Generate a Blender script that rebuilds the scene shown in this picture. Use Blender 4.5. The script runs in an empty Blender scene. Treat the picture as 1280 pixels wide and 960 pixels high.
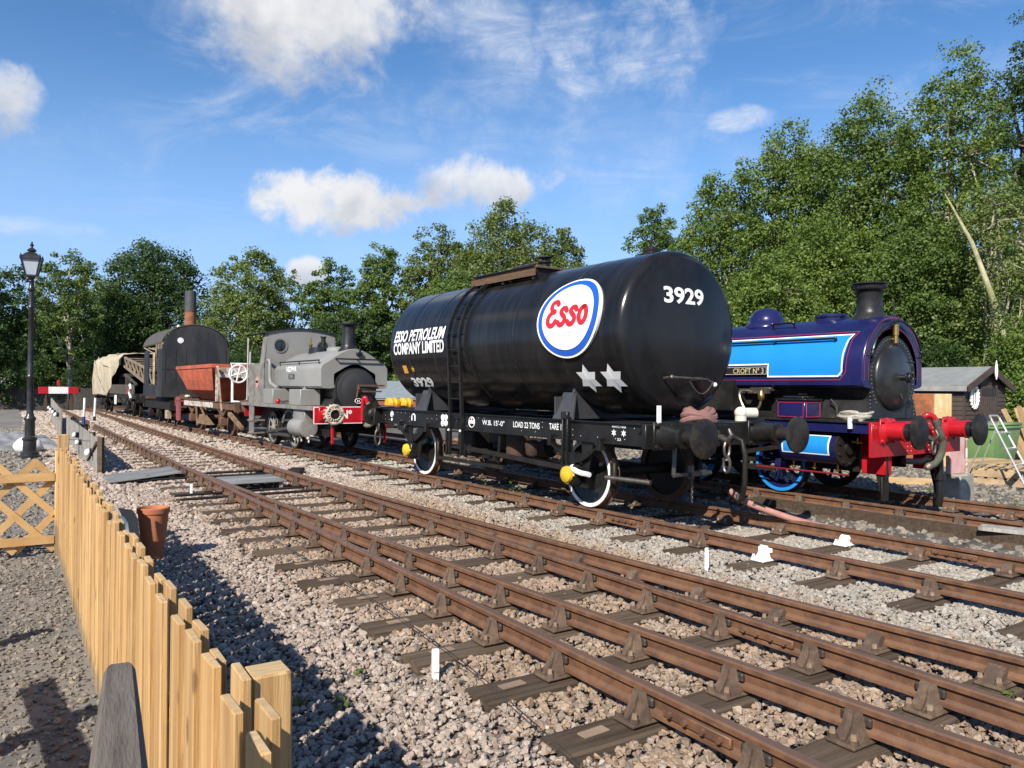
import bpy, bmesh, math, random
import numpy as np
from mathutils import Vector, Matrix, Euler, noise as mnoise
random.seed(7); rng = np.random.default_rng(7)
S = bpy.context.scene; COL = S.collection
PI = math.pi; R = math.radians
# ------------------------------------------------------------------ camera, sky, sun, exposure
TH, THA = 0.6091, 0.5743            # headings of the wagon track and of the near siding
V0, V1 = 7.7077, 11.44              # their distances from the camera, square to the wagon track
GA, GB = 2.955, 4.43                # the near siding's two rails
HALF = 0.745
CAM_H, PITCH, ROLL, FPX = 1.617, 0.005, 0.0085, 971.5
cd = bpy.data.cameras.new('camera'); cam = bpy.data.objects.new('camera', cd); COL.objects.link(cam)
cd.sensor_width = 36; cd.lens = 36 * FPX / 1280; cd.clip_start = 0.05; cd.clip_end = 2000
cp, sp, cr, sr = math.cos(PITCH), math.sin(PITCH), math.cos(ROLL), math.sin(ROLL)
F_ = Vector((0, cp, sp)); U_ = Vector((0, -sp, cp)); R_ = Vector((1, 0, 0))
R2 = cr * R_ + sr * U_; U2 = -sr * R_ + cr * U_
mw = Matrix((R2, U2, -F_)).transposed().to_4x4(); mw.translation = (0, 0, CAM_H); cam.matrix_world = mw
S.camera = cam
SUN_TO = Vector((-0.30, -0.737, 0.606)).normalized()
EL = math.asin(SUN_TO.z); AZ = math.atan2(SUN_TO.x, SUN_TO.y)
sd = bpy.data.lights.new('sun', 'SUN'); sd.energy = 4.8; sd.angle = R(0.53); sd.color = (1.0, 0.93, 0.82)
sun = bpy.data.objects.new('sun', sd); COL.objects.link(sun)
sun.rotation_euler = (-SUN_TO).to_track_quat('-Z', 'Y').to_euler()
vs = S.view_settings; vs.view_transform = 'Standard'; vs.look = 'None'; vs.exposure = 0.68; vs.gamma = 1
S.cycles.max_bounces = 6; S.cycles.diffuse_bounces = 3; S.cycles.glossy_bounces = 3
S.cycles.transmission_bounces = 4; S.cycles.transparent_max_bounces = 6
S.cycles.use_denoising = True

class NT:                                           # small node-tree writer
    def __init__(s, nt): s.t = nt; nt.nodes.clear()
    def n(s, typ, ins=None, **kw):
        nd = s.t.nodes.new(typ)
        for k, v in kw.items(): setattr(nd, k, v)
        for k, v in (ins or {}).items(): s.set(nd, k, v)
        return nd
    def set(s, nd, k, v):
        sock = nd.inputs[k]
        if isinstance(v, bpy.types.NodeSocket): s.t.links.new(v, sock)
        elif isinstance(v, bpy.types.Node): s.t.links.new(v.outputs[0], sock)
        else:
            if isinstance(v, (tuple, list)) and len(v) == 3 and sock.type == 'RGBA': v = (*v, 1)
            sock.default_value = v
    def m(s, op, a, b=None, c=None, clamp=False):
        nd = s.n('ShaderNodeMath', operation=op, use_clamp=clamp)
        for i, x in enumerate((a, b, c)):
            if x is not None: s.set(nd, i, x)
        return nd.outputs[0]
    def mix(s, f, a, b, bt='MIX'):
        nd = s.n('ShaderNodeMix', data_type='RGBA', blend_type=bt)
        s.set(nd, 0, f); s.set(nd, 6, a); s.set(nd, 7, b); return nd.outputs[2]
    def noise(s, vec, scale, det=5, rough=.55, dist=0.0):
        nd = s.n('ShaderNodeTexNoise', {'Scale': scale, 'Detail': det, 'Roughness': rough, 'Distortion': dist})
        if vec is not None: s.set(nd, 'Vector', vec)
        return nd.outputs[0]
    def ramp(s, f, stops, interp='LINEAR'):
        nd = s.n('ShaderNodeValToRGB'); cr_ = nd.color_ramp; cr_.interpolation = interp
        while len(cr_.elements) < len(stops): cr_.elements.new(0.5)
        for e, (p, c) in zip(cr_.elements, stops):
            e.position = p; e.color = (*c, 1) if len(c) == 3 else c
        s.set(nd, 0, f); return nd.outputs[0]
    def sstep(s, x, a, b):
        nd = s.n('ShaderNodeMapRange', interpolation_type='SMOOTHSTEP'); s.set(nd, 0, x)
        nd.inputs[1].default_value = a; nd.inputs[2].default_value = b; return nd.outputs[0]

# world: Nishita sky with cumulus and thin cirrus
W = bpy.data.worlds.new('World'); S.world = W; W.use_nodes = True; w = NT(W.node_tree)
sky = w.n('ShaderNodeTexSky', sky_type='NISHITA', sun_disc=False)
sky.sun_elevation = EL; sky.sun_rotation = AZ % (2 * PI); sky.air_density = 1.0; sky.dust_density = 0.15; sky.ozone_density = 3.0
tc = w.n('ShaderNodeTexCoord'); D = tc.outputs['Generated']
sx = w.n('ShaderNodeSeparateXYZ', {0: D}); dx, dy, dz = sx.outputs
azn = w.m('MULTIPLY', w.m('ARCTAN2', dx, dy), 57.2958); eln = w.m('MULTIPLY', w.m('ARCSINE', dz), 57.2958)
n1 = w.noise(D, 7.0, 9, .62, .25); n2 = w.noise(D, 22.0, 8, .6, .3)
nz = w.m('SUBTRACT', w.m('ADD', w.m('MULTIPLY', n1, 1.25), w.m('MULTIPLY', n2, .75)), 1.0)
def blob(a0, e0, wa, we, amp, soft):
    a = w.m('DIVIDE', w.m('SUBTRACT', azn, a0), wa); e = w.m('DIVIDE', w.m('SUBTRACT', eln, e0), we)
    r = w.m('SUBTRACT', 1.0, w.m('ADD', w.m('MULTIPLY', a, a), w.m('MULTIPLY', e, e)))
    return w.sstep(w.m('ADD', r, w.m('MULTIPLY', nz, amp)), 0.0, soft), e
def px(x, y): return math.degrees(math.atan2((x - 640) / FPX, 1)), math.degrees(math.atan2((490 - y) / FPX, math.hypot(1, (x - 640) / FPX)))
cum = []
for (x, y, hw, hh, amp, soft, op) in [(388, 15, 165, 108, 1.9, .95, 1.0), (402, 260, 132, 48, 2.9, .85, 1), (614, 236, 100, 42, 2.8, .95, .90), (380, 348, 30, 21, 2.2, .9, .92),
        (-8, 132, 55, 46, 3.0, 1.3, .85)]:
    a0, e0 = px(x, y); f = 57.3 / FPX
    cum.append((*blob(a0, e0, hw * f * math.cos(R(a0)) ** 2 * 1.02, hh * f * .93, amp, soft), op))
for (a0, e0, wa, we) in [(-62, 24, 11, 5), (68, 33, 12, 6), (118, 20, 9, 4), (170, 30, 12, 6), (-140, 26, 9, 5), (-100, 40, 12, 7)]:
    cum.append((*blob(a0, e0, wa, we, 2.0, .6), .95))
mpc = w.n('ShaderNodeMapping', {0: D, 'Rotation': (0, R(18), R(35)), 'Scale': (2.2, 6.0, 9.0)})
ci = w.noise(mpc, 1.7, 9, .66, .7); ci2 = w.noise(D, 2.1, 4, .5)
cirrus = w.m('MULTIPLY', w.sstep(ci, .46, .80), w.sstep(ci2, .42, .68))
wi = blob(*px(770, 62), 8.0, 4.6, 3.0, 1.3)[0]; wi2 = blob(*px(650, 165), 17, 8.5, 2.4, 2.0)[0]; wi3 = blob(*px(925, 150), 2.6, 1.0, 2.2, .9)[0]; wi4 = blob(*px(20, 292), 5, 0.9, 2.0, 1.2)[0]; wi5 = blob(*px(600, 20), 6, 4, 2.6, 1.5)[0]
ci3 = w.sstep(w.noise(mpc, 3.4, 10, .7, 1.2), .35, .7)
wisp = w.m('MULTIPLY', w.m('MAXIMUM', w.m('MAXIMUM', wi, w.m('MULTIPLY', wi5, .8)), w.m('MAXIMUM', w.m('MULTIPLY', wi2, .70), w.m('MAXIMUM', wi3, w.m('MULTIPLY', wi4, .6)))), w.m('ADD', .35, w.m('MULTIPLY', ci3, .65)))
thin = w.m('MAXIMUM', w.m('MULTIPLY', cirrus, .48), w.m('MULTIPLY', wisp, .74))
SKYK = 0.083
skyc = w.n('ShaderNodeHueSaturation', {'Hue': .5, 'Saturation': 1.25, 'Value': 1.0, 'Color': sky.outputs[0]}).outputs[0]
skyc = w.mix(1.0, skyc, (1.36, 1.17, 1.17), 'MULTIPLY')
skyc = w.mix(w.m('MULTIPLY', w.sstep(eln, 24.0, -2.0), .85), skyc, (2.9, 4.8, 8.6))
col = w.mix(thin, skyc, (6.6, 6.9, 7.5))
lum = w.noise(D, 13.0, 6, .55, .2)
for mk, e, op in cum:
    up = w.m('ADD', w.m('MULTIPLY', e, .55), w.m('MULTIPLY', w.m('SUBTRACT', lum, .5), 2.6))
    cc = w.mix(w.sstep(up, -.75, .45), (4.2, 4.45, 5.0), (6.7, 6.75, 6.9))
    col = w.mix(w.m('MULTIPLY', mk, op), col, cc)
bg = w.n('ShaderNodeBackground', {0: col, 1: SKYK}); wo = w.n('ShaderNodeOutputWorld', {0: bg})

# ------------------------------------------------------------------ materials
MATS = {}
def pm(name, c, c2=None, rough=.6, metal=0.0, vs=3.0, bump=0.0, bs=30.0, dirt=None, damt=.5, ds=2.0, rnd=.0, stretch=None, spec=.5, edge=(.42, .62), coat=0.0, rrange=.0):
    """base colour c varied to c2 by noise, dirt colour patches, bump, per-object variation rnd"""
    if name in MATS: return MATS[name]
    M_ = bpy.data.materials.new(name); M_.use_nodes = True; t = NT(M_.node_tree)
    tc = t.n('ShaderNodeTexCoord'); oi = t.n('ShaderNodeObjectInfo')
    off = t.n('ShaderNodeVectorMath', {0: (37.1, 17.3, 51.7)}, operation='SCALE'); t.set(off, 3, oi.outputs['Random'])
    vec = t.n('ShaderNodeVectorMath', {0: tc.outputs['Object'], 1: off.outputs[0]}, operation='ADD').outputs[0]
    if stretch: vec = t.n('ShaderNodeMapping', {0: vec, 'Scale': stretch}).outputs[0]
    c2 = c2 or tuple(x * .72 for x in c)
    nn = t.noise(vec, vs, 6, .6)
    colr = t.mix(t.sstep(nn, .3, .7), c, c2)
    if dirt:
        dn = t.noise(vec, ds, 7, .65)
        colr = t.mix(t.m('MULTIPLY', t.sstep(dn, *edge), damt), colr, dirt)
    if rnd:
        k = t.m('ADD', 1 - rnd, t.m('MULTIPLY', oi.outputs['Random'], 2 * rnd))
        hs = t.n('ShaderNodeHueSaturation', {'Value': k, 'Color': colr}); colr = hs.outputs[0]
    b = t.n('ShaderNodeBsdfPrincipled', {'Base Color': colr, 'Roughness': rough, 'Metallic': metal, 'Specular IOR Level': spec, 'Coat Weight': coat})
    if rrange: t.set(b, 'Roughness', t.m('ADD', rough - rrange, t.m('MULTIPLY', t.noise(vec, vs * 2.3, 5), 2 * rrange)))
    if bump:
        bp = t.n('ShaderNodeBump', {'Strength': min(1, bump), 'Distance': .01, 'Height': t.noise(vec, bs, 5, .6)})
        t.set(b, 'Normal', bp.outputs[0])
    t.n('ShaderNodeOutputMaterial', {0: b}); MATS[name] = M_
    return M_

# ------------------------------------------------------------------ mesh writer and object helpers
class MB:
    def __init__(s): s.v = []; s.f = []; s.mi = []; s.cur = 0
    def add(s, vs_, fs, mat=None):
        o = len(s.v)
        s.v += [tuple(mat @ Vector(p)) for p in vs_] if mat is not None else [tuple(p) for p in vs_]
        s.f += [tuple(i + o for i in f) for f in fs]; s.mi += [s.cur] * len(fs); return s
    def box(s, x0, x1, y0, y1, z0, z1, mat=None, b=0.0):
        x0, x1 = min(x0, x1), max(x0, x1); y0, y1 = min(y0, y1), max(y0, y1); z0, z1 = min(z0, z1), max(z0, z1)
        b = min(b, (x1 - x0) * .45, (y1 - y0) * .45, (z1 - z0) * .45)
        if b <= 0:
            vs_ = [(x, y, z) for x in (x0, x1) for y in (y0, y1) for z in (z0, z1)]
            return s.add(vs_, [(0, 1, 3, 2), (4, 6, 7, 5), (0, 4, 5, 1), (2, 3, 7, 6), (0, 2, 6, 4), (1, 5, 7, 3)], mat)
        vs_ = []; ix = {}                                # chamfered box
        for i, (x, sx_) in enumerate(((x0, 1), (x1, -1))):
            for j, (y, sy_) in enumerate(((y0, 1), (y1, -1))):
                for k, (z, sz_) in enumerate(((z0, 1), (z1, -1))):
                    for a in range(3):
                        p = [x + sx_ * b, y + sy_ * b, z + sz_ * b]; p[a] = (x, y, z)[a]
                        ix[i, j, k, a] = len(vs_); vs_.append(tuple(p))
        fs = []
        for i in (0, 1):
            q = [ix[i, j, k, 0] for j, k in ((0, 0), (0, 1), (1, 1), (1, 0))]; fs.append(q if i == 0 else q[::-1])
            q = [ix[j, i, k, 1] for j, k in ((0, 0), (1, 0), (1, 1), (0, 1))]; fs.append(q if i == 0 else q[::-1])
            q = [ix[j, k, i, 2] for j, k in ((0, 0), (0, 1), (1, 1), (1, 0))]; fs.append(q if i == 0 else q[::-1])
        for i in (0, 1):
            for j in (0, 1):
                for (a, b1, c, fn) in ((0, 1, 2, lambda k: (i, j, k)), (1, 2, 0, lambda k: (k, i, j)), (2, 0, 1, lambda k: (j, k, i))):
                    l, h = fn(0), fn(1)
                    axs = {0: (0, 1), 1: (1, 2), 2: (2, 0)}[a]
                    fs.append([ix[(*l, axs[0])], ix[(*h, axs[0])], ix[(*h, axs[1])], ix[(*l, axs[1])]])
        for i in (0, 1):
            for j in (0, 1):
                for k in (0, 1): fs.append([ix[i, j, k, 0], ix[i, j, k, 1], ix[i, j, k, 2]])
        return s.add(vs_, fs, mat)
    def ring(s, c, u, v, r, n, ph=0.0): return [c + u * (r * math.cos(2 * PI * i / n + ph)) + v * (r * math.sin(2 * PI * i / n + ph)) for i in range(n)]
    @staticmethod
    def frame(d):
        d = Vector(d).normalized(); a = Vector((0, 0, 1)) if abs(d.z) < .95 else Vector((1, 0, 0))
        u = d.cross(a).normalized(); return u, d.cross(u).normalized()
    def cyl(s, p0, p1, r0, r1=None, n=14, cap=True, ph=0.0, mat=None):
        p0, p1 = Vector(p0), Vector(p1); r1 = r0 if r1 is None else r1; u, v = s.frame(p1 - p0)
        a = s.ring(p0, u, v, r0, n, ph) + s.ring(p1, u, v, r1, n, ph)
        fs = [(i, (i + 1) % n, n + (i + 1) % n, n + i) for i in range(n)]
        if cap: fs += [tuple(range(n))[::-1], tuple(range(n, 2 * n))]
        return s.add(a, fs, mat)
    def tube(s, pts, r, n=8, closed=False, cap=True, mat=None):
        pts = [Vector(p) for p in pts]; rs = r if isinstance(r, (list, tuple)) else [r] * len(pts); vs_ = []; u = None; N = len(pts)
        for i, p in enumerate(pts):
            d = (pts[(i + 1) % N] - pts[i - 1]) if closed else (pts[min(i + 1, N - 1)] - pts[max(i - 1, 0)])
            d = d.normalized()
            if u is None: u, v = s.frame(d)
            else:
                u = (u - d * u.dot(d))
                u = u.normalized() if u.length > 1e-6 else s.frame(d)[0]
            v = d.cross(u); vs_ += s.ring(p, u, v, rs[i], n)
        fs = []
        for i in range(N if closed else N - 1):
            j = (i + 1) % N
            fs += [(i * n + k, i * n + (k + 1) % n, j * n + (k + 1) % n, j * n + k) for k in range(n)]
        if cap and not closed: fs += [tuple(range(n))[::-1], tuple(range((N - 1) * n, N * n))]
        return s.add(vs_, fs, mat)
    def lathe(s, prof, c=(0, 0, 0), axis=(0, 0, 1), n=24, cap=True, ph=0.0, mat=None):   # prof: (radius, distance along axis)
        c = Vector(c); ax = Vector(axis).normalized(); u, v = s.frame(ax); vs_ = []
        for r, h in prof: vs_ += s.ring(c + ax * h, u, v, max(r, 1e-4), n, ph)
        fs = []
        for i in range(len(prof) - 1): fs += [(i * n + k, i * n + (k + 1) % n, (i + 1) * n + (k + 1) % n, (i + 1) * n + k) for k in range(n)]
        if cap: fs += [tuple(range(n))[::-1], tuple(range((len(prof) - 1) * n, len(prof) * n))]
        return s.add(vs_, fs, mat)
    def prism(s, poly, a0, a1, ax='x', mat=None):      # 2-D outline extruded along an axis; poly in the other two axes (in order)
        n = len(poly); vs_ = []
        for a in (a0, a1):
            for p in poly: vs_.append({'x': (a, p[0], p[1]), 'y': (p[0], a, p[1]), 'z': (p[0], p[1], a)}[ax])
        fs = [tuple(range(n))[::-1], tuple(range(n, 2 * n))] + [(i, (i + 1) % n, n + (i + 1) % n, n + i) for i in range(n)]
        return s.add(vs_, fs, mat)
    def strip(s, rows, closed=False, mat=None):        # grid of points: list of rows
        n = len(rows[0]); vs_ = [p for r in rows for p in r]; fs = []
        for i in range(len(rows) - 1):
            for k in range(n if closed else n - 1): fs.append((i * n + k, i * n + (k + 1) % n, (i + 1) * n + (k + 1) % n, (i + 1) * n + k))
        return s.add(vs_, fs, mat)
    def sphere(s, c, r, n=14, m=8, sc=(1, 1, 1), mat=None):
        prof = [(math.sin(PI * i / m), -math.cos(PI * i / m)) for i in range(m + 1)]; c = Vector(c); vs_ = []
        for rr, h in prof: vs_ += [(c.x + r * sc[0] * max(rr, 1e-3) * math.cos(2 * PI * k / n), c.y + r * sc[1] * max(rr, 1e-3) * math.sin(2 * PI * k / n), c.z + r * sc[2] * h) for k in range(n)]
        fs = []
        for i in range(m): fs += [(i * n + k, i * n + (k + 1) % n, (i + 1) * n + (k + 1) % n, (i + 1) * n + k) for k in range(n)]
        return s.add(vs_, fs, mat)
    def mesh(s, name, mats, smooth=40, bevel=0):
        me = bpy.data.meshes.new(name); me.from_pydata(s.v, [], s.f)
        for m_ in (mats if isinstance(mats, (list, tuple)) else [mats]): me.materials.append(m_)
        if max(s.mi, default=0): me.polygons.foreach_set('material_index', s.mi)
        bm = bmesh.new(); bm.from_mesh(me); bmesh.ops.recalc_face_normals(bm, faces=bm.faces)
        if bevel:
            ed = [e for e in bm.edges if len(e.link_faces) == 2 and e.calc_face_angle(0) > R(35)]
            bmesh.ops.bevel(bm, geom=ed, offset=bevel, segments=2, profile=.6, affect='EDGES', clamp_overlap=True)
        bm.to_mesh(me); bm.free()
        if smooth:
            me.polygons.foreach_set('use_smooth', [True] * len(me.polygons)); me.set_sharp_from_angle(angle=R(smooth))
        me.update(); return me
    def build(s, name, mats, parent=None, smooth=40, bevel=0, **kw):
        return link(name, s.mesh(name, mats, smooth, bevel), parent, **kw)
def link(name, data, parent=None, label=None, cat=None, group=None, kind=None, loc=None, rz=None, rot=None):
    o = bpy.data.objects.new(name, data); COL.objects.link(o)
    if parent is not None: o.parent = parent
    if loc is not None: o.location = loc
    if rz is not None: o.rotation_euler = (0, 0, rz)
    if rot is not None: o.rotation_euler = rot
    for k, v in (('label', label), ('category', cat), ('group', group), ('kind', kind)):
        if v: o[k] = v
    return o
def thing(name, label, cat, loc=(0, 0, 0), rz=0, group=None): return link(name, None, None, label, cat, group, None, loc, rz)
def copy_tree(o, parent=None):
    c = o.copy(); COL.objects.link(c)
    if parent is not None: c.parent = parent
    for ch in list(o.children): copy_tree(ch, c)
    return c
def at(v, s, z=0.0, th=TH): return (v * math.cos(th) - s * math.sin(th), v * math.sin(th) + s * math.cos(th), z)
def arc(c, r, a0, a1, n): return [(c[0] + r * math.cos(a0 + (a1 - a0) * i / n), c[1] + r * math.sin(a0 + (a1 - a0) * i / n)) for i in range(n + 1)]
# text and stroke lettering as flat meshes: returns (verts 2-D, faces)
def text2d(body, h, shear=0.0, narrow=1.0, bold=0.0, align='LEFT'):
    cu = bpy.data.curves.new('t', 'FONT'); cu.body = body; cu.align_x = align; cu.size = 1; cu.shear = shear; cu.offset = bold; cu.fill_mode = 'FRONT'; cu.resolution_u = 4
    o = bpy.data.objects.new('t', cu); me = o.to_mesh(); k = h / .70
    vs_ = [(v.co.x * k * narrow, v.co.y * k) for v in me.vertices]; fs = [tuple(p.vertices) for p in me.polygons]
    o.to_mesh_clear(); bpy.data.objects.remove(o); bpy.data.curves.remove(cu); return vs_, fs
def stroke2d(pts, wd):                                 # thick flat stroke with round ends
    pts = [Vector(p) for p in pts]; L, Rr = [], []
    for i, p in enumerate(pts):
        d = (pts[min(i + 1, len(pts) - 1)] - pts[max(i - 1, 0)]).normalized(); n = Vector((-d.y, d.x)) * wd / 2
        L.append(p + n); Rr.append(p - n)
    vs_ = [tuple(p) for p in L + Rr]; n = len(pts); fs = [(i, n + i, n + i + 1, i + 1) for i in range(n - 1)]
    for c in (pts[0], pts[-1]):
        o = len(vs_); vs_ += [(c.x + wd / 2 * math.cos(2 * PI * k / 12), c.y + wd / 2 * math.sin(2 * PI * k / 12)) for k in range(12)]; fs.append(tuple(range(o, o + 12)))
    return vs_, fs
# ------------------------------------------------------------------ ground sheets
m_ground = pm('earth', (.085, .075, .06), (.15, .13, .10), .95, vs=.5, bump=.6, bs=9, dirt=(.06, .085, .03), damt=.7, ds=.35)
m_path = pm('path_grit', (.105, .098, .09), (.16, .15, .14), .95, vs=1.2, bump=.9, bs=60, dirt=(.23, .20, .16), damt=.5, ds=.8)
m_bedp = pm('ballast_fines', (.10, .082, .072), (.16, .135, .12), .95, vs=3, bump=.9, bs=45)
m_ash = pm('ash', (.05, .046, .043), (.10, .09, .08), .95, vs=2.2, bump=.9, bs=40, dirt=(.16, .15, .13), damt=.5, ds=1.4)
def sheet(name, pts, z, m, sub=0):
    me = bpy.data.meshes.new(name); me.from_pydata([(x, y, z) for x, y in pts], [], [tuple(range(len(pts)))]); me.materials.append(m)
    return link(name, me, kind='structure')
sheet('ground', [(-500, -60), (500, -60), (500, 700), (-500, 700)], -.310, m_ground)
def vquad(v0, v1, s0, s1, th): return [at(v0, s0, 0, th)[:2], at(v1, s0, 0, th)[:2], at(v1, s1, 0, th)[:2], at(v0, s1, 0, th)[:2]]
sheet('path', vquad(-14, .62, -6, 72, THA), -.225, m_path)
sheet('trackbed', vquad(.62, 9.3, -9, 75, THA), -.268, m_bedp)
sheet('yard', vquad(9.05, 26, -12, 60, TH), -.236, m_ash)

# ------------------------------------------------------------------ tracks
m_rail = pm('rusty_rail', (.150, .068, .035), (.095, .047, .028), .72, .25, vs=5, bump=.25, bs=90, dirt=(.20, .10, .05), damt=.75, ds=7, rrange=.12)
def polish(M_):                                      # running surface rubbed smoother and browner than the sides
    nt = M_.node_tree; b = [n for n in nt.nodes if n.type == 'BSDF_PRINCIPLED'][0]; t = NT.__new__(NT); t.t = nt
    g = t.n('ShaderNodeNewGeometry'); z = t.n('ShaderNodeSeparateXYZ', {0: g.outputs['True Normal']}).outputs[2]; f = t.sstep(z, .6, .9)
    src = b.inputs['Base Color'].links[0].from_socket; t.set(b, 'Base Color', t.mix(t.m('MULTIPLY', f, .75), src, (.165, .105, .072)))
    rs = b.inputs['Roughness'].links[0].from_socket; t.set(b, 'Roughness', t.m('SUBTRACT', rs, t.m('MULTIPLY', f, .30)))
polish(m_rail)
m_chair = pm('rusty_cast_iron', (.098, .062, .042), (.065, .043, .031), .85, .1, vs=9, bump=.5, bs=60, dirt=(.17, .115, .075), damt=.5, ds=13, rnd=.18)
m_sleeper = pm('creosoted_timber', (.058, .040, .027), (.105, .074, .050), .92, spec=.2, vs=3.2, bump=.8, bs=26, dirt=(.15, .115, .085), damt=.45, ds=4, rnd=.25, stretch=(1, 7, 7))
m_tag = pm('pale_wood_tag', (.27, .19, .13), (.2, .14, .1), .9)
m_white = pm('white_paint', (.80, .80, .78), (.70, .70, .67), .6, vs=9, dirt=(.45, .42, .38), damt=.35, ds=14)
m_key = pm('dark_steel', (.045, .038, .034), (.08, .06, .05), .6, .5, vs=20)
HP = [(-.026, 0), (-.036, -.009), (-.036, -.034), (-.010, -.051), (-.010, -.100), (-.030, -.117), (-.034, -.128), (-.034, -.145)]
PROF = HP + [(-x, z) for x, z in HP[::-1]]
def rail_mesh(fn, ss, th, dz=0.0, ws=None):
    m = MB(); rows = []
    for i, s_ in enumerate(ss):
        k = 1 if ws is None else ws[i]; v = fn(s_); rows.append([at(v + x * k, s_, z + dz, th) for x, z in PROF])
    m.strip(rows, closed=True); n = len(PROF)
    m.f += [tuple(range(n)), tuple(range((len(rows) - 1) * n, len(rows) * n))[::-1]]; m.mi += [0, 0]
    return m
def chair_mesh(name, mats):
    m = MB()
    m.box(-.175, .175, -.085, .085, -.190, -.160, b=.012)
    jp = [(-.128, -.161, .078), (-.104, -.144, .066), (-.086, -.108, .051), (-.075, -.066, .044), (-.067, -.030, .041), (-.045, -.025, .045), (-.040, -.160, .078)]
    m.strip([[(x, -h, z) for x, z, h in jp], [(x, h, z) for x, z, h in jp]], closed=True); n0 = len(m.v) - 14; m.f += [tuple(range(n0, n0 + 7)), tuple(range(n0 + 7, n0 + 14))[::-1]]; m.mi += [0, 0]
    m.prism([(-.150, -.157), (-.100, -.098), (-.078, -.034), (-.066, -.034), (-.066, -.157)], -.014, .014, 'y')
    m.prism([(.16, -.160), (.11, -.148), (.065, -.085), (.036, -.070), (.012, -.098), (.034, -.160)], -.052, .052, 'y')
    m.box(-.1, .1, -.075, .075, -.162, -.147, b=.01)
    for x, y in ((-.145, .058), (-.138, -.058), (.14, -.055), (.14, .055)):
        m.cyl((x, y, -.165), (x, y, -.142), .026, .024, 8); m.cur = 2; m.cyl((x, y, -.142), (x, y, -.116), .017, .015, 6); m.cur = 0
    m.cur = 1; m.box(-.043, -.013, -.088, .088, -.100, -.048, b=.01)
    return m.mesh(name, mats, 35, .0)
ME_CH = chair_mesh('rail_chair', [m_chair, m_key, pm('bolt_tan', (.27, .20, .14), (.18, .12, .08), .8, vs=12)]); ME_CHW = chair_mesh('painted_rail_chair', [m_white, m_white, m_white])
def sleeper_mesh(L, seed):
    m = MB(); r_ = random.Random(seed); n = 8; rows = []
    for i in range(n + 1):
        x = -L / 2 + L * i / n; w_ = .134 + r_.uniform(-.007, .007); zt = -.190 + r_.uniform(-.006, 0)
        rows.append([(x, -w_, -.32), (x, -w_, zt - .012), (x, -w_ + .014, zt), (x, -.03, zt + r_.uniform(-.004, .001)), (x, .03, zt + r_.uniform(-.004, .001)), (x, w_ - .014, zt), (x, w_, zt - .012), (x, w_, -.32)])
    m.strip(rows, closed=True); m.f += [tuple(range(8)), tuple(range(n * 8, n * 8 + 8))[::-1]]; m.mi += [0, 0]
    return m.mesh('sleeper', m_sleeper, 30)
ME_SL = [sleeper_mesh(1.0, k) for k in range(4)]
SLEEPERS = []                                         # footprints kept clear of stones
def put_sleeper(tr, v0, v1, s_, th, k):
    o = link('sleeper', ME_SL[k % 4], tr, loc=at((v0 + v1) / 2, s_, random.uniform(-.004, 0), th), rz=th + random.uniform(-.012, .012)); o.scale = (v1 - v0, 1, 1)
    SLEEPERS.append((th, v0, v1, s_)); return o
def put_chair(tr, v, s_, th, flip, dz=0.0, me=None, nm='rail_chair'):
    return link(nm, me or ME_CH, tr, loc=at(v, s_, dz, th), rz=th + (PI if flip else 0))
def joint(tr, v, s_, th, side):                       # fishplate with four bolts
    m = MB(); x = .024 * side
    m.box(min(x, x + .022 * side), max(x, x + .022 * side), -.23, .23, -.108, -.052, b=.006)
    for y in (-.17, -.06, .06, .17): m.cyl((x + .02 * side, y, -.08), (x + .045 * side, y, -.08), .018, .016, 8)
    m.build('fishplate', m_rail, tr, loc=at(v, s_, 0, th), rz=th)

near = thing('siding_turnout_track', 'rusty near siding whose four rails spread into a turnout on dark timber sleepers', 'railway track')
def off(s_): x = max(0, 16.8 - s_); return .0283 * x + .00177 * x * x
ss = [-6 + i * .5 for i in range(137)]
for v in (GA, GB): rail_mesh(lambda s_: v, [-6, 0, 6, 12, 24, 40, 62], THA).build('rail', m_rail, near, 30)
sb_ = [-4.6 + i * .4 for i in range(48)] + [14.6, 15.2, 15.8, 16.4]
wsb = [1.0 if off(s_) > .085 else max(.12, off(s_) / .085) for s_ in sb_]
for v in (GA, GB):
    rail_mesh(lambda s_: v + off(s_) + (.036 * (1 - min(1, off(s_) / .085))), sb_, THA, -.005, wsb).build('rail', m_rail, near, 30)
k = 0; s_ = 3.18 - .77 * 7
while s_ < 61:
    turn = s_ < 16.8; o_ = off(s_)
    v0 = GA - (.66 + random.uniform(-.05, .06) if turn else .55); v1 = GB + (o_ + .62 if turn else .55)
    slp = put_sleeper(near, v0, v1, s_, THA, k)
    if turn and -1 < s_ < 8.5: MB().box(-.095, .075, -.033, .033, -.004, .003).build('sleeper_tag', m_tag, near, loc=at(v0 + .27, s_ + .02, -.1885, THA), rz=THA + .05)
    put_chair(near, GA, s_, THA, False); put_chair(near, GB, s_, THA, True if not turn else False, -.002)
    if turn and o_ > .16:
        put_chair(near, GA + o_, s_, THA, False, -.004); put_chair(near, GB + o_, s_, THA, True, -.006)
    k += 1; s_ += .77
joint(near, GA, 2.78, THA, -1); joint(near, GA, 2.78, THA, 1); joint(near, GB, 3.55, THA, -1); joint(near, GB + off(9.2), 9.2, THA, -1)

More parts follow.
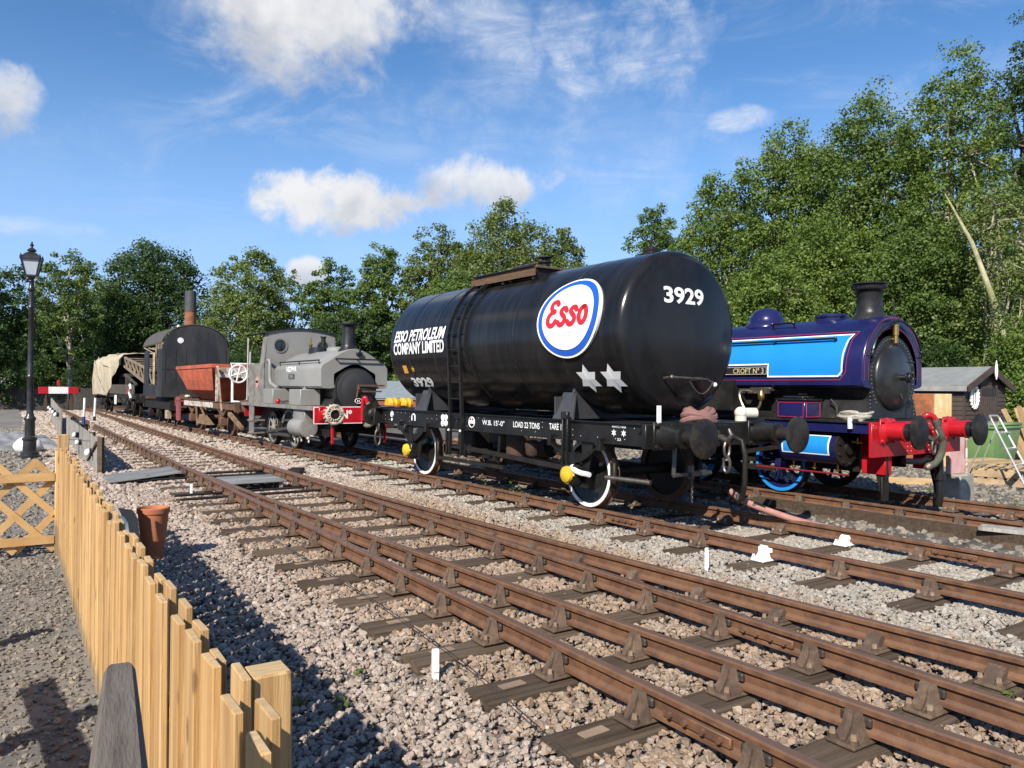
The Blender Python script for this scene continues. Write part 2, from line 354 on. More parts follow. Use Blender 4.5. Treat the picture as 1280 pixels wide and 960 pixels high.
wt = thing('wagon_siding_track', 'straight rusty siding carrying the black tank wagon, with white painted chairs', 'railway track')
for v in (V0 - HALF, V0 + HALF): rail_mesh(lambda s_: v, [-6, 4, 14, 24, 40, 66], TH).build('rail', m_rail, wt, 30)
s_ = 5.22 - .87 * 9; k = 0
while s_ < 58:
    put_sleeper(wt, V0 - 1.3, V0 + 1.3, s_, TH, k)
    wh = abs(s_ - 5.22) < .1
    put_chair(wt, V0 - HALF, s_, TH, False, 0, ME_CHW if wh else None, 'white_rail_chair' if wh else 'rail_chair')
    put_chair(wt, V0 + HALF, s_, TH, True, 0, ME_CHW if wh else None, 'white_rail_chair' if wh else 'rail_chair')
    k += 1; s_ += .87
joint(wt, V0 - HALF, 7.4, TH, -1); joint(wt, V0 + HALF, 4.0, TH, -1)

bt = thing('loco_siding_track', 'far siding bedded in dark ash under the blue locomotive', 'railway track')
for v in (V1 - HALF, V1 + HALF): rail_mesh(lambda s_: v, [-8, 6, 20, 40], TH).build('rail', m_rail, bt, 30)
s_ = -6.2; k = 0
while s_ < 24:
    put_sleeper(bt, V1 - 1.3, V1 + 1.3, s_, TH, k)
    put_chair(bt, V1 - HALF, s_, TH, False); put_chair(bt, V1 + HALF, s_, TH, True); k += 1; s_ += .8
m = MB()
m.box(-.1, .1, -12, 8, -.27, -.09, b=.01); m.build('edge_baulk', m_sleeper, bt, loc=at(V1 - HALF - .33, 0, 0), rz=TH)

# ------------------------------------------------------------------ ballast stones (scattered in numpy, placed by geometry nodes)
def stone_mat(name, cols, rough=.9):
    M_ = bpy.data.materials.new(name); M_.use_nodes = True; t = NT(M_.node_tree)
    oi = t.n('ShaderNodeObjectInfo'); tc = t.n('ShaderNodeTexCoord')
    c = t.ramp(oi.outputs['Random'], [(i / (len(cols) - 1), c) for i, c in enumerate(cols)])
    nn = t.noise(tc.outputs['Object'], 1.6, 5, .65)
    c = t.mix(t.sstep(nn, .35, .7), c, t.mix(.5, c, (.30, .25, .2)))
    b = t.n('ShaderNodeBsdfPrincipled', {'Base Color': c, 'Roughness': rough, 'Specular IOR Level': .3})
    bp = t.n('ShaderNodeBump', {'Strength': .5, 'Distance': .08, 'Height': t.noise(tc.outputs['Object'], 5, 4, .6)}); t.set(b, 'Normal', bp.outputs[0])
    t.n('ShaderNodeOutputMaterial', {0: b}); return M_
def stone_protos(tag, mat, n=9, sub=2):
    c = bpy.data.collections.new('stones_' + tag)
    for i in range(n):
        bm = bmesh.new(); r_ = random.Random(i * 31 + len(tag)); sc = Vector((r_.uniform(.9, 1.35), r_.uniform(.75, 1.0), r_.uniform(.55, .85)))
        for _ in range(17 if sub == 2 else 11):       # crushed stone: the hull of a handful of points
            p = Vector((r_.gauss(0, 1), r_.gauss(0, 1), r_.gauss(0, 1))).normalized() * r_.uniform(.40, .54); bm.verts.new((p.x * sc.x, p.y * sc.y, p.z * sc.z))
        hull = bmesh.ops.convex_hull(bm, input=bm.verts[:]); bmesh.ops.delete(bm, geom=[v for v in bm.verts if not v.link_faces], context='VERTS')
        if sub == 2: bmesh.ops.bevel(bm, geom=bm.edges[:], offset=.028, segments=1, affect='EDGES', clamp_overlap=True)
        me = bpy.data.meshes.new('stone'); bm.to_mesh(me); bm.free(); me.materials.append(mat)
        o = bpy.data.objects.new('stone', me); c.objects.link(o)
    return c
def scatter(name, pts, sizes, coll, label):
    me = bpy.data.meshes.new(name); me.from_pydata([], [], []); me.vertices.add(len(pts)); me.vertices.foreach_set('co', np.asarray(pts, dtype=np.float32).ravel())
    a = me.attributes.new('sc', 'FLOAT', 'POINT'); a.data.foreach_set('value', np.asarray(sizes, dtype=np.float32)); me.update()
    o = link(name, me, kind='stuff', label=label, cat='gravel')
    ng = bpy.data.node_groups.new(name, 'GeometryNodeTree')
    ng.interface.new_socket('Geometry', in_out='INPUT', socket_type='NodeSocketGeometry'); ng.interface.new_socket('Geometry', in_out='OUTPUT', socket_type='NodeSocketGeometry')
    N = ng.nodes.new; gi = N('NodeGroupInput'); go = N('NodeGroupOutput'); ci_ = N('GeometryNodeCollectionInfo'); ip = N('GeometryNodeInstanceOnPoints')
    ci_.inputs[0].default_value = coll; ci_.inputs[1].default_value = True; ci_.inputs[2].default_value = True
    rv = N('FunctionNodeRandomValue'); rv.data_type = 'FLOAT_VECTOR'; rv.inputs[0].default_value = (-.5, -.5, 0); rv.inputs[1].default_value = (.5, .5, 6.283)
    na = N('GeometryNodeInputNamedAttribute'); na.data_type = 'FLOAT'; na.inputs[0].default_value = 'sc'
    L = ng.links.new; L(gi.outputs[0], ip.inputs['Points']); L(ci_.outputs[0], ip.inputs['Instance']); ip.inputs['Pick Instance'].default_value = True
    L(rv.outputs[0], ip.inputs['Rotation']); L(na.outputs[0], ip.inputs['Scale']); L(ip.outputs[0], go.inputs[0])
    md = o.modifiers.new('scatter', 'NODES'); md.node_group = ng; return o
def clear_of(v, s_, th_pts, margin=.02):
    """True where a point of frame THA is off every sleeper"""
    ok = np.ones(len(v), bool); X = v * math.cos(THA) - s_ * math.sin(THA); Y = v * math.sin(THA) + s_ * math.cos(THA)
    for th, a, b, c in SLEEPERS:
        if c > 34: continue
        vv = X * math.cos(th) + Y * math.sin(th); sv = -X * math.sin(th) + Y * math.cos(th)
        ok &= ~((vv > a - margin) & (vv < b + margin) & (np.abs(sv - c) < .134 + margin))
    return ok
def visible(X, Y, pad=.06):
    return (Y > 1.2) & (np.abs(X / np.maximum(Y, .1)) < 640 / FPX + pad + .5 / np.maximum(Y, .5))
def field(v0, v1, s0, s1, spacing_fn, zf, keep=.015, clear=True, th=THA):
    P, Z = [], []
    bands = [(s0, 5), (5, 9), (9, 15), (15, 24), (24, 40), (40, s1)]
    for a, b in bands:
        a, b = max(a, s0), min(b, s1)
        if b <= a: continue
        sp_ = spacing_fn((a + b) / 2); n = int((v1 - v0) * (b - a) / sp_ ** 2)
        v = rng.uniform(v0, v1, n); s_ = rng.uniform(a, b, n)
        v = v + rng.normal(0, .09, n)
        X = v * math.cos(th) - s_ * math.sin(th); Y = v * math.sin(th) + s_ * math.cos(th)
        ok = visible(X, Y)
        if clear:
            va = X * math.cos(THA) + Y * math.sin(THA); sa = -X * math.sin(THA) + Y * math.cos(THA)
            ok &= clear_of(va, sa, None) | (rng.random(n) < keep)
        X, Y, v, s_ = X[ok], Y[ok], v[ok], s_[ok]; sz = sp_ * np.clip(rng.lognormal(.26, .40, len(X)), .5, 2.6)
        z = zf(v, s_) + rng.uniform(-.012, .012, len(X))
        P.append(np.stack([X, Y, z], 1)); Z.append(sz)
    return np.concatenate(P), np.concatenate(Z)
spc = lambda s_: .0285 if s_ < 5 else .031 if s_ < 9 else .040 if s_ < 15 else .06 if s_ < 24 else .09 if s_ < 40 else .13
pink = stone_mat('pink_granite', [(0.267, 0.198, 0.161), (0.386, 0.308, 0.253), (0.460, 0.377, 0.317), (0.294, 0.244, 0.202), (0.524, 0.451, 0.386), (0.396, 0.276, 0.216)])
brown = stone_mat('rust_stained_stone', [(.25, .165, .105), (.38, .265, .175), (.17, .125, .095), (.46, .355, .26), (.31, .21, .14), (.40, .32, .275), (.22, .16, .12), (.43, .30, .195)])
grey = stone_mat('grey_limestone', [(0.277, 0.252, 0.210), (0.412, 0.382, 0.323), (0.353, 0.307, 0.252), (0.487, 0.449, 0.386), (0.244, 0.235, 0.214), (0.420, 0.344, 0.277)])
dark = stone_mat('dark_grit', [(.13, .118, .103), (.205, .182, .152), (.27, .238, .192), (.15, .134, .116), (.35, .30, .23)])
flat = lambda v, s_: np.full(len(v), -.216)
def zsh(v, s_): return -.232 - .018 * np.clip((v - 1.2) / .9, 0, 1) + .03 * np.clip((v - 2.2) / .2, 0, 1)
P, Z = field(.78, 2.42, .6, 60, spc, zsh); Pf, Zf = field(2.35, 5.95, 12, 60, spc, flat); P = np.concatenate([P, Pf]); Z = np.concatenate([Z, Zf]); scatter('shoulder_ballast', P, Z, stone_protos('pink', pink), 'pinkish grey ballast stones on the shoulder beside the picket fence')
P, Z = field(2.38, 5.9, .6, 14, spc, flat); scatter('turnout_ballast', P, Z, stone_protos('brown', brown), 'rust stained brown ballast between the near siding rails')
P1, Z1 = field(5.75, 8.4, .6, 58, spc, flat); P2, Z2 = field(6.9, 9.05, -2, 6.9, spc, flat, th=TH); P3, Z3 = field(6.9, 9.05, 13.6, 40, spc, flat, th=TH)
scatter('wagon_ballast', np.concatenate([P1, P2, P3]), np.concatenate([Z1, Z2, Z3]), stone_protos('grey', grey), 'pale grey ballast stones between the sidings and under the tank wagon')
P, Z = field(-9, .66, 1.2, 38, lambda s_: .031 if s_ < 9 else .05 if s_ < 15 else .085, lambda v, s_: np.full(len(v), -.224), clear=False)
scatter('path_gravel', P, Z * .72, stone_protos('dark', dark), 'dark grey gravel of the path behind the picket fence')
oily = stone_mat('shade_toned_stone', [(.055, .052, .05), (.09, .085, .078), (.13, .12, .108), (.07, .064, .06)])  # wagon's shade put into the stone colour, darker than the ballast around
P, Z = field(7.0, 9.3, 6.6, 13.9, spc, flat, th=TH); scatter('shade_toned_ballast', P, Z, stone_protos('oily', oily), 'ballast under the tank wagon, its stones coloured dark for the wagon shade')  # oily: the stones with the wagon's shade in their colour
P, Z = field(9.0, 20, -4, 24, lambda s_: .12, lambda v, s_: np.full(len(v), -.232), th=TH, keep=.3)
scatter('yard_rubble', P, Z * .5, stone_protos('ash', dark, 4, 1), 'scattered stones on the dark ash of the yard')
# ------------------------------------------------------------------ shared railway bits
m_black = pm('black_gloss', (.0065, .0065, .0075), (.010, .010, .011), .20, vs=1.3, bump=.02, bs=2.2, dirt=(.022, .021, .020), damt=.5, ds=1.2, rrange=.07, stretch=(1, 4, .5), spec=.30)
m_frame = pm('black_underframe', (.008, .008, .008), (.012, .012, .011), .36, vs=3, bump=.15, bs=30, dirt=(.022, .02, .018), damt=.5, ds=3.2, spec=.28)
m_grime = pm('oily_black', (.009, .0085, .008), (.016, .014, .012), .55, vs=4, bump=.3, bs=25, dirt=(.03, .021, .015), damt=.4, spec=.28, ds=5)
m_rust = pm('brown_rust', (.16, .075, .04), (.09, .045, .028), .85, vs=5, bump=.4, bs=40, dirt=(.05, .04, .035), damt=.5, ds=3)
m_yellow = pm('yellow_paint', (.68, .43, .02), (.60, .36, .02), .4, vs=6, dirt=(.2, .12, .03), damt=.3, ds=9)
m_wtext = pm('lettering_white', (.80, .80, .78), (.72, .72, .70), .55)
m_steel = pm('worn_steel', (.16, .145, .13), (.10, .088, .078), .45, .75, vs=8, bump=.15, bs=40)
m_face = pm('buffer_face', (.009, .0085, .008), (.015, .0135, .012), .5, .0, vs=7, bump=.2, bs=25, dirt=(.055, .045, .036), damt=.45, ds=5, spec=.22)
m_hosep = pm('faded_red_hose', (.36, .175, .14), (.27, .13, .105), .8, vs=8, bump=.3, bs=60)
m_catwood = pm('brown_decking', (.12, .068, .034), (.08, .046, .024), .85, vs=3, bump=.4, bs=25, stretch=(8, 1, 8))
def buffer(parent, x, y, z, d, mstock, mhead, L=.62, rface=.23, name='buffer'):
    """d = -1 points along -y; root at y"""
    b = MB(); D_ = Vector((0, d, 0))
    b.cur = 0; b.box(-.17, .17, -.02, .02, -.17, .17, b=.01)
    b.lathe([(.155, 0), (.135, .03), (.125, L * .45), (.135, L * .47), (.135, L * .55), (.10, L * .56)], (0, 0, 0), D_, 20)
    for px_, pz_ in ((-.13, -.13), (.13, -.13), (-.13, .13), (.13, .13)): b.cyl((px_, 0, pz_), (px_, d * .05, pz_), .028, .02, 8)
    b.cur = 1
    b.lathe([(.085, L * .5), (.085, L - .07)], (0, 0, 0), D_, 16)
    o = b.build(name, [mstock, mhead], parent, loc=(x, y, z))
    h = MB(); h.lathe([(.085, L - .09), (.12, L - .05), (rface, L - .035), (rface, L - .012), (rface - .02, L), (.02, L + .006), (.0, L + .007)], (0, 0, 0), D_, 32)
    h.build('buffer_head', mhead if mhead is not m_grime else m_face, o); return o
def coupling(parent, y, d, z=1.0, links=3):
    m = MB()
    m.box(-.11, .11, y - .01, y + d * .03, z - .1, z + .1, b=.01)
    m.tube([(0, y, z), (0, y + d * .14, z + .02), (0, y + d * .24, z - .02), (0, y + d * .29, z + .06), (0, y + d * .25, z + .13)], [.04, .042, .04, .032, .02], 10)
    m.build('draw_hook', m_steel, parent)
    for i in range(links):
        zz = z - .06 - i * .19; l = MB(); a = .05
        if i % 2 == 0: pts = [(a * math.cos(t), 0, .1 * math.sin(t)) for t in np.linspace(0, 2 * PI, 17)[:-1]]
        else: pts = [(0, a * math.cos(t), .1 * math.sin(t)) for t in np.linspace(0, 2 * PI, 17)[:-1]]
        l.tube([(p[0], y + d * .22 + p[1], zz + p[2] - .06) for p in pts], .018, 7, closed=True); l.build('coupling_link', m_steel, parent)
def wheel_mesh(name, r, mats, spokes=0, tyre_white=True, wd=.13):
    """outer face looks towards -x; mats: tread, disc, rim"""
    m = MB(); m.cur = 0
    m.lathe([(r - .055, 0.0), (r - .004, 0.0), (r, .01), (r, wd - .03), (r + .028, wd - .02), (r + .028, wd), (r - .07, wd)], (0, 0, 0), (1, 0, 0), 48, cap=False)
    m.cur = 2; m.lathe([(r - .058, -.003), (r - .012, -.003), (r - .008, .002), (r - .06, .006)], (0, 0, 0), (1, 0, 0), 48, cap=False)
    m.cur = 1
    if spokes:
        m.lathe([(r - .11, .03), (r - .05, .015), (r - .05, .1), (r - .11, .09)], (0, 0, 0), (1, 0, 0), 48, cap=False)
        for i in range(spokes):
            a = 2 * PI * i / spokes; u = Vector((0, math.cos(a), math.sin(a))); m.cyl(u * .08 + Vector((.05, 0, 0)), u * (r - .08) + Vector((.05, 0, 0)), .034, .026, 8)
    else: m.lathe([(.0, .02), (.1, .02), (r * .5, .075), (r - .06, .03), (r - .06, .1), (.1, .11)], (0, 0, 0), (1, 0, 0), 40, cap=False)
    m.lathe([(.0, -.02), (.07, -.02), (.11, .02), (.11, .1)], (0, 0, 0), (1, 0, 0), 24)
    return m.mesh(name, mats, 35)
def bar(m, p, q, w_, h_):                             # flat bar between two points
    p, q = Vector(p), Vector(q); d = (q - p).normalized(); n = Vector((1, 0, 0)) if abs(d.x) < .9 else Vector((0, 1, 0)); u = d.cross(n).normalized()
    n = u.cross(d)
    vs_ = [a + u * (su * h_ / 2) + n * (sn * w_ / 2) for a in (p, q) for su in (-1, 1) for sn in (-1, 1)]
    m.add(vs_, [(0, 1, 3, 2), (4, 6, 7, 5), (0, 4, 5, 1), (2, 3, 7, 6), (0, 2, 6, 4), (1, 5, 7, 3)])
def leaf_spring(parent, x, y, z, half, n=7, mat=None, name='leaf_spring'):
    m = MB()
    for i in range(n):
        h = half * (1 - i * .115); zz = z - i * .017
        rows = []
        for k in range(9):
            t = -1 + k / 4; yy = y + t * h; zc = zz + .13 * (t * h / half) ** 2
            rows.append([(x - .045, yy, zc), (x + .045, yy, zc), (x + .045, yy, zc + .015), (x - .045, yy, zc + .015)])
        m.strip(rows, closed=True); m.f += [tuple(range(len(m.v) - 36, len(m.v) - 32)), tuple(range(len(m.v) - 4, len(m.v)))]; m.mi += [m.cur] * 2
    m.box(x - .055, x + .055, y - .05, y + .05, z - .13, z + .03, b=.006)
    for sgn in (-1, 1): m.box(x - .05, x + .05, y + sgn * half - .04, y + sgn * half + .04, z + .09, z + .25, b=.006)
    return m.build(name, mat or m_frame, parent, 30)
def rivets(parent, pts, normal, mat, r=.011, name='rivets'):
    m = MB()
    for p in pts: m.lathe([(r, -.002), (r * .8, r * .45), (r * .2, r * .75)], p, normal, 6)
    return m.build(name, mat, parent, kind='stuff')
def lettering(parent, name, v2, fs, fn, mat):
    me = bpy.data.meshes.new(name); me.from_pydata([fn(*p) for p in v2], [], fs); me.materials.append(mat); return link(name, me, parent)

# ------------------------------------------------------------------ tank wagon (local x: away from camera side, y: along the track away, z: up from rail head)
SW = 10.4
tw = thing('tank_wagon', 'black petrol tank wagon with round Esso badge and white tyres', 'tank wagon', at(V0, SW), TH)
TR_, TZ, TL = 1.10, 2.36, 3.12                        # barrel radius, axis height, half length to the knuckle
prof = []
for a in np.linspace(0, PI / 2, 9): prof.append((TR_ - .16 + .16 * math.sin(a), -TL - .16 * math.cos(a)))
dome = [(r * (TR_ - .16), -TL - .16 - .11 * (1 - r * r)) for r in np.linspace(0, 1, 9)][:-1]
half_ = dome + prof; full = half_ + [(r, -y) for r, y in half_[::-1]]
m = MB(); m.lathe(full, (0, 0, TZ), (0, 1, 0), 96, cap=False); barrel = m.build('barrel', m_black, tw, 50)
m = MB()
for y in (-2.1, -.95, .3, 1.45, 2.4): m.lathe([(TR_ - .01, -.05), (TR_ + .003, -.03), (TR_ + .003, .03), (TR_ - .01, .05)], (0, y, TZ), (0, 1, 0), 96, cap=False)
m.build('plate_seam', m_black, barrel)
# solebars: channel section with flanges
for sx_ in (-1, 1):
    m = MB(); X = 1.0 * sx_
    m.box(X - .006, X + .006, -3.7, 3.7, .93, 1.178); xo = X + sx_ * .045
    m.box(min(X, xo), max(X, xo), -3.7, 3.7, 1.178, 1.192); m.box(min(X, xo), max(X, xo), -3.7, 3.7, .916, .93)
    sb1 = m.build('solebar', m_frame, tw)
    rv = []; rr = random.Random(3)
    for y in np.arange(-3.6, 3.65, .17):
        for z in (.985, 1.06, 1.13):
            if rr.random() < .42: rv.append((X + sx_ * .006, y, z))
    rivets(sb1, rv, (sx_, 0, 0), m_steel if sx_ > 0 else pm('rivet_pale', (.40, .39, .37), None, .5), .0085)
for sy_ in (-1, 1):
    m = MB(); m.box(-1.16, 1.16, sy_ * 3.706, sy_ * 3.78, .90, 1.20, b=.008); m.box(-1.16, 1.16, sy_ * 3.60, sy_ * 3.70, 1.194, 1.206)
    m.box(-.3, .3, sy_ * 3.78, sy_ * 3.80, .93, 1.17, b=.008)
    m.build('headstock', m_frame, tw)
    for x in (-.87, .87): buffer(tw, x, sy_ * 3.78, 1.055, sy_, m_frame, m_grime, .66)
    coupling(tw, sy_ * 3.80, sy_, 1.0, 2)
m = MB()
for x in (-.42, .42): m.box(x - .05, x + .05, -3.6, 3.6, .94, 1.15)
for y in (-3.0, -2.4, -1.2, 0, 1.2, 2.4, 3.0): m.box(-.99, .99, y - .05, y + .05, .95, 1.16)
m.box(-.98, .98, -3.6, -2.75, 1.165, 1.19); m.box(-.98, .98, 2.75, 3.6, 1.165, 1.19)
m.build('underframe', m_grime, tw)
# saddles holding the barrel
for y in (-2.02, 2.12):
    m = MB(); hw = .19
    prof_s = [(-.97, 1.194), (-.97, 1.215), (-.80, 1.62)] + [(-(TR_ + .004) * math.cos(a), TZ - (TR_ + .004) * math.sin(a)) for a in np.linspace(R(45), R(135), 15)] + [(.80, 1.62), (.97, 1.215), (.97, 1.194)]
    m.prism(prof_s, y - .022, y + .022, 'y')
    for sx_ in (-1, 1):                                # sloping cover plate of each bolster foot
        m.add([(sx_ * 1.0, y - .20, 1.195), (sx_ * 1.0, y + .24, 1.195), (sx_ * .80, y + .24, 1.56), (sx_ * .80, y - .02, 1.56),
               (sx_ * .97, y - .20, 1.195), (sx_ * .97, y + .24, 1.195), (sx_ * .77, y + .24, 1.56), (sx_ * .77, y - .02, 1.56)],
              [(0, 1, 2, 3), (4, 7, 6, 5), (0, 4, 5, 1), (1, 5, 6, 2), (2, 6, 7, 3), (3, 7, 4, 0)])
        m.box(sx_ * .60, sx_ * .97, y + .20, y + .235, 1.195, 1.50)
    m.build('saddle', pm('saddle_black', (.035, .037, .042), (.05, .05, .055), .45, vs=3), tw, 30)
# wheelsets, springs, axle boxes
ME_TW = wheel_mesh('wheel', .47, [m_rust, m_frame, m_white])
for y in (-2.32, 2.32):
    for sx_ in (-1, 1):
        wo = link('wheel', ME_TW, tw, loc=(sx_ * .80, y, .47), rz=0 if sx_ < 0 else PI)
    m = MB(); m.cyl((-1.0, y, .47), (1.0, y, .47), .075, n=14); m.build('axle', m_grime, tw)
    for sx_ in (-1, 1):
        leaf_spring(tw, sx_ * 1.03, y, .73, .52)
        m = MB(); X = sx_ * 1.0
        for k in (-1, 1):
            m.prism([(y + k * .10, .93), (y + k * .34, .93), (y + k * .19, .34), (y + k * .12, .34)], min(X, X - sx_ * .02), max(X, X - sx_ * .02), 'x')
        m.box(X - .012, X + .012, y - .24, y + .24, .30, .345)
        m.build('axle_guard', m_frame, tw)
        m = MB(); m.box(sx_ * .96, sx_ * 1.14, y - .12, y + .12, .34, .60, b=.02); ab = m.build('axle_box', m_frame, tw)
        m = MB(); m.lathe([(.10, 0), (.115, .02), (.105, .06), (.06, .085), (0, .09)], (sx_ * 1.14, y, .47), (sx_, 0, 0), 18)
        m.box(sx_ * 1.14, sx_ * 1.17, y - .14, y + .14, .45, .49, b=.01); m.box(sx_ * 1.14, sx_ * 1.18, y - .035, y + .035, .34, .40, b=.01); m.build('axle_box_cover', m_yellow, ab)
        m = MB()
        for k in (-1, 1): m.box(sx_ * .78, sx_ * .84, y + k * .52 - .05, y + k * .52 + .05, .28, .66, b=.02); bar(m, (sx_ * .81, y + k * .53, .62), (sx_ * .81, y + k * .50, .93), .02, .05)
        m.build('brake_block', m_grime, tw)
# brake gear
m = MB(); bar(m, (-1.07, .35, .63), (-1.07, -2.1, .54), .02, .07); bar(m, (-1.05, 1.0, .62), (-1.05, .35, .63), .02, .06); m.cyl((-1.0, .35, .58), (1.0, .35, .58), .04, n=10)
for x in (-.55, .55): bar(m, (x, .35, .72), (x, .35, .42), .03, .07); bar(m, (x, .35, .66), (x, -1.75, .45), .03, .05); bar(m, (x, .35, .46), (x, 1.75, .45), .03, .05)
for y in (-.45, .75, 1.15): bar(m, (-.98, y, .93), (-.98, y + .06, .46), .018, .05)
m.box(-1.02, -.94, -.6, 1.5, .37, .42); m.box(-.75, -.4, .7, 1.15, .48, .90, b=.03)
m.cyl((-.45, -1.05, .70), (-.45, -.55, .70), .14, n=14); m.cyl((-.35, .2, .5), (.35, .2, .5), .16, n=16)
m.build('brake_rigging', m_grime, tw)
m = MB(); m.lathe([(.09, 0), (.17, .04), (.19, .1), (.19, .38), (.16, .42), (.05, .44)], (-.62, -.42, .50), (0, 0, 1), 16); m.lathe([(.07, 0), (.1, .03), (.12, .2), (.05, .24)], (-.8, -1.05, .6), (0, 0, 1), 12); m.build('brake_cylinder', pm('dark_rust', (.085, .042, .026), (.045, .026, .018), .85, vs=5, bump=.4), tw)
m = MB(); m.tube([(-1.10, -2.1, .545), (-1.11, -2.25, .56), (-1.11, -2.42, .52), (-1.11, -2.66, .49)], .03, 8); bl = m.build('brake_lever', m_frame, tw)
m = MB(); m.tube([(-1.115, -2.36, .575), (-1.115, -2.44, .525), (-1.115, -2.56, .505), (-1.115, -2.72, .50)], [.04, .038, .036, .034], 8); m.build('lever_grip', m_white, bl)
m = MB()
for y in (-2.12, -2.22): m.box(-1.10, -1.06, y - .016, y + .016, .42, 1.26, b=.004)
for i in range(14): m.box(-1.105, -1.06, -2.235, -2.20, .46 + i * .05, .475 + i * .05)
m.box(-1.11, -1.05, -2.24, -2.10, 1.20, 1.30, b=.01); m.build('brake_rack', m_frame, tw)
m = MB(); m.box(-1.07, -1.0, 2.6, 2.86, .80, .90, b=.01); m.box(-1.06, -1.05, 1.05, 1.1, .62, .92); m.build('spring_hanger', m_frame, tw)
# ladder hooked over the near side
lad = MB(); y0, y1 = .50, .87
for y in (y0, y1):
    pts = [(-1.10, y, .52), (-1.10, y, 1.2), (-1.13, y, 1.9), (-1.16, y, TZ + .1)]
    pts += [(-(TR_ + .06) * math.cos(a), y, TZ + (TR_ + .06) * math.sin(a)) for a in np.linspace(.1, 1.13, 12)]
    for i in range(len(pts) - 1): bar(lad, pts[i], (pts[i + 1][0], y, pts[i + 1][2] + .012), .05, .045)
lo = lad.build('ladder', m_frame, tw)
zs = [.62 + .27 * i for i in range(8)]; 
def lx(z): return float(np.interp(z, [0, 1.2, 1.9, TZ + .1, TZ + .4, TZ + .75, TZ + 1.0], [-1.10, -1.10, -1.13, -1.16, -1.09, -.885, -.58]))
for z in zs + [2.80, 3.05, 3.26]:
    g = MB(); g.cyl((lx(z), y0, z), (lx(z), y1, z), .013, n=8); g.build('rung', m_frame, lo)
g = MB()
for y in (y0, y1): g.sphere((-1.13, y, .905), .022, 10, 6); g.sphere((-.50, y, TZ + 1.10), .03, 10, 6)
g.build('ladder_bolt', m_white, lo)
# catwalk, manhole, top fittings
cw = MB(); 
for y in (-.78, .05, .85): cw.box(-.62, .62, y - .03, y + .03, TZ + .93, TZ + 1.105); 
cat = cw.build('catwalk', m_grime, tw)
for i in range(5):
    p = MB(); x = -.60 + i * .15; p.box(x, x + .138, -.86, .98, TZ + 1.107, TZ + 1.14, b=.004); p.build('plank', m_catwood, cat)
g = MB(); g.box(-.645, -.625, -.86, .98, TZ + .985, TZ + 1.09); g.build('side_board', m_catwood, cat)
g = MB(); g.tube([(-.62, -.8, TZ + .97), (-.62, -.8, TZ + 1.145), (-.62, .9, TZ + 1.145), (-.62, .9, TZ + .97)], .012, 6); g.build('toe_rail', m_grime, cat)
g = MB(); g.lathe([(.33, 0), (.33, .12), (.38, .125), (.38, .16), (.30, .2), (0, .22)], (.28, .05, TZ + 1.06), (0, 0, 1), 28)
for k in range(8): a = k * PI / 4; g.cyl((.28 + .35 * math.cos(a), .05 + .35 * math.sin(a), TZ + 1.15), (.28 + .35 * math.cos(a), .05 + .35 * math.sin(a), TZ + 1.25), .02, n=6)
g.build('manhole', m_grime, tw)
g = MB(); g.lathe([(.13, 0), (.13, .03), (.075, .04), (.075, .13), (.11, .135), (.11, .16), (.05, .17), (.05, .21), (.12, .215), (.12, .23), (0, .235)], (-.12, -.42, TZ + 1.14), (0, 0, 1), 18); g.build('vent_valve', m_grime, tw)
g = MB(); g.tube([(-.2, .35, TZ + 1.14), (-.2, .35, TZ + 1.28), (-.2, -.35, TZ + 1.28), (-.2, -.35, TZ + 1.16)], .022, 8); g.build('grab_rail', m_steel, tw)
g = MB(); g.box(-.09, .09, -2.78, -2.60, TZ + 1.09, TZ + 1.15, b=.01); g.box(-.07, .07, -2.76, -2.62, TZ + 1.15, TZ + 1.21, b=.01); g.cyl((0, -2.69, TZ + 1.2), (0, -2.69, TZ + 1.33), .014, n=8); g.build('relief_valve', m_grime, tw)
# badge: a dished oval plate following the barrel
def on_barrel(rad): return lambda yy, t: (-(TR_ + rad) * math.cos(t), yy, TZ + (TR_ + rad) * math.sin(t))
LC, LA, LYR, LTR = -2.23, R(12.0), .665, .56 / TR_
def oval(k, rad0, rad1, mat, name, parent, n=64):
    m = MB(); rows = [[on_barrel(rad1)(LC, LA)] * n]
    for q in (.25, .5, .75, 1.0): rows.append([on_barrel(rad1)(LC + LYR * k * q * math.cos(2 * PI * i / n), LA + LTR * k * q * math.sin(2 * PI * i / n) * 1.0) for i in range(n)])
    rows.append([on_barrel(rad0)(LC + LYR * k * math.cos(2 * PI * i / n), LA + LTR * k * math.sin(2 * PI * i / n)) for i in range(n)])
    m.strip(rows, closed=True); return m.build(name, mat, parent, 30)
m_bw = pm('badge_white', (.82, .81, .78), (.76, .75, .72), .35, vs=4); m_bb = pm('badge_blue', (.010, .088, .46), (.010, .08, .42), .35); m_br = pm('badge_red', (.52, .010, .017), (.47, .010, .017), .35)
badge = oval(1.0, .002, .040, m_bw, 'badge', tw); oval(.945, .041, .045, m_bb, 'badge_ring', badge); oval(.80, .046, .050, m_bw, 'badge_field', badge)
def curve(pts, n=10):                                  # Catmull-Rom through points
    P = [Vector(p) for p in pts]; P = [P[0] * 2 - P[1]] + P + [P[-1] * 2 - P[-2]]; out = []
    for i in range(1, len(P) - 2):
        for k in range(n):
            t = k / n; a, b, c, d = P[i - 1:i + 3]
            out.append(.5 * ((2 * b) + (c - a) * t + (2 * a - 5 * b + 4 * c - d) * t * t + (3 * b - a - 3 * c + d) * t ** 3))
    return out + [P[-2]]
ES = [(.40, .86), (.30, .97), (.12, .95), (.07, .78), (.16, .62), (.30, .56), (.12, .50), (.0, .32), (.02, .10), (.16, .0), (.32, .05), (.40, .17)]
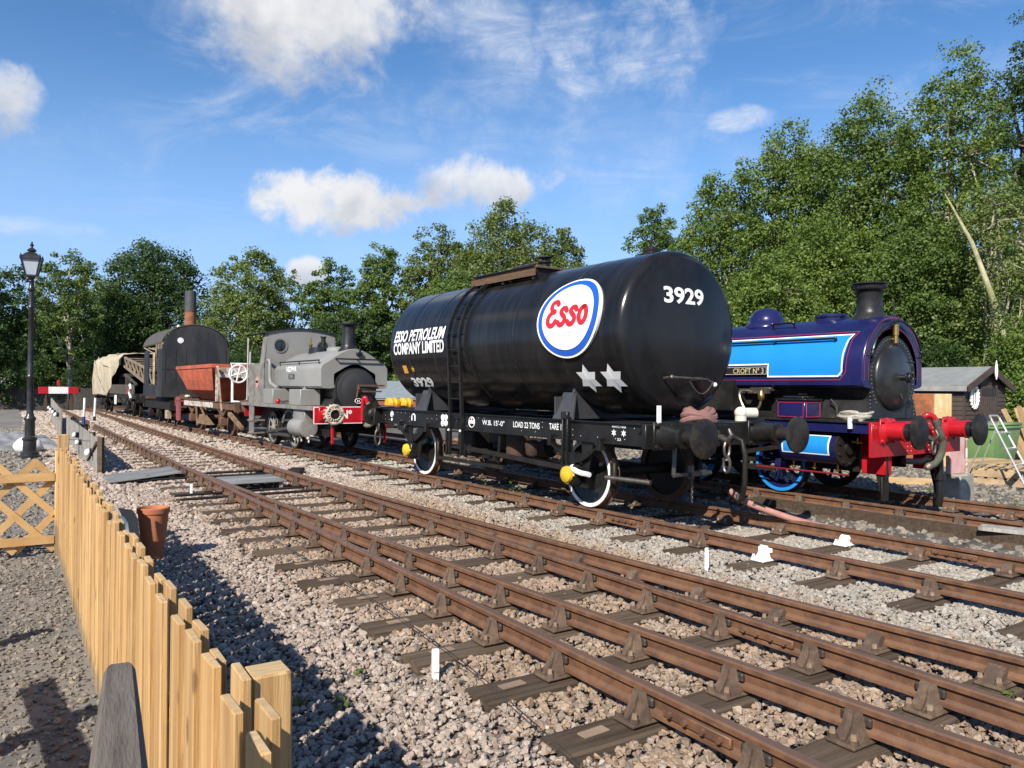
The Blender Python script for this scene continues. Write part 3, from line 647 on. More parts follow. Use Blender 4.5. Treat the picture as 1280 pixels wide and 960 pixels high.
SS = [(.36, .56), (.28, .66), (.14, .66), (.08, .54), (.16, .42), (.28, .32), (.32, .18), (.22, .04), (.08, .02), (-.02, .12)]
OO = [(.18 + .17 * math.cos(t), .34 + .31 * math.sin(t)) for t in np.linspace(PI / 2, PI / 2 + 2 * PI, 25)]
off_ = 0
for gl, adv in ((curve(ES), .56), (curve(SS), .50), (curve(SS), .52), ([Vector(p) for p in OO], 0)):
    v2, fs = stroke2d([(p.x + off_, p.y) for p in gl], .20)
    kx, kt = .415, .335 / TR_
    lettering(badge, 'badge_letter', v2, fs, lambda x, y: on_barrel(.056)(LC - ((x + .02 * y) - .95) * kx, LA + (y - .36) * kt), m_br); off_ += adv
# six-pointed stars
for y in (-2.46, -2.95):
    v2 = []
    for i in range(12): r_ = .225 if i % 2 == 0 else .130; a = PI / 2 + i * PI / 6; v2.append((r_ * math.cos(a), r_ * math.sin(a)))
    v2 = [(0, 0)] + v2; lettering(barrel, 'star', v2, [(0, i, i % 12 + 1) for i in range(1, 13)], lambda a, b, y=y: on_barrel(.010)(y - a, R(-34) + b / TR_), pm('star_white', (.78, .78, .77), (.70, .70, .69), .5))
def wrap_text(txt, h, y, ang, nm, narrow=.8, shear=0, bold=.02, mat=None, align='LEFT'):
    v2, fs = text2d(txt, h, shear, narrow, bold, align); return lettering(barrel, nm, v2, fs, lambda a, b: on_barrel(.011)(y - a, R(ang) + (b - h / 2) / TR_), mat or m_wtext)
def fit_text(txt, h, width, **k):
    v2, fs = text2d(txt, h, narrow=1, **k); return width / (max(p[0] for p in v2) - min(p[0] for p in v2))
for txt, ang in (('ESSO PETROLEUM', 10.4), ('COMPANY LIMITED', -1.6)):
    sh = .22 if ang > 0 else 0.0
    wrap_text(txt, .20, 3.0, ang, 'lettering', fit_text(txt, .20, 1.90, shear=sh, bold=.03), sh, .03)
m = MB(); rows = [[on_barrel(.010)(.93, R(a)) for a in (3, 14)], [on_barrel(.010)(.975, R(a)) for a in (3, 14)]]; m.strip(rows); m.build('lettering', m_wtext, barrel)
wrap_text('3929', .185, 2.62, -36, 'fleet_number', fit_text('3929', .185, .78, bold=.04), 0, .04)
m = MB(); m.strip([[on_barrel(.010)(y, R(a)) for a in (-26, -18)] for y in (2.58, 2.74)]); m.build('data_panel', pm('orange_label', (.72, .36, .05), None, .5), barrel)
lettering(barrel, 'data_star', [(0, 0)] + [((.07 if i % 2 == 0 else .03) * math.cos(PI / 2 + i * PI / 5), (.07 if i % 2 == 0 else .03) * math.sin(PI / 2 + i * PI / 5)) for i in range(10)], [(0, i, i % 10 + 1) for i in range(1, 11)], lambda a, b: on_barrel(.010)(2.36 - a, R(-22) + b / TR_), MATS['orange_label'])
# number on the bulging end
def end_y(x, z):
    r = min(math.hypot(x, z - TZ) / (TR_ - .16), 1); return -TL - .16 - .11 * (1 - r * r) - .005
v2, fs = text2d('3929', .20, 0, fit_text('3929', .20, .74, bold=.03), .03, 'CENTER')
lettering(barrel, 'fleet_number', v2, fs, lambda a, b: (a - .06, end_y(a - .06, 2.74 + b), 2.74 + b), m_wtext)
m = MB(); yE = -TL - .33
m.tube([(-.42, yE + .1, 1.76), (-.42, yE - .02, 1.77), (-.36, yE - .05, 1.77), (.22, yE - .05, 1.75), (.36, yE - .04, 1.70)], .016, 8); m.sphere((-.41, yE - .03, 1.77), .035, 10, 6); m.cyl((.12, yE - .05, 1.75), (.12, yE + .12, 1.75), .03, n=10)
hd = m.build('valve_handle', m_steel, tw)
m = MB(); m.sphere((.38, yE - .05, 1.68), .032, 10, 6); m.build('handle_knob', m_wtext, hd)
m = MB(); m.tube([(x, yE - .07, 1.72 - .16 * (1 - ((x - .1) / .22) ** 2)) for x in np.linspace(-.12, .32, 12)], .010, 6); m.build('safety_chain', m_steel, hd)
# writing and emblems on the solebar
xs = -1.0 - .0075
def sole(txt, h, y, z, w_=None, bold=.01):
    nr = .9 if w_ is None else fit_text(txt, h, w_, bold=bold)
    v2, fs = text2d(txt, h, 0, nr, bold); return lettering(sb_near, 'lettering', v2, fs, lambda a, b: (xs, y - a, z + b), m_wtext)
sb_near = [o for o in tw.children if o.name.startswith('solebar')][0]
sole("W.B. 15'-0\"", .075, .02, 1.03, .62); sole('LOAD 22 TONS', .085, -.83, 1.03, .66); sole('TARE 1', .085, -1.72, 1.04, .27); sole('WATO 14AB', .032, -3.02, 1.125, .26)
def ringmark(y, z, r):
    m = MB(); m.tube([(xs, y + r * math.cos(t), z + r * math.sin(t)) for t in np.linspace(0, 2 * PI, 21)[:-1]], .009, 5, closed=True)
    m.box(xs - .006, xs, y - r * .8, y + r * .8, z - .022, z + .03); m.cyl((xs - .004, y, z + .055), (xs, y, z + .055), .02, n=8); m.build('emblem', m_wtext, sb_near)
ringmark(.34, 1.055, .085); ringmark(1.28, 1.10, .05); ringmark(1.28, 1.0, .05); ringmark(1.17, 1.1, .045); ringmark(1.17, 1.0, .045); ringmark(3.25, 1.09, .05)
m = MB(); m.tube([(xs, 2.42, 1.0), (xs, 2.42, 1.07)] + [(xs, 2.36 + .06 * math.cos(t), 1.07 + .05 * math.sin(t)) for t in np.linspace(0, PI, 8)] + [(xs, 2.30, 1.0)], .013, 6); m.cyl((xs - .004, 3.25, .99), (xs, 3.25, .99), .03, n=10); m.build('emblem', m_wtext, sb_near)
for y in (-3.06, -3.24):
    lettering(sb_near, 'emblem', [(0, 0)] + [((.05 if i % 2 == 0 else .022) * math.cos(PI / 2 + i * PI / 6), (.05 if i % 2 == 0 else .022) * math.sin(PI / 2 + i * PI / 6)) for i in range(12)], [(0, i, i % 12 + 1) for i in range(1, 13)], lambda a, b, y=y: (xs, y - a, 1.06 + b), m_wtext)
sole('22', .03, -3.12, .965, .07)
# vacuum pipe, lamp bracket, hanging chain and pin at the near end
m = MB(); m.tube([(.22, -3.80, .92), (.22, -3.95, 1.02), (.24, -4.06, .98), (.25, -4.10, .80), (.27, -4.08, .45), (.30, -4.02, .24), (.34, -3.93, .19), (.37, -3.90, .28)], .034, 10); m.build('vacuum_hose', m_grime, tw)
m = MB(); m.box(-.99, -.92, -3.80, -3.786, 1.20, 1.42, b=.003); m.build('lamp_bracket', m_wtext, tw)
m = MB(); m.cyl((.66, -3.70, 1.206), (.66, -3.70, 1.30), .075, n=16); m.cyl((.70, -3.72, 1.31), (.86, -3.78, 1.31), .07, n=16); m.sphere((.66, -3.7, 1.31), .085, 14, 8); m.build('pipe_cap', pm('cream_fitting', (.62, .58, .48), (.5, .46, .38), .6, vs=9), tw)
m = MB(); m.cyl((-.62, -3.72, .56), (.05, -3.72, .56), .028, n=8); m.box(-.30, -.02, -3.75, -3.69, .53, .60, b=.01); bar(m, (-.62, -3.72, .56), (-.58, -3.70, .93), .02, .05); m.box(-.36, -.31, -3.78, -3.70, .50, .68, b=.01); m.cyl((-1.0, -2.9, .48), (-.8, -3.5, .46), .03, n=8); sr_ = m.build('shunting_bar', m_steel, tw)
for i in range(9):
    g = MB(); zz = .50 - i * .034; a = (i % 2) * PI / 2
    g.tube([(-.335 + .013 * math.cos(t) * math.cos(a), -3.76 + .013 * math.cos(t) * math.sin(a), zz + .022 * math.sin(t)) for t in np.linspace(0, 2 * PI, 9)[:-1]], .005, 5, closed=True); g.build('chain_link', m_steel, sr_)
# coil of hose lying on the headstock, and the hose on the ground
m = MB()
for k, (r_, z) in enumerate(((.22, 1.235), (.21, 1.29), (.18, 1.325), (.12, 1.34), (.13, 1.245))): m.tube([(r_ * 1.1 * math.cos(t), r_ * .8 * math.sin(t), z + .03 * math.sin(t * 2 + k) + .0) for t in np.linspace(0, 2 * PI, 25)[:-1]], .042, 8, closed=True)
co = m.build('hose_coil', pm('dusty_hose', (.23, .115, .10), (.17, .085, .075), .85, vs=8, bump=.3, bs=60), None, label='coil of faded pink hose lying on the end of the black tank wagon', cat='hose coil', loc=at(V0 + .02, SW - 3.55, -.008), rz=TH)
hp = [(.42, -3.72, .30), (.50, -3.9, .18), (.62, -4.2, .08), (.80, -4.55, -.02), (1.0, -4.85, -.08), (1.2, -5.15, -.13), (1.35, -5.45, -.17), (1.40, -5.9, -.17)]
m = MB(); m.tube(curve([(*p,) for p in hp], 6), .042, 10); hz = m.build('ground_hose', m_hosep, None, label='pale pink hose running down from the tank wagon onto the stones', cat='hose', loc=at(V0, SW), rz=TH)
m = MB(); m.tube([(.545, -4.0, .145), (.60, -4.14, .098)], .047, 10); m.build('hose_clip', m_frame, hz)
# ------------------------------------------------------------------ blue saddle tank locomotive
m_navy = pm('navy_gloss', (.0085, .011, .056), (.0105, .0125, .066), .24, vs=.8, spec=.35, dirt=(.022, .02, .095), damt=.4, ds=2, rrange=.04)
m_sky = pm('light_blue_paint', (.016, .235, .63), (.016, .215, .59), .22, vs=2, coat=.3)
m_linew = pm('lining_white', (.80, .82, .84), None, .4); m_liner = pm('lining_red', (.42, .03, .06), None, .4)
m_red = pm('buffer_beam_red', (.44, .010, .017), (.38, .010, .016), .28, vs=2, dirt=(.25, .01, .015), damt=.4, ds=4, rrange=.06)
m_smoke = pm('smokebox_black', (.010, .010, .0105), (.017, .0165, .016), .38, vs=3, bump=.2, bs=25, spec=.35, dirt=(.035, .033, .031), damt=.5, ds=4, rrange=.1)
m_brass = pm('brass', (.50, .33, .10), (.42, .26, .08), .32, .9, vs=6); m_copper = pm('copper_pipe', (.52, .40, .30), None, .35, .8)
m_bpipe = pm('black_pipe', (.014, .014, .015), None, .3)
m_rope = pm('old_rope', (.40, .37, .31), (.28, .25, .2), .95, vs=30, bump=1, bs=120)
m_hoseg = pm('grey_green_hose', (.085, .082, .058), (.06, .06, .045), .75, vs=12, bump=.5, bs=90)
bl_ = thing('blue_locomotive', 'dark blue saddle tank locomotive with light blue panel and red buffer beam', 'steam locomotive', at(V1, 6.0), TH)
m = MB(); m.box(-1.23, 1.26, -.05, 0, .69, 1.18, b=.006); beam = m.build('buffer_beam', m_red, bl_)
rivets(beam, [(x, -.05, z) for x in (-.30, -.20, .20, .30, .42, 1.2) for z in np.arange(.75, 1.16, .065)] + [(x, -.05, 1.14) for x in np.arange(-1.2, .2, .2)], (0, -1, 0), pm('rivet_pink', (.62, .25, .25), None, .4), .012)
for x in (-.865, .865):
    bo = MB(); D_ = Vector((0, -1, 0)); bo.cur = 0
    bo.lathe([(.19, 0), (.165, .03), (.13, .06), (.125, .27), (.14, .275), (.14, .30), (.1, .305)], (0, 0, 0), D_, 24)
    for px_, pz_ in ((-.14, -.14), (.14, -.14), (-.14, .14), (.14, .14)): bo.cyl((px_, 0, pz_), (px_, -.05, pz_), .034, .022, 8)
    bo.box(-.18, .18, -.018, 0, -.18, .18, b=.006)
    bo.cur = 1; bo.lathe([(.12, .29), (.115, .36), (.08, .365), (.08, .43)], (0, 0, 0), D_, 20)
    b_ = bo.build('buffer', [m_red, m_bpipe], bl_, loc=(x, -.05, 1.055))
    h = MB(); h.lathe([(.08, .40), (.12, .435), (.235, .45), (.235, .475), (.21, .487), (.02, .495), (0, .496)], (0, 0, 0), D_, 36); h.build('buffer_head', m_face, b_)
coupling(bl_, -.05, -1, .93, 1)
m = MB(); m.box(-1.27, 1.27, 0, 7.2, 1.165, 1.19); fp = m.build('footplate', m_smoke, bl_)
m = MB()
for sx_ in (-1, 1): m.box(sx_ * 1.20, sx_ * 1.235, .0, 7.2, 1.02, 1.165)
m.build('valance', m_navy, bl_)
m = MB()
for sx_ in (-1, 1):
    m.box(sx_ * .62, sx_ * .66, .48, 7.0, .42, 1.165)
m.build('main_frame', m_grime, bl_)
for sx_ in (-1, 1): m = MB(); m.box(sx_ * .62, sx_ * .80, 0.002, .36, .42, .69, b=.01); m.box(sx_ * .62, sx_ * .66, .002, .47, .685, 1.16); m.build('frame_extension', m_red, bl_)
m = MB(); m.box(-.61, .61, .6, 6.8, .45, 1.0); m.cyl((0, .42, 1.80), (0, 4.4, 1.80), .60, n=32); m.box(-.55, .55, .5, 4.6, 1.19, 1.75); m.box(-.9, .9, 2.6, 4.4, 1.19, 1.78); m.build('boiler', m_smoke, bl_)
# smokebox: front plate with flared base, rivet rings, dished door
m = MB(); pl = arc((0, 1.82), .635, R(-28), R(208), 36); pl = pl + [(-.62, 1.42), (-.70, 1.20), (.70, 1.20), (.62, 1.42)]
m.prism(pl, .34, .42, 'y'); m.prism([(x * .99, z) for x, z in pl], .42, 1.1, 'y'); smb = m.build('smokebox', m_smoke, bl_, 40)
rv = [(.585 * math.cos(a), .34, 1.82 + .585 * math.sin(a)) for a in np.linspace(R(-40), R(220), 44)] + [(sx_ * .61, .34, z) for sx_ in (-1, 1) for z in np.arange(1.26, 1.6, .055)]
rivets(smb, rv, (0, -1, 0), pm('rivet_grey', (.085, .083, .08), None, .45), .015)
m = MB(); m.lathe([(.50, -.02), (.50, .012), (.475, .035), (.40, .075), (.25, .11), (.1, .125), (0, .128)], (0, .335, 1.82), (0, -1, 0), 48); dr = m.build('smokebox_door', pm('door_black', (.012, .012, .012), (.02, .02, .0195), .30, vs=2.2, dirt=(.034, .033, .032), damt=.6, ds=3, rrange=.08), smb, 50)
g = MB(); g.cyl((0, .21, 1.82), (0, .08, 1.82), .045, n=14); g.lathe([(.085, .0), (.085, .02), (.05, .03)], (0, .11, 1.82), (0, -1, 0), 18); g.tube([(.06 * math.cos(a), .06, 1.82 + .06 * math.sin(a)) for a in np.linspace(0, 2 * PI, 17)[:-1]], .014, 8, closed=True); g.cyl((0, .1, 1.82), (-.02, .08, 1.52), .014, .012, 8); g.cyl((0, .07, 1.82), (.16, .07, 1.80), .012, n=8); g.cyl((.02, .24, 2.06), (.46, .27, 2.06), .016, n=8); g.cyl((.02, .24, 1.60), (.02, .2, 1.5), .02, n=8)
g.build('door_handle', m_bpipe, dr)
# saddle tank
XW, ZC, ZB, RT = .83, 1.93, 1.70, .83
def tank_pt(t, o=0.0):                                 # t: distance along the outline from the near bottom edge, o: outward offset
    st = ZC - ZB
    if t < 0: return (-XW - o + min(.12, -t), ZB - max(0, .0))
    if t <= st: return (-XW - o, ZB + t)
    if t <= st + PI * RT: a = PI - (t - st) / RT; return ((RT + o) * math.cos(a), ZC + (RT + o) * math.sin(a))
    return (XW + o, ZC - (t - st - PI * RT))
tot = 2 * (ZC - ZB) + PI * RT
outl = [(-XW + .16, ZB - .05), (-XW + .04, ZB - .03)] + [tank_pt(t) for t in np.linspace(0, tot, 56)] + [(XW - .04, ZB - .03), (XW - .16, ZB - .05)]
inn = [(x * .79, (z - ZC) * .79 + ZC) for x, z in outl]
m = MB(); Y0, Y1 = .33, 4.35; r_in = .68
def ringrow(y, k): return [((x) * k, y, (z - ZC) * k + ZC) for x, z in outl]
m.strip([[(x * .80, Y0, (z - 1.86) * .80 + 1.86) for x, z in outl], ringrow(Y0, .985), ringrow(Y0 + .012, .996), ringrow(Y0 + .03, 1.0), ringrow(1.6, 1), ringrow(3, 1), ringrow(Y1, 1), ringrow(Y1, .6)])
st_ = m.build('saddle_tank', m_navy, bl_, 50)
def line_on_tank(pts, wd, mat, name, o=.004, par=None):
    """painted line along (y, t) points of the near side"""
    m = MB(); P = [Vector(p) for p in pts]; n = len(P); L = []; Rr = []
    closed = (P[0] - P[-1]).length < 1e-6
    for i, p in enumerate(P):
        a = P[i - 1] if i else (P[-2] if closed else P[0]); b = P[i + 1] if i < n - 1 else (P[1] if closed else P[-1])
        d1 = (p - a).normalized() if (p - a).length > 0 else (b - p).normalized(); d2 = (b - p).normalized() if (b - p).length > 0 else d1
        nn = Vector((-(d1 + d2).y, (d1 + d2).x)).normalized(); k = 1 / max(.5, nn.dot(Vector((-d1.y, d1.x))))
        L.append(p + nn * wd / 2 * k); Rr.append(p - nn * wd / 2 * k)
    for i in range(n - 1):
        q = max(1, int((P[i + 1] - P[i]).length / .06)); rows = []
        for j in range(q + 1):
            f = j / q; rows.append([(tank_pt(w_.y, o)[0], w_.x, tank_pt(w_.y, o)[1]) for w_ in (L[i].lerp(L[i + 1], f), Rr[i].lerp(Rr[i + 1], f))])
        m.strip(rows)
    return m.build(name, mat, par or st_, 0)
YF, YN, TB, TM, TT = .66, 1.96, .135, .335, .80
path = [(YF + .06, TB), (YN, TB), (YN, TM), (4.2, TM), (4.2, TT), (YF - .08, TT), (YF - .03, TT - .1), (YF - .06 + .06, TT - .35), (YF, TB + .07), (YF + .06, TB)]
m = MB()
for ya, yb, t0 in ((YF, YN, TB), (YN, 4.2, TM)):       # panel sheet, notched over the nameplate
    rows = []
    for i, y in enumerate(np.linspace(ya, yb, 14)):
        f0 = -.06 if (ya == YF and i == 0) else 0
        rows.append([(tank_pt(t, .0025)[0], y + (f0 * ((t - TB) / (TT - TB))), tank_pt(t, .0025)[1]) for t in np.linspace(t0, TT, 16)])
    m.strip(rows)
m.build('side_panel', m_sky, st_, 60)
line_on_tank(path, .024, m_linew, 'white_lining', .0045)
red = [(YF + .03, TB - .055), (4.3, TB - .055), (4.3, TT + .055), (YF - .15, TT + .055), (YF - .09, TT - .1), (YF - .06, TB + .05), (YF + .03, TB - .055)]
line_on_tank(red, .010, m_liner, 'red_lining', .0045)
def front_arc(rad, wd, mat, nm, z0=ZC, leg=.16):
    m = MB(); rows = []
    pts = [(-rad, z0 - leg)] + [(rad * math.cos(a), z0 + rad * math.sin(a)) for a in np.linspace(PI, 0, 40)] + [(rad, z0 - leg)]
    for i, (x, z) in enumerate(pts):
        k = (rad - wd) / rad; xi = x * k; zi = (z - z0) * k + z0 if 0 < i < len(pts) - 1 else z
        rows.append([(x, Y0 - .003, z), (xi, Y0 - .003, zi)])
    m.strip(rows); m.build(nm, mat, st_, 0)
front_arc(.80, .010, m_liner, 'red_lining'); front_arc(.69, .008, m_liner, 'red_lining', 1.88, .1)
m = MB(); m.box(-.862, -.842, YN - .02 - 1.45, YN - .02, 1.87, 1.995, mat=Matrix.Translation((0, 1.49, 0))); npl = m.build('nameplate', pm('plate_black', (.02, .02, .02), None, .4), st_)
v2, fs = text2d('CROFT N\u00ba 3', .085, 0, .95, .012); wmax = max(p[0] for p in v2)
lettering(npl, 'nameplate_lettering', v2, fs, lambda a, b: (-.8645, YN + .06 + wmax - a, 1.89 + b), pm('plate_letters', (.50, .44, .28), None, .45))
m = MB(); m.tube([(-.866, YN + .005, 1.875), (-.866, YN + .005, 1.99), (-.866, YN + 1.4, 1.99)], .006, 5); m.tube([(-.866, YN + .005, 1.875), (-.866, YN + 1.4, 1.875)], .006, 5); m.build('nameplate_rim', MATS['plate_letters'], npl)
m = MB(); hx, hz = tank_pt(TT - .10, .055); m.cyl((hx, .80, hz), (hx, 4.0, hz), .018, n=10)
for y in (.82, 1.9, 3.0, 4.0): q = tank_pt(TT - .10, -.01); m.cyl((q[0], y, q[1]), (hx, y, hz), .013, n=8); m.sphere((hx, y, hz), .028, 10, 6)
m.build('handrail', m_bpipe, bl_)
m = MB(); m.tube([(-.70, .32, 2.14), (-.70, .27, 2.14)] + [(.72 * math.cos(a), .26, 1.98 + .70 * math.sin(a)) for a in np.linspace(R(165), R(15), 20)] + [(.70, .27, 2.14), (.70, .32, 2.14)], .016, 8)
for a in (R(160), R(90), R(20)): m.sphere((.72 * math.cos(a), .265, 1.98 + .70 * math.sin(a)), .028, 10, 6)
m.build('front_handrail', m_bpipe, bl_)
m = MB(); m.lathe([(.36, -.06), (.35, .0), (.31, .03), (.295, .10), (.25, .20), (.15, .275), (.0, .30)], (0, 2.62, ZC + RT - .01), (0, 0, 1), 36); m.build('dome', m_navy, bl_, 60)
m = MB(); m.lathe([(.24, -.05), (.24, .03), (.26, .035), (.26, .07), (.2, .09), (0, .095)], (0, 1.36, ZC + RT), (0, 0, 1), 28); m.build('filler_lid', m_navy, bl_)
m = MB()
for x in (-.45,):
    q = tank_pt((ZC - ZB) + RT * R(57), .10); q0 = tank_pt((ZC - ZB) + RT * R(57), -.01)
    m.tube([(q0[0], 1.72, q0[1]), (q[0], 1.72, q[1]), (q[0], 2.12, q[1]), (q0[0], 2.12, q0[1])], .018, 8)
    for y in (1.72, 2.12): m.sphere((q[0], y, q[1]), .03, 8, 6)
m.build('tank_step', m_bpipe, bl_)
m = MB(); m.lathe([(.30, -.07), (.27, -.01), (.215, .05), (.195, .10), (.19, .15), (.185, .38), (.20, .41), (.245, .43), (.255, .455), (.235, .475), (.235, .50), (.285, .515), (.275, .53), (.2, .535), (.15, .53), (.15, .3)], (0, .72, ZC + RT - .01), (0, 0, 1), 40, cap=False); m.build('chimney', m_smoke, bl_, 30)
m = MB(); m.cyl((.0, .30, 2.34), (.0, .30, 2.46), .034, n=14); m.cyl((.0, .30, 2.46), (.0, .30, 2.60), .045, n=16); m.lathe([(.05, 0), (.05, .02), (.02, .04)], (0, .30, 2.60), (0, 0, 1), 14); m.cyl((0, .3, 2.4), (0, .34, 2.4), .03, n=10); m.build('front_lamp_iron', m_brass, bl_)
m = MB(); m.cyl((.05, .36, 2.75), (.05, .36, 2.98), .014, n=8); m.box(.02, .09, .34, .38, 2.74, 2.79, b=.006); m.build('lamp_bracket', m_bpipe, bl_)
# sandbox, cylinder, pipes
m = MB(); m.box(-1.20, -.80, 1.02, 1.52, 1.19, 1.46, b=.012); sdb = m.build('sandbox', m_navy, bl_)
m = MB()
for (a, b, c, d) in ((-1.204, 1.04, 1.50, 1.215), ): m.tube([(-1.203, 1.05, 1.215), (-1.203, 1.49, 1.215), (-1.203, 1.49, 1.43), (-1.203, 1.05, 1.43)], .006, 4, closed=True); m.tube([(-1.17, 1.017, 1.215), (-.83, 1.017, 1.215), (-.83, 1.017, 1.43), (-1.17, 1.017, 1.43)], .006, 4, closed=True)
m.build('red_lining', m_liner, sdb)
m = MB(); m.box(-1.22, -.78, 1.0, 1.54, 1.46, 1.49, b=.008); m.box(-1.15, -.85, 1.08, 1.46, 1.49, 1.53, b=.015); m.cyl((-1.1, 1.2, 1.555), (-.9, 1.2, 1.555), .014, n=8); m.build('sandbox_lid', m_bpipe, sdb)
m = MB(); m.cyl((-.98, .52, .78), (-.98, 1.45, .78), .255, n=32); m.box(-1.1, -.66, .55, 1.42, .62, 1.03, b=.02); cy_ = m.build('cylinder', m_navy, bl_)
def cylp(y, a, o=.003): return (-.98 - (.255 + o) * math.cos(a), y, .78 + (.255 + o) * math.sin(a))
m = MB(); m.strip([[cylp(y, a) for a in np.linspace(R(-22), R(42), 10)] for y in (.62, 1.38)]); m.build('cylinder_panel', m_sky, cy_, 60)
m = MB()
for (y0_, y1_, a0, a1) in ((.60, 1.40, -24, -20), (.60, 1.40, 40, 44), (.60, .625, -24, 44), (1.375, 1.40, -24, 44)): m.strip([[cylp(y, R(a), .005) for a in np.linspace(a0, a1, 8)] for y in (y0_, y1_)])
m.build('white_lining', m_linew, cy_, 60)
m = MB(); m.lathe([(.255, 0), (.265, .01), (.265, .04), (.2, .055), (.09, .06), (.09, .1), (.0, .1)], (-.98, .52, .78), (0, -1, 0), 28)
for k in range(9): a = k * 2 * PI / 9; m.cyl((-.98 + .225 * math.cos(a), .47, .78 + .225 * math.sin(a)), (-.98 + .225 * math.cos(a), .44, .78 + .225 * math.sin(a)), .02, n=6)
m.build('cylinder_cover', m_grime, cy_)
m = MB(); m.cyl((-.9, .46, .88), (-.78, .36, .86), .018, n=8); m.cyl((-.83, .40, .84), (-.83, .40, .93), .014, n=8)
for y in (.62, 1.0, 1.36): m.cyl((-.98, y, .54), (-.98, y, .44), .016, n=8); m.sphere((-.98, y, .45), .03, 10, 6); m.cyl((-1.04, y, .46), (-.92, y, .46), .01, n=6)
m.build('drain_cocks', m_brass, cy_)
m = MB(); m.cyl((-1.05, .4, .40), (-1.05, 2.0, .40), .014, n=8); m.build('drain_rod', pm('dull_red', (.20, .012, .018), None, .5), bl_)
ME_BW = wheel_mesh('wheel', .47, [m_grime, m_navy, m_sky], spokes=10)
for y in (1.75, 3.5):
    for sx_ in (-1, 1): link('wheel', ME_BW, bl_, loc=(sx_ * .80, y, .47), rz=0 if sx_ < 0 else PI)
    m = MB(); m.cyl((-.8, y, .47), (.8, y, .47), .08, n=12); m.build('axle', m_grime, bl_)
m = MB(); 
for y in (3.5,): 
    m.tube([(-.802, y + .385 * math.cos(a), .47 + .385 * math.sin(a)) for a in np.linspace(0, 2 * PI, 37)[:-1]], .03, 6, closed=True)
m.build('wheel_band', m_sky, bl_)
m = MB(); bar(m, (-.9, 1.75, .37), (-.9, 3.5, .37), .05, .08); bar(m, (-.98, 1.4, .77), (-.94, 3.4, .40), .05, .07); m.cyl((-.98, 1.4, .78), (-.98, 1.75, .78), .035, n=10); m.build('coupling_rod', m_grime, bl_)
m = MB()
for x in (-.75, .75): m.prism([(-.0, .69), (.18, .69), (.16, .42), (.07, .06), (.02, .06), (-.02, .42)], x - .015, x + .015, 'x'); m.box(x - .09, x + .09, .02, .05, .05, .40, b=.01)
m.build('guard_iron', m_grime, bl_)
m = MB(); m.tube(curve([(-.02, -.10, 1.05), (-.02, -.12, 1.20), (.0, -.17, 1.27), (.06, -.22, 1.255), (.10, -.24, 1.20)], 5), .045, 12); vp_ = m.build('vacuum_pipe', m_red, bl_)
m = MB(); m.tube(curve([(.10, -.24, 1.21), (.15, -.27, 1.05), (.24, -.28, .86), (.24, -.25, .68), (.12, -.22, .56), (.0, -.20, .53)], 6), .052, 12); vh = m.build('vacuum_hose', m_hoseg, vp_)
m = MB(); m.tube([(.115, -.25, 1.18), (.13, -.26, 1.12)], .06, 12); m.tube([(.19, -.275, .965), (.215, -.278, .92)], .056, 12); m.build('hose_clip', m_steel, vh)
m = MB(); m.cyl((.0, -.2, .53), (-.06, -.19, .50), .055, .035, 12); m.build('hose_nozzle', m_copper, vh)
m = MB(); m.tube(curve([(.30, -.02, .9), (.42, -.12, .75), (.44, -.14, .45), (.44, -.14, .1), (.44, -.12, -.08)], 5), .05, 10); m.tube(curve([(-.50, -.1, .62), (-.1, -.12, .60), (.2, -.1, .62), (.3, .0, .66)], 4), .045, 10); m.cyl((.44, -.14, .40), (.44, -.14, .30), .075, n=12); m.tube([(.56, -.1, .62), (.56, -.12, .1), (.54, -.1, -.1)], .035, 8); m.build('steam_heat_pipe', m_bpipe, bl_)
m = MB(); m.tube(curve([(-.70, 2.35, 1.60), (-1.1, 2.3, 1.58), (-1.14, 2.2, 1.35), (-1.12, 2.05, 1.25), (-1.1, 1.92, 1.35), (-1.1, 1.88, 1.5)], 6), .02, 8); inj = m.build('injector_pipe', m_copper, bl_)
m = MB(); m.lathe([(.03, 0), (.055, .03), (.055, .10), (.035, .13), (.035, .17)], (-1.1, 1.88, 1.45), (0, 0, 1), 14); m.cyl((-1.02, 1.62, 1.19), (-1.02, 1.62, 1.42), .018, n=8); m.sphere((-1.02, 1.62, 1.44), .035, 10, 6); m.build('valve', m_brass, inj)
m = MB(); m.tube([(-.66, .95, 1.40), (-.72, .9, 1.48), (-.74, .8, 1.40), (-.74, .78, 1.2)], .014, 6); m.build('lubricator_pipe', m_steel, bl_)
m = MB(); m.tube([(-1.13, .34, 1.21), (-1.2, .30, 1.225), (-1.26, .26, 1.20), (-1.27, .25, 1.08)], .035, 10); m.build('pipe_elbow', pm('white_cap', (.62, .60, .56), None, .5), bl_)
m = MB(); m.box(-.85, -.45, 1.9, 2.3, 1.60, 1.66, b=.01); m.box(-.87, -.84, 1.9, 2.5, 1.56, 1.64); m.build('tank_bracket', m_steel, bl_)
# cab behind the tank wagon
m = MB(); m.box(-1.15, -1.11, 4.37, 6.6, 1.19, 2.35); m.box(1.11, 1.15, 4.37, 6.6, 1.19, 2.35); m.box(-1.12, 1.12, 4.36, 4.40, 1.19, 3.0); m.box(-1.12, 1.12, 6.56, 6.60, 1.19, 3.0)
for sx_ in (-1, 1): m.box(sx_ * 1.11, sx_ * 1.15, 4.37, 4.7, 2.35, 3.0); m.box(sx_ * 1.11, sx_ * 1.15, 6.3, 6.6, 2.35, 3.0)
m.strip([[(1.25 * math.sin(a), y, 1.0 + 2.25 * math.cos(a) * 1.0) for a in np.linspace(-.55, .55, 12)] for y in (4.2, 6.75)]); m.build('cab', m_navy, bl_)
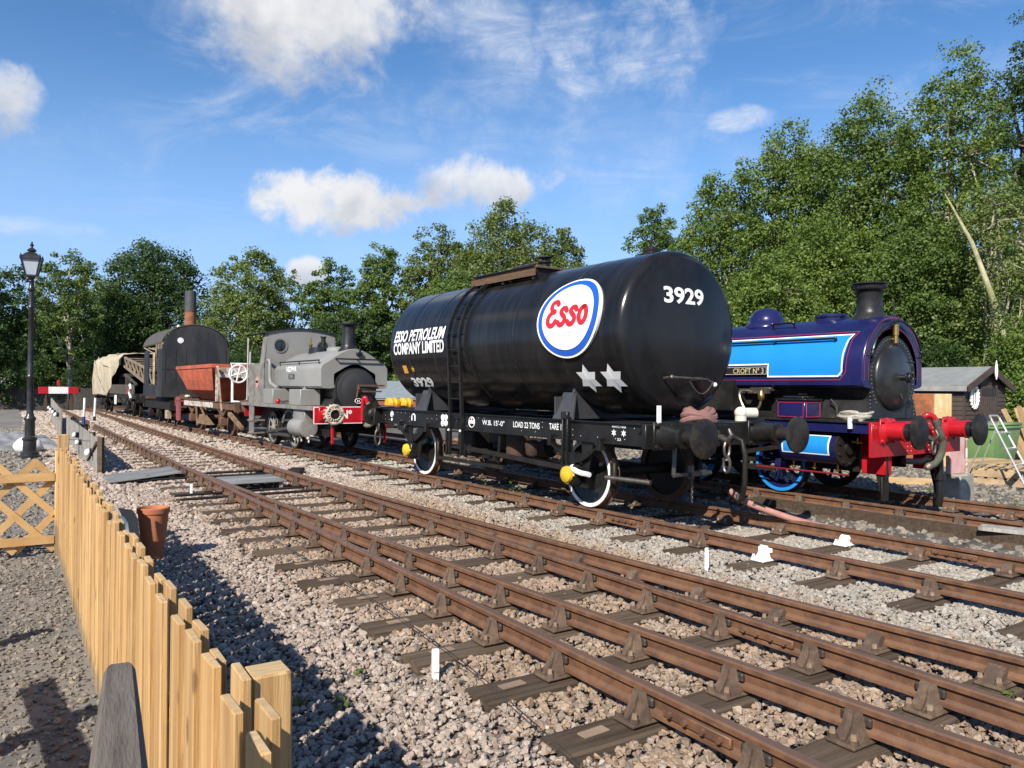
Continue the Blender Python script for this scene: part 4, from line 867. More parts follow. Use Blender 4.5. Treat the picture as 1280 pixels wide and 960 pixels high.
# rope heap on the footplate
m = MB()
for k in range(6): m.tube([((.15 + .03 * (k % 3)) * math.cos(t) + .02 * k, (.20 + .02 * (k % 2)) * math.sin(t), .03 + k * .016 + .012 * math.sin(3 * t + k)) for t in np.linspace(0, 2 * PI, 21)[:-1]], .024, 6, closed=True)
m.tube([(-.15, -.1, .03), (-.22, -.25, .035), (-.30, -.3, .02)], .03, 6)
m.build('rope_heap', m_rope, None, label='heap of pale rope on the blue locomotive footplate by the smokebox', cat='rope', loc=at(V1 - .93, 6.42, 1.185), rz=TH)

# ------------------------------------------------------------------ grey saddle tank locomotive
m_grey = pm('grey_paint', (.24, .24, .226), (.21, .21, .197), .5, vs=1.4, dirt=(.20, .18, .155), damt=.45, ds=1.8, rrange=.08)
m_greyd = pm('grey_paint_grubby', (.215, .21, .19), (.18, .17, .15), .65, vs=3, bump=.2, bs=30, dirt=(.10, .08, .06), damt=.6, ds=4)
gl = thing('grey_locomotive', 'grey saddle tank locomotive with red buffer beam and tall black chimney', 'steam locomotive', at(V0, 17.45), TH)
m = MB(); m.box(-1.17, 1.17, -.04, 0, .73, 1.14, b=.005); gb = m.build('buffer_beam', m_red, gl)
m = MB()
for a in ((-1.165, 1.165, 1.118, 1.138), (-1.165, 1.165, .735, .752), (-1.168, -1.148, .752, 1.118), (1.148, 1.168, .752, 1.118), (.02, .045, .752, 1.118)): m.box(a[0], a[1], -.044, -.0405, a[2], a[3])
m.build('white_lining', m_linew, gb)
v2, fs = text2d('N\u00ba', .19, 0, .9, .03); lettering(gb, 'lettering', v2, fs, lambda a, b: (-.50 + a, -.0445, .86 + b), m_wtext)
for x in (-.87, .87): buffer(gl, x, -.04, .97, -1, m_red, m_grime, .55, .20)
m = MB(); m.tube(curve([(.03, -.09, .80), (.03, -.10, 1.12), (.04, -.13, 1.32), (.08, -.17, 1.34), (.11, -.19, 1.22)], 5), .05, 10); vp2 = m.build('vacuum_pipe', m_red, gl)
m = MB(); m.tube(curve([(.11, -.19, 1.24), (.20, -.22, 1.08), (.28, -.24, .9), (.24, -.22, .74), (.12, -.18, .68), (.06, -.16, .72)], 5), .055, 10); m.build('vacuum_hose', pm('grey_hose', (.22, .20, .17), (.15, .13, .11), .8, vs=10), vp2)
m = MB(); m.tube([(.36, -.12 + .0, .86), (.36, -.25, .88), (.36, -.3, .8)], .04, 8); m.build('draw_hook', m_steel, gl)
for i, (zc, hl, fl) in enumerate(((.66, .13, 1), (.40, .19, 0))):
    g = MB(); g.tube([(.36 + (.07 * math.cos(t) if not fl else 0), -.26 + (.06 * math.cos(t) if fl else 0), zc + hl * math.sin(t)) for t in np.linspace(0, 2 * PI, 17)[:-1]], .024, 7, closed=True); g.build('coupling_link', m_steel, gl)
m = MB(); m.box(-1.15, 1.15, 0, 5.85, 1.115, 1.14); m.box(-1.15, -1.12, 0, 5.85, 1.05, 1.115); m.box(1.12, 1.15, 0, 5.85, 1.05, 1.115); m.build('footplate', m_greyd, gl)
m = MB()
for sx_ in (-1, 1): m.box(sx_ * .58, sx_ * .62, 0, 5.7, .40, 1.115)
m.box(-.57, .57, .8, 5.2, .5, 1.1); m.cyl((0, .36, 1.55), (0, 4.0, 1.55), .50, n=28); m.box(-.45, .45, .5, 4.1, 1.14, 1.5); m.build('main_frame', m_grime, gl)
m = MB(); pl = arc((0, 1.54), .53, R(-20), R(200), 30) + [(-.60, 1.2), (-.62, 1.145), (.62, 1.145), (.60, 1.2)]; m.prism(pl, .22, .9, 'y'); sm2 = m.build('smokebox', m_smoke, gl)
m = MB(); m.lathe([(.50, -.02), (.50, .015), (.46, .03), (.43, .03), (.37, .06), (.2, .09), (0, .10)], (0, .22, 1.54), (0, -1, 0), 40); d2 = m.build('smokebox_door', pm('grey_door_black', (.022, .022, .023), (.03, .03, .03), .5, vs=3), sm2, 40)
m = MB(); m.box(-.02, .70, .10, .135, 1.62, 1.665); m.cyl((.02, .10, 1.64), (-.05, .07, 1.36), .018, n=8); m.box(-.02, .62, .09, .12, 1.48, 1.52); m.cyl((.0, .13, 1.57), (.0, .04, 1.57), .03, n=10); m.build('door_strap', m_rust, d2)
m = MB(); m.lathe([(.09, 0), (.09, .012), (0, .014)], (.0, .10, 1.27), (0, -1, 0), 20); m.build('number_disc', m_bpipe, d2)
m = MB(); m.tube([(.085 * math.cos(t), .085, 1.27 + .06 * math.sin(t)) for t in np.linspace(0, 2 * PI, 25)[:-1]], .008, 5, closed=True); m.box(-.03, -.01, .083, .088, 1.245, 1.295); m.box(.01, .03, .083, .088, 1.245, 1.295); m.build('disc_ring', m_wtext, d2)
go = [(-.62, 1.56), (-.82, 1.57), (-.87, 1.62), (-.875, 2.02)] + [(-.70 + -.175 * math.cos(a), 2.02 + .16 * math.sin(a)) for a in np.linspace(0, R(52), 6)][1:] + [(x, 2.54 - .36 * (abs(x) / .72) ** 1.7) for x in np.linspace(-.62, .62, 13)]
go += [(-x, z) for x, z in go[:9][::-1]]
m = MB(); gy0, gy1 = .30, 3.72
m.strip([[(x * .62, gy0, (z - 1.7) * .55 + 1.7) for x, z in go], [(x * .985, gy0, (z - 1.9) * .985 + 1.9) for x, z in go], [(x, gy0 + .02, z) for x, z in go], [(x, 2, z) for x, z in go], [(x, gy1 - .02, z) for x, z in go], [(x * .985, gy1, (z - 1.9) * .985 + 1.9) for x, z in go], [(0, gy1, 1.9)] * len(go)])
gt = m.build('saddle_tank', m_grey, gl, 35)
v2, fs = text2d('NEDPWR', .13, 0, 1.0, .03); 
lettering(gt, 'lettering', v2, fs, lambda a, b: (-.879, 2.72 - a * .98, 1.99 + b), m_wtext)
m = MB(); m.box(-.885, -.876, 2.10, 2.55, 1.80, 1.93); pl_ = m.build('number_plate', pm('plate_grey', (.07, .07, .068), None, .6), gt)
v2, fs = text2d('7804', .09, 0, 1.0, .02); lettering(pl_, 'lettering', v2, fs, lambda a, b: (-.8865, 2.47 - a, 1.82 + b), m_grey)
m = MB(); m.cyl((-.80, .6, 2.25), (-.80, 3.5, 2.25), .018, n=8)
for y in (.62, 2.0, 3.48): m.cyl((-.78, y, 2.12), (-.80, y, 2.25), .014, n=6)
m.cyl((-.52, .22, 2.28), (.62, .22, 2.28), .018, n=8)
for x in (-.50, .05, .60): m.cyl((x, .30, 2.28), (x, .22, 2.28), .016, n=6)
m.build('handrail', m_bpipe, gl)
m = MB(); m.lathe([(.28, -.1), (.24, -.02), (.18, .06), (.165, .12), (.155, .56), (.18, .58), (.235, .60), (.245, .63), (.235, .65), (.15, .655), (.13, .4)], (0, .72, 2.54), (0, 0, 1), 32, cap=False); m.lathe([(.03, 0), (.03, .06)], (-.08, .72, 3.19), (0, 0, 1), 8); m.lathe([(.03, 0), (.03, .05)], (.1, .72, 3.19), (0, 0, 1), 8); m.build('chimney', m_smoke, gl, 30)
m = MB(); m.box(.02, .16, .22, .34, 2.38, 2.46, b=.01); m.cyl((.12, .3, 2.42), (.12, .3, 2.62), .02, n=8); m.build('lamp_bracket', m_bpipe, gl)
m = MB(); m.lathe([(.27, -.12), (.26, 0), (.25, .12), (.22, .13), (.2, .14)], (0, 2.75, 2.52), (0, 0, 1), 24); m.build('dome_cover', m_bpipe, gl)
m = MB(); m.lathe([(.06, 0), (.06, .28), (.08, .29), (.08, .32)], (.12, 2.7, 2.64), (0, 0, 1), 14); m.build('safety_valve', m_grime, gl)
m = MB(); m.cyl((-.18, 2.85, 2.6), (-.18, 2.85, 2.95), .02, n=8); m.lathe([(.03, 0), (.05, .04), (.05, .09), (.02, .1)], (-.18, 2.85, 2.66), (0, 0, 1), 10); m.build('whistle', m_brass, gl)
m = MB(); m.lathe([(.27, 0), (.26, .12), (.2, .16), (0, .17)], (.12, 1.75, 2.48), (0, 0, 1), 24); m.build('filler_lid', m_grey, gl)
# cab with two round windows
CY, CR = 4.02, 5.45
def plate_hole(m, outline, holes_c, r, y, th_=.03):
    """front sheet with round holes, built as a filled bmesh"""
    bm = bmesh.new(); es = []
    def loop(pts):
        vs_ = [bm.verts.new((x, y, z)) for x, z in pts]; return [bm.edges.new((vs_[i], vs_[(i + 1) % len(vs_)])) for i in range(len(vs_))]
    es += loop(outline)
    for c in holes_c: es += loop(arc(c, r, 0, 2 * PI, 24)[:-1])
    bmesh.ops.triangle_fill(bm, edges=es, use_beauty=True)
    rg = bmesh.ops.extrude_face_region(bm, geom=bm.faces[:]); bmesh.ops.translate(bm, vec=(0, th_, 0), verts=[v for v in rg['geom'] if isinstance(v, bmesh.types.BMVert)])
    bm.verts.index_update(); m.add([tuple(v.co) for v in bm.verts], [tuple(v.index for v in f.verts) for f in bm.faces]); bm.free()
roofz = lambda x: 3.05 + .17 * (1 - (x / 1.1) ** 2)
oc = [(-1.06, 1.14), (-1.06, 2.25), (-.98, 3.03)] + [(x, roofz(x) - .02) for x in np.linspace(-.9, .9, 9)] + [(.98, 3.03), (1.06, 2.25), (1.06, 1.14)]
m = MB(); plate_hole(m, oc, [(-.62, 2.74), (.62, 2.74)], .165, CY)
cab = m.build('cab', m_grey, gl, 30)
m = MB()
for sx_ in (-1, 1):
    a, b = sx_ * 1.06, sx_ * 1.03
    m.box(a, b, CY, CR, 1.14, 2.25)
    m.add([(a, CY, 2.25), (a, CY + .42, 2.25), (sx_ * .985, CY + .30, 3.03), (sx_ * .985, CY, 3.03), (b, CY, 2.25), (b, CY + .42, 2.25), (sx_ * .955, CY + .30, 3.03), (sx_ * .955, CY, 3.03)], [(0, 1, 2, 3), (7, 6, 5, 4), (0, 4, 5, 1), (1, 5, 6, 2), (2, 6, 7, 3), (3, 7, 4, 0)])
m.box(-1.05, 1.05, CR - .03, CR, 1.14, 2.2); m.build('cab_side', m_greyd, cab)
m = MB(); rows = []
for y in (CY - .05, CR + .25): rows.append([(x, y, roofz(x)) for x in np.linspace(-1.08, 1.08, 13)]); 
rows2 = [[(x, y, z + .03) for x, y, z in r] for r in rows]
m.strip(rows); m.strip(rows2); m.strip([rows[0], rows2[0]]); m.strip([rows[1], rows2[1]]); m.build('cab_roof', m_bpipe, cab)
m = MB()
for x in (-.62, .62): m.lathe([(.165, -.01), (.205, -.01), (.205, .02), (.165, .02)], (x, CY, 2.74), (0, -1, 0), 28, cap=False)
m.build('window_ring', m_greyd, cab)
m = MB()
for x in (-.62, .62): m.lathe([(.165, .0), (0, .001)], (x, CY + .012, 2.74), (0, -1, 0), 24)
m.build('window_glass', pm('dark_glass', (.012, .016, .014), None, .06, spec=.7), cab)
m = MB()
for y in (CR + .0, CR + .22): m.cyl((-1.04, y, 1.2 if y > CR + .1 else 1.3), (-1.02, y, 3.05 if y > CR + .1 else 2.6), .022 if y > CR + .1 else .03, n=8)
m.build('grab_pole', pm('pale_steel', (.45, .44, .41), None, .5), gl)
m = MB(); m.lathe([(.16, 0), (.16, .008), (0, .009)], (-1.061, 4.62, 1.72), (-1, 0, 0), 24); em = m.build('cab_emblem', pm('emblem_red', (.42, .13, .12), (.5, .35, .33), .6, vs=18), cab)
m = MB(); m.box(-1.075, -1.070, 4.5, 4.74, 1.70, 1.76); m.build('emblem_bar', m_grime, em)
m = MB(); m.box(-1.10, -1.06, 4.42, 4.62, 2.62, 2.66, b=.01); m.build('cab_hook', m_grime, gl)
for (y, w_) in ((.95, .82), (3.05, .80)):
    m = MB(); m.box(-1.13, -.62, y, y + w_, 1.14, 1.54, b=.015); m.cyl((-.87, y + .4, 1.54), (-.87, y + .4, 1.57), .06, n=14); m.cyl((-.87, y + .4, 1.57), (-.87, y + .4, 1.61), .02, n=8); m.build('sandbox' if y < 2 else 'toolbox', m_grey, gl)
m = MB(); m.tube(curve([(-.98, 3.98, 2.30), (-.98, 3.86, 2.32), (-.98, 3.78, 2.2), (-.98, 3.74, 1.75), (-.97, 3.5, 1.64), (-.95, 3.2, 1.56)], 5), .045, 8); m.build('injector_pipe', m_grey, gl)
m = MB(); m.sphere((-1.05, 2.85, 1.22), .07, 12, 8); m.cyl((-1.05, 2.85, 1.14), (-1.05, 2.85, 1.2), .03, n=8); m.build('valve', m_red, gl)
m = MB(); m.tube([(-1.0, 2.0, 1.19), (-.9, 2.3, 1.24), (-1.0, 2.7, 1.2)], .03, 8); m.lathe([(.04, 0), (.06, .04), (.03, .12)], (-.95, 2.2, 1.2), (0, 0, 1), 10); m.build('oil_pipes', m_steel, gl)
m = MB(); m.cyl((-1.0, .75, .60), (-1.0, 1.65, .60), .215, n=28); m.lathe([(.215, 0), (.225, .01), (.225, .03), (.15, .045), (0, .05)], (-1.0, .75, .60), (0, -1, 0), 28); m.box(-1.08, -.6, .8, 1.6, .72, 1.05, b=.02); m.build('cylinder', pm('grey_cylinder', (.26, .255, .24), (.2, .195, .18), .5, vs=3, dirt=(.12, .1, .08), damt=.5), gl)
ME_GW = wheel_mesh('wheel', .46, [m_grime, m_greyd, m_steel], spokes=9)
for y in (2.3, 4.05):
    for sx_ in (-1, 1): link('wheel', ME_GW, gl, loc=(sx_ * .80, y, .46), rz=0 if sx_ < 0 else PI)
    m = MB(); m.cyl((-.8, y, .46), (.8, y, .46), .08, n=12); m.build('axle', m_grime, gl)
m = MB(); bar(m, (-.92, 2.3, .34), (-.92, 4.05, .34), .05, .08); bar(m, (-1.0, 1.65, .6), (-.96, 4.0, .36), .05, .07); bar(m, (-1.02, 1.7, .74), (-1.02, 2.6, .74), .04, .05); m.build('coupling_rod', m_steel, gl)
m = MB(); m.tube([(-.93, 2.3 + .52 * math.cos(a), .48 + .52 * math.sin(a)) for a in np.linspace(R(20), R(200), 14)], .035, 6); m.build('splasher', m_greyd, gl)
m = MB(); 
for sx_ in (-1, 1): m.box(sx_ * .70, sx_ * .66, -.02, .0, .28, .73); m.prism([(.0, .73), (.10, .73), (.05, .25), (.0, .25)], sx_ * .68 - .02, sx_ * .68 + .02, 'x')
m.build('guard_iron', m_red, gl)
m = MB(); m.box(-1.16, -.8, 4.75, 5.15, .26, .30); m.box(-1.13, -1.10, 4.75, 5.15, .3, 1.1); m.box(-1.16, -.8, 4.75, 5.15, .62, .66); m.build('cab_steps', m_greyd, gl)
m = MB(); m.cyl((-.95, .55, .42), (-.95, 1.8, .42), .014, n=6)
for y in (.7, 1.2, 1.7): m.cyl((-1.0, y, .38), (-1.0, y, .26), .02, n=8); m.sphere((-1.02, y, .36), .035, 8, 6)
m.build('drain_cocks', pm('cream_fitting', (.6, .56, .46)), gl)
m = MB(); m.box(-1.05, 1.05, 5.82, 5.88, .72, 1.14); m.build('rear_beam', m_red, gl)
for x in (-.87, .87): buffer(gl, x, 5.88, .97, 1, m_red, m_grime, .5, .19)
# rope fender hung over the buffer
m = MB()
for k, rr_ in enumerate((.15, .19, .225)):
    m.tube([(rr_ * math.cos(t), -.06 * k + .02 * math.sin(6 * t + k), rr_ * math.sin(t) * 1.05) for t in np.linspace(0, 2 * PI, 31)[:-1]], .045 + .0 * k, 7, closed=True)
for k in range(16): a = k * PI / 8; m.tube([(.13 * math.cos(a), -.16, .13 * math.sin(a)), (.24 * math.cos(a + .2), -.12, .24 * math.sin(a + .2)), (.26 * math.cos(a + .35), .02, .26 * math.sin(a + .35))], .026, 5)
m.v = [tuple(.86 * c for c in p) for p in m.v]; m.build('rope_fender', pm('cream_rope', (.50, .45, .36), (.33, .29, .23), .95, vs=25, bump=1, bs=90), None, label='cream rope fender wrapped round the grey locomotive buffer', cat='rope fender', loc=at(V0 - .87, 16.96, .97), rz=TH)
# ------------------------------------------------------------------ hopper wagon, steam crane and crane match wagon on the wagon siding
m_horange = pm('faded_red_oxide', (.50, .105, .045), (.38, .078, .036), .75, vs=2.5, bump=.25, bs=30, dirt=(.17, .05, .03), damt=.6, ds=2.2, rrange=.1)
m_wworn = pm('worn_white', (.52, .50, .45), (.42, .38, .33), .75, vs=6, dirt=(.20, .11, .07), damt=.8, ds=6, edge=(.48, .6))
hw_ = thing('hopper_wagon', 'faded orange red hopper wagon with white handwheel between grey locomotive and crane', 'hopper wagon', at(V0, 27.9), TH)
yA, yB = -4.0, 3.6
m = MB()
for sx_ in (-1, 1): m.box(sx_ * 1.08, sx_ * 1.12, yA, yB, .86, 1.08); m.box(sx_ * 1.08, sx_ * 1.16, yA, yB, 1.08, 1.095)
m.box(-1.2, 1.2, yA - .06, yA, .82, 1.12); m.box(-1.2, 1.2, yB, yB + .06, .82, 1.12)
for x in (-.4, .4): m.box(x - .05, x + .05, yA, yB, .86, 1.06)
m.build('underframe', m_rust, hw_)
m = MB(); m.box(-1.13, -1.122, -1.2, yB - .3, .88, 1.06); m.build('solebar_plate', m_wworn, hw_)
def hopper(y0, y1, z0, z1, yt0, yt1, xb, xt, k=0.0):
    a = [(-xb, y0, z0), (xb, y0, z0), (xb, y1, z0), (-xb, y1, z0)]; b = [(-xt, yt0, z1), (xt, yt0, z1), (xt, yt1, z1), (-xt, yt1, z1)]
    return a, b
m = MB(); xt, yt0, yt1 = 1.25, -1.55, 3.7; zt = 2.30
lo_ = [(-.55, -.3, 1.10), (.55, -.3, 1.10), (.55, 2.6, 1.10), (-.55, 2.6, 1.10)]; mid = [(-1.0, -.75, 1.45), (1.0, -.75, 1.45), (1.0, 3.0, 1.45), (-1.0, 3.0, 1.45)]; top = [(-xt, yt0, zt - .12), (xt, yt0, zt - .12), (xt, yt1, zt - .12), (-xt, yt1, zt - .12)]; t2 = [(x, y, zt) for x, y, z in top]
inn_ = [(x * .96, y + (.06 if y < 0 else -.06), zt) for x, y, z in top]; inl = [(x * .96, y + .05, 1.5) for x, y, z in mid]
m.strip([lo_, mid, top, t2, inn_, inl], closed=True); m.add(lo_, [(0, 1, 2, 3)]); m.add(inl, [(0, 1, 2, 3)])
hb_ = m.build('hopper', m_horange, hw_, 20)
rivets(hb_, [(-1.0 - .25 * t - .004, -.6 + 3.4 * q, 1.45 + .73 * t) for t in (.1, .5, .9) for q in np.linspace(0, 1, 16)], (-1, 0, .35), m_horange, .018)
m = MB(); m.box(-xt - .03, xt + .03, yt0 - .03, yt0 + .03, zt - .10, zt + .02); m.box(-xt - .03, -xt + .03, yt0, yt1, zt - .10, zt + .02); m.box(xt - .03, xt + .03, yt0, yt1, zt - .10, zt + .02); m.build('rim', m_horange, hb_)
m = MB(); m.box(-1.12, -1.05, -1.62, -1.50, 1.10, zt - .05); m.box(1.05, 1.12, -1.62, -1.5, 1.1, zt - .05); m.box(-1.12, 1.12, -1.62, -1.58, zt - .42, zt - .10); m.build('end_sheet', m_wworn, hw_)
m = MB()
m.tube([(-1.02, -3.1, 1.1), (-1.02, -3.1, 2.22), (-1.02, -2.9, 2.30), (1.02, -2.9, 2.30)], .03, 8); m.cyl((-.1, -3.85, 1.12), (-.1, -3.85, 2.26), .05, n=10); m.cyl((-1.0, -3.1, 1.12), (-1.0, -3.85, 1.12), .03, n=8); m.cyl((.95, -3.85, 1.12), (.95, -3.85, 2.26), .04, n=10); m.box(-.1, 1.0, -3.87, -3.83, 1.95, 2.2)
m.build('platform_rail', m_white, hw_)
m = MB(); m.tube([(-.86 + .27 * math.cos(t), -3.2, 1.98 + .27 * math.sin(t)) for t in np.linspace(0, 2 * PI, 29)[:-1]], .03, 7, closed=True)
for k in range(3): a = k * PI / 3 + .3; m.cyl((-.86 - .26 * math.cos(a), -3.2, 1.98 - .26 * math.sin(a)), (-.86 + .26 * math.cos(a), -3.2, 1.98 + .26 * math.sin(a)), .022, n=7)
m.cyl((-.86, -3.26, 1.98), (-.86, -2.9, 1.98), .04, n=10); m.cyl((-1.0, -3.1, 1.98), (-1.0, -3.1, .85), .03, n=8); m.build('handwheel', m_white, hw_)
m = MB(); bar(m, (-1.10, -1.70, 2.2), (-1.14, -2.35, .8), .03, .10); m.build('operating_bar', pm('rust_cream', (.42, .33, .22), (.22, .11, .06), .85, vs=8), hw_)
for x in (-.87, .87):
    buffer(hw_, x, yA - .06, 1.0, -1, m_rust, m_rust, .55, .27); buffer(hw_, x, yB + .06, 1.0, 1, m_rust, m_rust, .55, .27)
coupling(hw_, yA - .06, -1, .95, 2)
for y in (-2.2, 1.9):
    for sx_ in (-1, 1): link('wheel', ME_RW if y > 5 else wheel_mesh('wheel', .45, [m_rust, m_rust, m_rust]), hw_, loc=(sx_ * .80, y, .45), rz=0 if sx_ < 0 else PI)
    m = MB(); m.cyl((-1.0, y, .45), (1.0, y, .45), .08, n=12); m.build('axle', m_rust, hw_)
    for sx_ in (-1, 1):
        leaf_spring(hw_, sx_ * 1.05, y, .72, .5, mat=m_rust); m = MB(); m.box(sx_ * .95, sx_ * 1.16, y - .13, y + .13, .32, .60, b=.02); m.prism([(y - .4, .86), (y + .4, .86), (y + .2, .36), (y - .2, .36)], sx_ * .94, sx_ * .96, 'x'); m.build('axle_box', m_rust, hw_)
m = MB(); m.prism([(-1.0, .30), (.2, .62), (.5, .30)], -1.22, -1.0, 'x'); bar(m, (-1.1, .6, .9), (-1.1, -.4, .35), .03, .09); bar(m, (-1.1, 1.2, .85), (-1.1, 1.0, .2), .04, .1); bar(m, (-1.12, -3.2, .75), (-1.12, -4.6, .35), .1, .1); m.build('brake_gear', pm('rust_tan', (.22, .15, .085), (.11, .06, .035), .9, vs=4, bump=.4), hw_)
m = MB(); m.box(-1.30, -1.24, 2.95, 3.5, .30, 1.18)
for z in np.arange(.38, 1.1, .13): m.box(-1.31, -1.30, 3.1, 3.2, z, z + .06)
m.box(-1.3, -1.1, 2.95, 3.5, 1.0, 1.05); m.build('side_bracket', pm('faded_crimson', (.27, .06, .065), (.2, .045, .045), .75, vs=5), hw_)
m = MB(); m.sphere((-1.08, 2.6, 1.2), .11, 10, 6, (1, 1.6, .6)); m.build('white_box', m_wworn, hw_)

cr_ = thing('steam_crane', 'black rail steam crane cab with arched roof and rusty chimney', 'steam crane', at(V0, 34.0), TH)
m_crane = pm('weathered_black', (.012, .013, .016), (.020, .020, .022), .55, vs=1.6, bump=.2, bs=20, dirt=(.05, .048, .043), damt=.5, ds=1.4, stretch=(1, 1, .35), rrange=.1)
m = MB(); hwid = 1.32
def roofarch(k=1.0): return [(x * k, 3.10 + .98 * math.sqrt(max(0, 1 - (x / 1.34) ** 2))) for x in np.linspace(-1.32, 1.32, 25)]
prf = [(-hwid, 1.12), (-hwid, 3.1)] + roofarch()[1:-1] + [(hwid, 3.1), (hwid, 1.12)]
m.prism(prf, .0, .04, 'y'); cab2 = m.build('cab', m_crane, cr_, 30)
m = MB(); m.box(-1.32, -1.28, .04, 1.0, 1.12, 3.1); m.box(-1.32, -1.28, 2.9, 3.9, 1.12, 3.1); m.box(-1.34, -1.30, -.02, 4.0, 1.12, 1.62); m.box(1.28, 1.32, .04, 4.0, 1.12, 3.1); m.box(-1.31, -1.27, .02, .10, 1.6, 3.12)
for x in np.linspace(-1.2, 1.2, 7): m.box(x - .014, x + .014, -.014, .0, 1.15, 3.1)
m.box(-1.3, 1.3, -.016, 0, 2.25, 2.29); m.box(-1.3, 1.3, -.02, 0, 1.12, 1.6)
m.build('cab_side', m_crane, cab2)
m = MB(); r1 = roofarch(1.03); m.strip([[(x, y, z + .03) for x, z in r1] for y in (.02, 4.1)] ); m.strip([[(x, y, z + .07) for x, z in r1] for y in (.02, 4.1)]); m.strip([[(x, .02, z + .03) for x, z in r1], [(x, .02, z + .07) for x, z in r1]]); m.build('roof', pm('felted_roof', (.075, .07, .062), (.05, .047, .042), .9, vs=4, bump=.3), cab2, 50)
m = MB(); m.cyl((-.05, .9, 3.9), (-.05, .9, 4.75), .23, n=20); m.build('chimney_base', pm('chimney_rust', (.27, .105, .045), (.17, .065, .03), .85, vs=6, bump=.3), cr_)
m = MB(); m.lathe([(.25, 0), (.25, .04), (.235, .05), (.23, .85), (.21, .86), (.20, .5)], (-.05, .9, 4.75), (0, 0, 1), 20, cap=False); m.build('chimney', pm('chimney_grey', (.055, .058, .062), (.04, .042, .045), .6, vs=5), cr_)
m = MB(); m.lathe([(.12, 0), (.12, .02), (0, .03)], (-.62, -.0, 3.45), (0, -1, 0), 16); m.sphere((-.5, 1.0, 4.1), .07, 8, 6); m.build('white_fitting', m_white, cr_)
m = MB(); m.box(-1.29, -1.20, 1.9, 2.15, 1.6, 3.0, b=.04); m.build('boiler_pipe', pm('cream_flaking', (.42, .36, .26), (.2, .14, .09), .85, vs=5), cr_)
m = MB(); m.cyl((.1, 2.2, 1.15), (.1, 2.2, 3.0), .62, n=24); m.build('boiler', m_rust, cr_)
m = MB(); m.cyl((0, 1.8, .92), (0, 1.8, 1.12), 1.1, n=32); m.box(-1.15, 1.15, -1.0, 4.6, .62, .92); m.box(-1.2, 1.2, -1.06, -1.0, .6, 1.0); m.box(-1.2, 1.2, 4.6, 4.66, .6, 1.0); m.build('carriage', m_grime, cr_)
for x in (-.87, .87): buffer(cr_, x, -1.06, .95, -1, m_rust, m_rust, .4, .22); buffer(cr_, x, 4.66, .95, 1, m_rust, m_rust, .4, .22)
for y in (-.2, 1.6, 3.4):
    for sx_ in (-1, 1): link('wheel', wheel_mesh('wheel', .42, [m_grime, m_grime, m_rust]), cr_, loc=(sx_ * .8, y, .42), rz=0 if sx_ < 0 else PI)
    m = MB(); m.box(-1.2, -1.0, y - .16, y + .16, .25, .6, b=.02); m.cyl((-1, y, .42), (1, y, .42), .08, n=10); m.build('axle_box', MATS['cream_flaking'] if y < 1 else m_grime, cr_)
# lattice jib resting over the match wagon
m = MB(); j0, j1 = (3.9, 1.45), (14.2, 2.95)
for x in (-.95, .95):
    for dz_ in (0, .75): bar(m, (x, j0[0], j0[1] + dz_), (x, j1[0], j1[1] + dz_ * .5), .10, .11)
    for k in range(9):
        f0, f1 = k / 9, (k + 1) / 9; g_ = lambda f, u: (x, j0[0] + (j1[0] - j0[0]) * f, j0[1] + (j1[1] - j0[1]) * f + u * (.75 - .375 * f))
        bar(m, g_(f0, 0), g_(f1, 1), .05, .07); bar(m, g_(f1, 0), g_(f1, 1), .05, .06)
for k in range(8): f = k / 8; y = j0[0] + (j1[0] - j0[0]) * f; z = j0[1] + (j1[1] - j0[1]) * f; bar(m, (-.95, y, z + .7 - .35 * f), (.95, y, z + .7 - .35 * f), .06, .06)
m.build('jib', pm('jib_brown', (.24, .185, .12), (.13, .10, .07), .85, vs=4), cr_)
m = MB()
for k in range(5): m.tube([(-.5 + .2 * k, 4.0, 3.0 + .1 * k), (-.5 + .22 * k, 6.5, 3.15 + .12 * (k % 3)), (-.4 + .2 * k, 9.4, 3.5)], .03, 5)
for k in range(7): m.cyl((-.6 + .2 * k, 5.2 + .6 * k, 2.9), (-.6 + .18 * k, 5.0 + .6 * k, 3.62 + .1 * (k % 3)), .045, n=6)
m.build('jib_rigging', pm('bleached_timber', (.33, .26, .18), (.22, .16, .11), .9, vs=6), cr_)

mw_ = thing('match_wagon', 'low dark crane match wagon with plank sides beyond the black crane', 'flat wagon', at(V0, 49.0), TH)
m = MB(); m.box(-1.2, 1.2, -8.3, 6.3, .92, 1.12); m.box(-1.22, 1.22, -8.36, -8.3, .75, 1.15); m.box(-1.22, 1.22, 6.3, 6.36, .75, 1.15)
for y in (-4, 0, 3): bar(m, (-1.1, y - 1.2, .9), (-1.1, y, .55), .05, .07); bar(m, (-1.1, y + 1.2, .9), (-1.1, y, .55), .05, .07)
m.build('underframe', m_grime, mw_)
m_oldplank = pm('old_dark_plank', (.055, .046, .038), (.085, .07, .057), .9, vs=3, bump=.4, rnd=.25)
for k in range(18): p = MB(); p.box(-1.24, -1.18, -7.9 + k * .6, -7.9 + k * .6 + .57, 1.12, 1.62, b=.008); p.build('plank', m_oldplank, mw_)
m = MB(); m.box(1.18, 1.24, -7.9, 2.9, 1.12, 1.62); m.box(-1.2, 1.2, 2.86, 2.92, 1.12, 1.62)
for x, y, h in ((-.8, -1.2, 2.1), (-.8, -3.4, 2.1), (.6, -1.2, 2.1), (.6, -3.4, 2.1)): m.box(x - .12, x + .12, y - .14, y + .14, 1.12, h)
m.box(-.9, .8, -3.6, -1.0, 2.05, 2.2); bar(m, (-.9, -3.6, 2.1), (-.9, -6.6, 1.62), .08, .1); bar(m, (-.9, -1.2, 2.1), (-.9, .6, 1.62), .08, .1); m.build('jib_rest', m_oldplank, mw_)
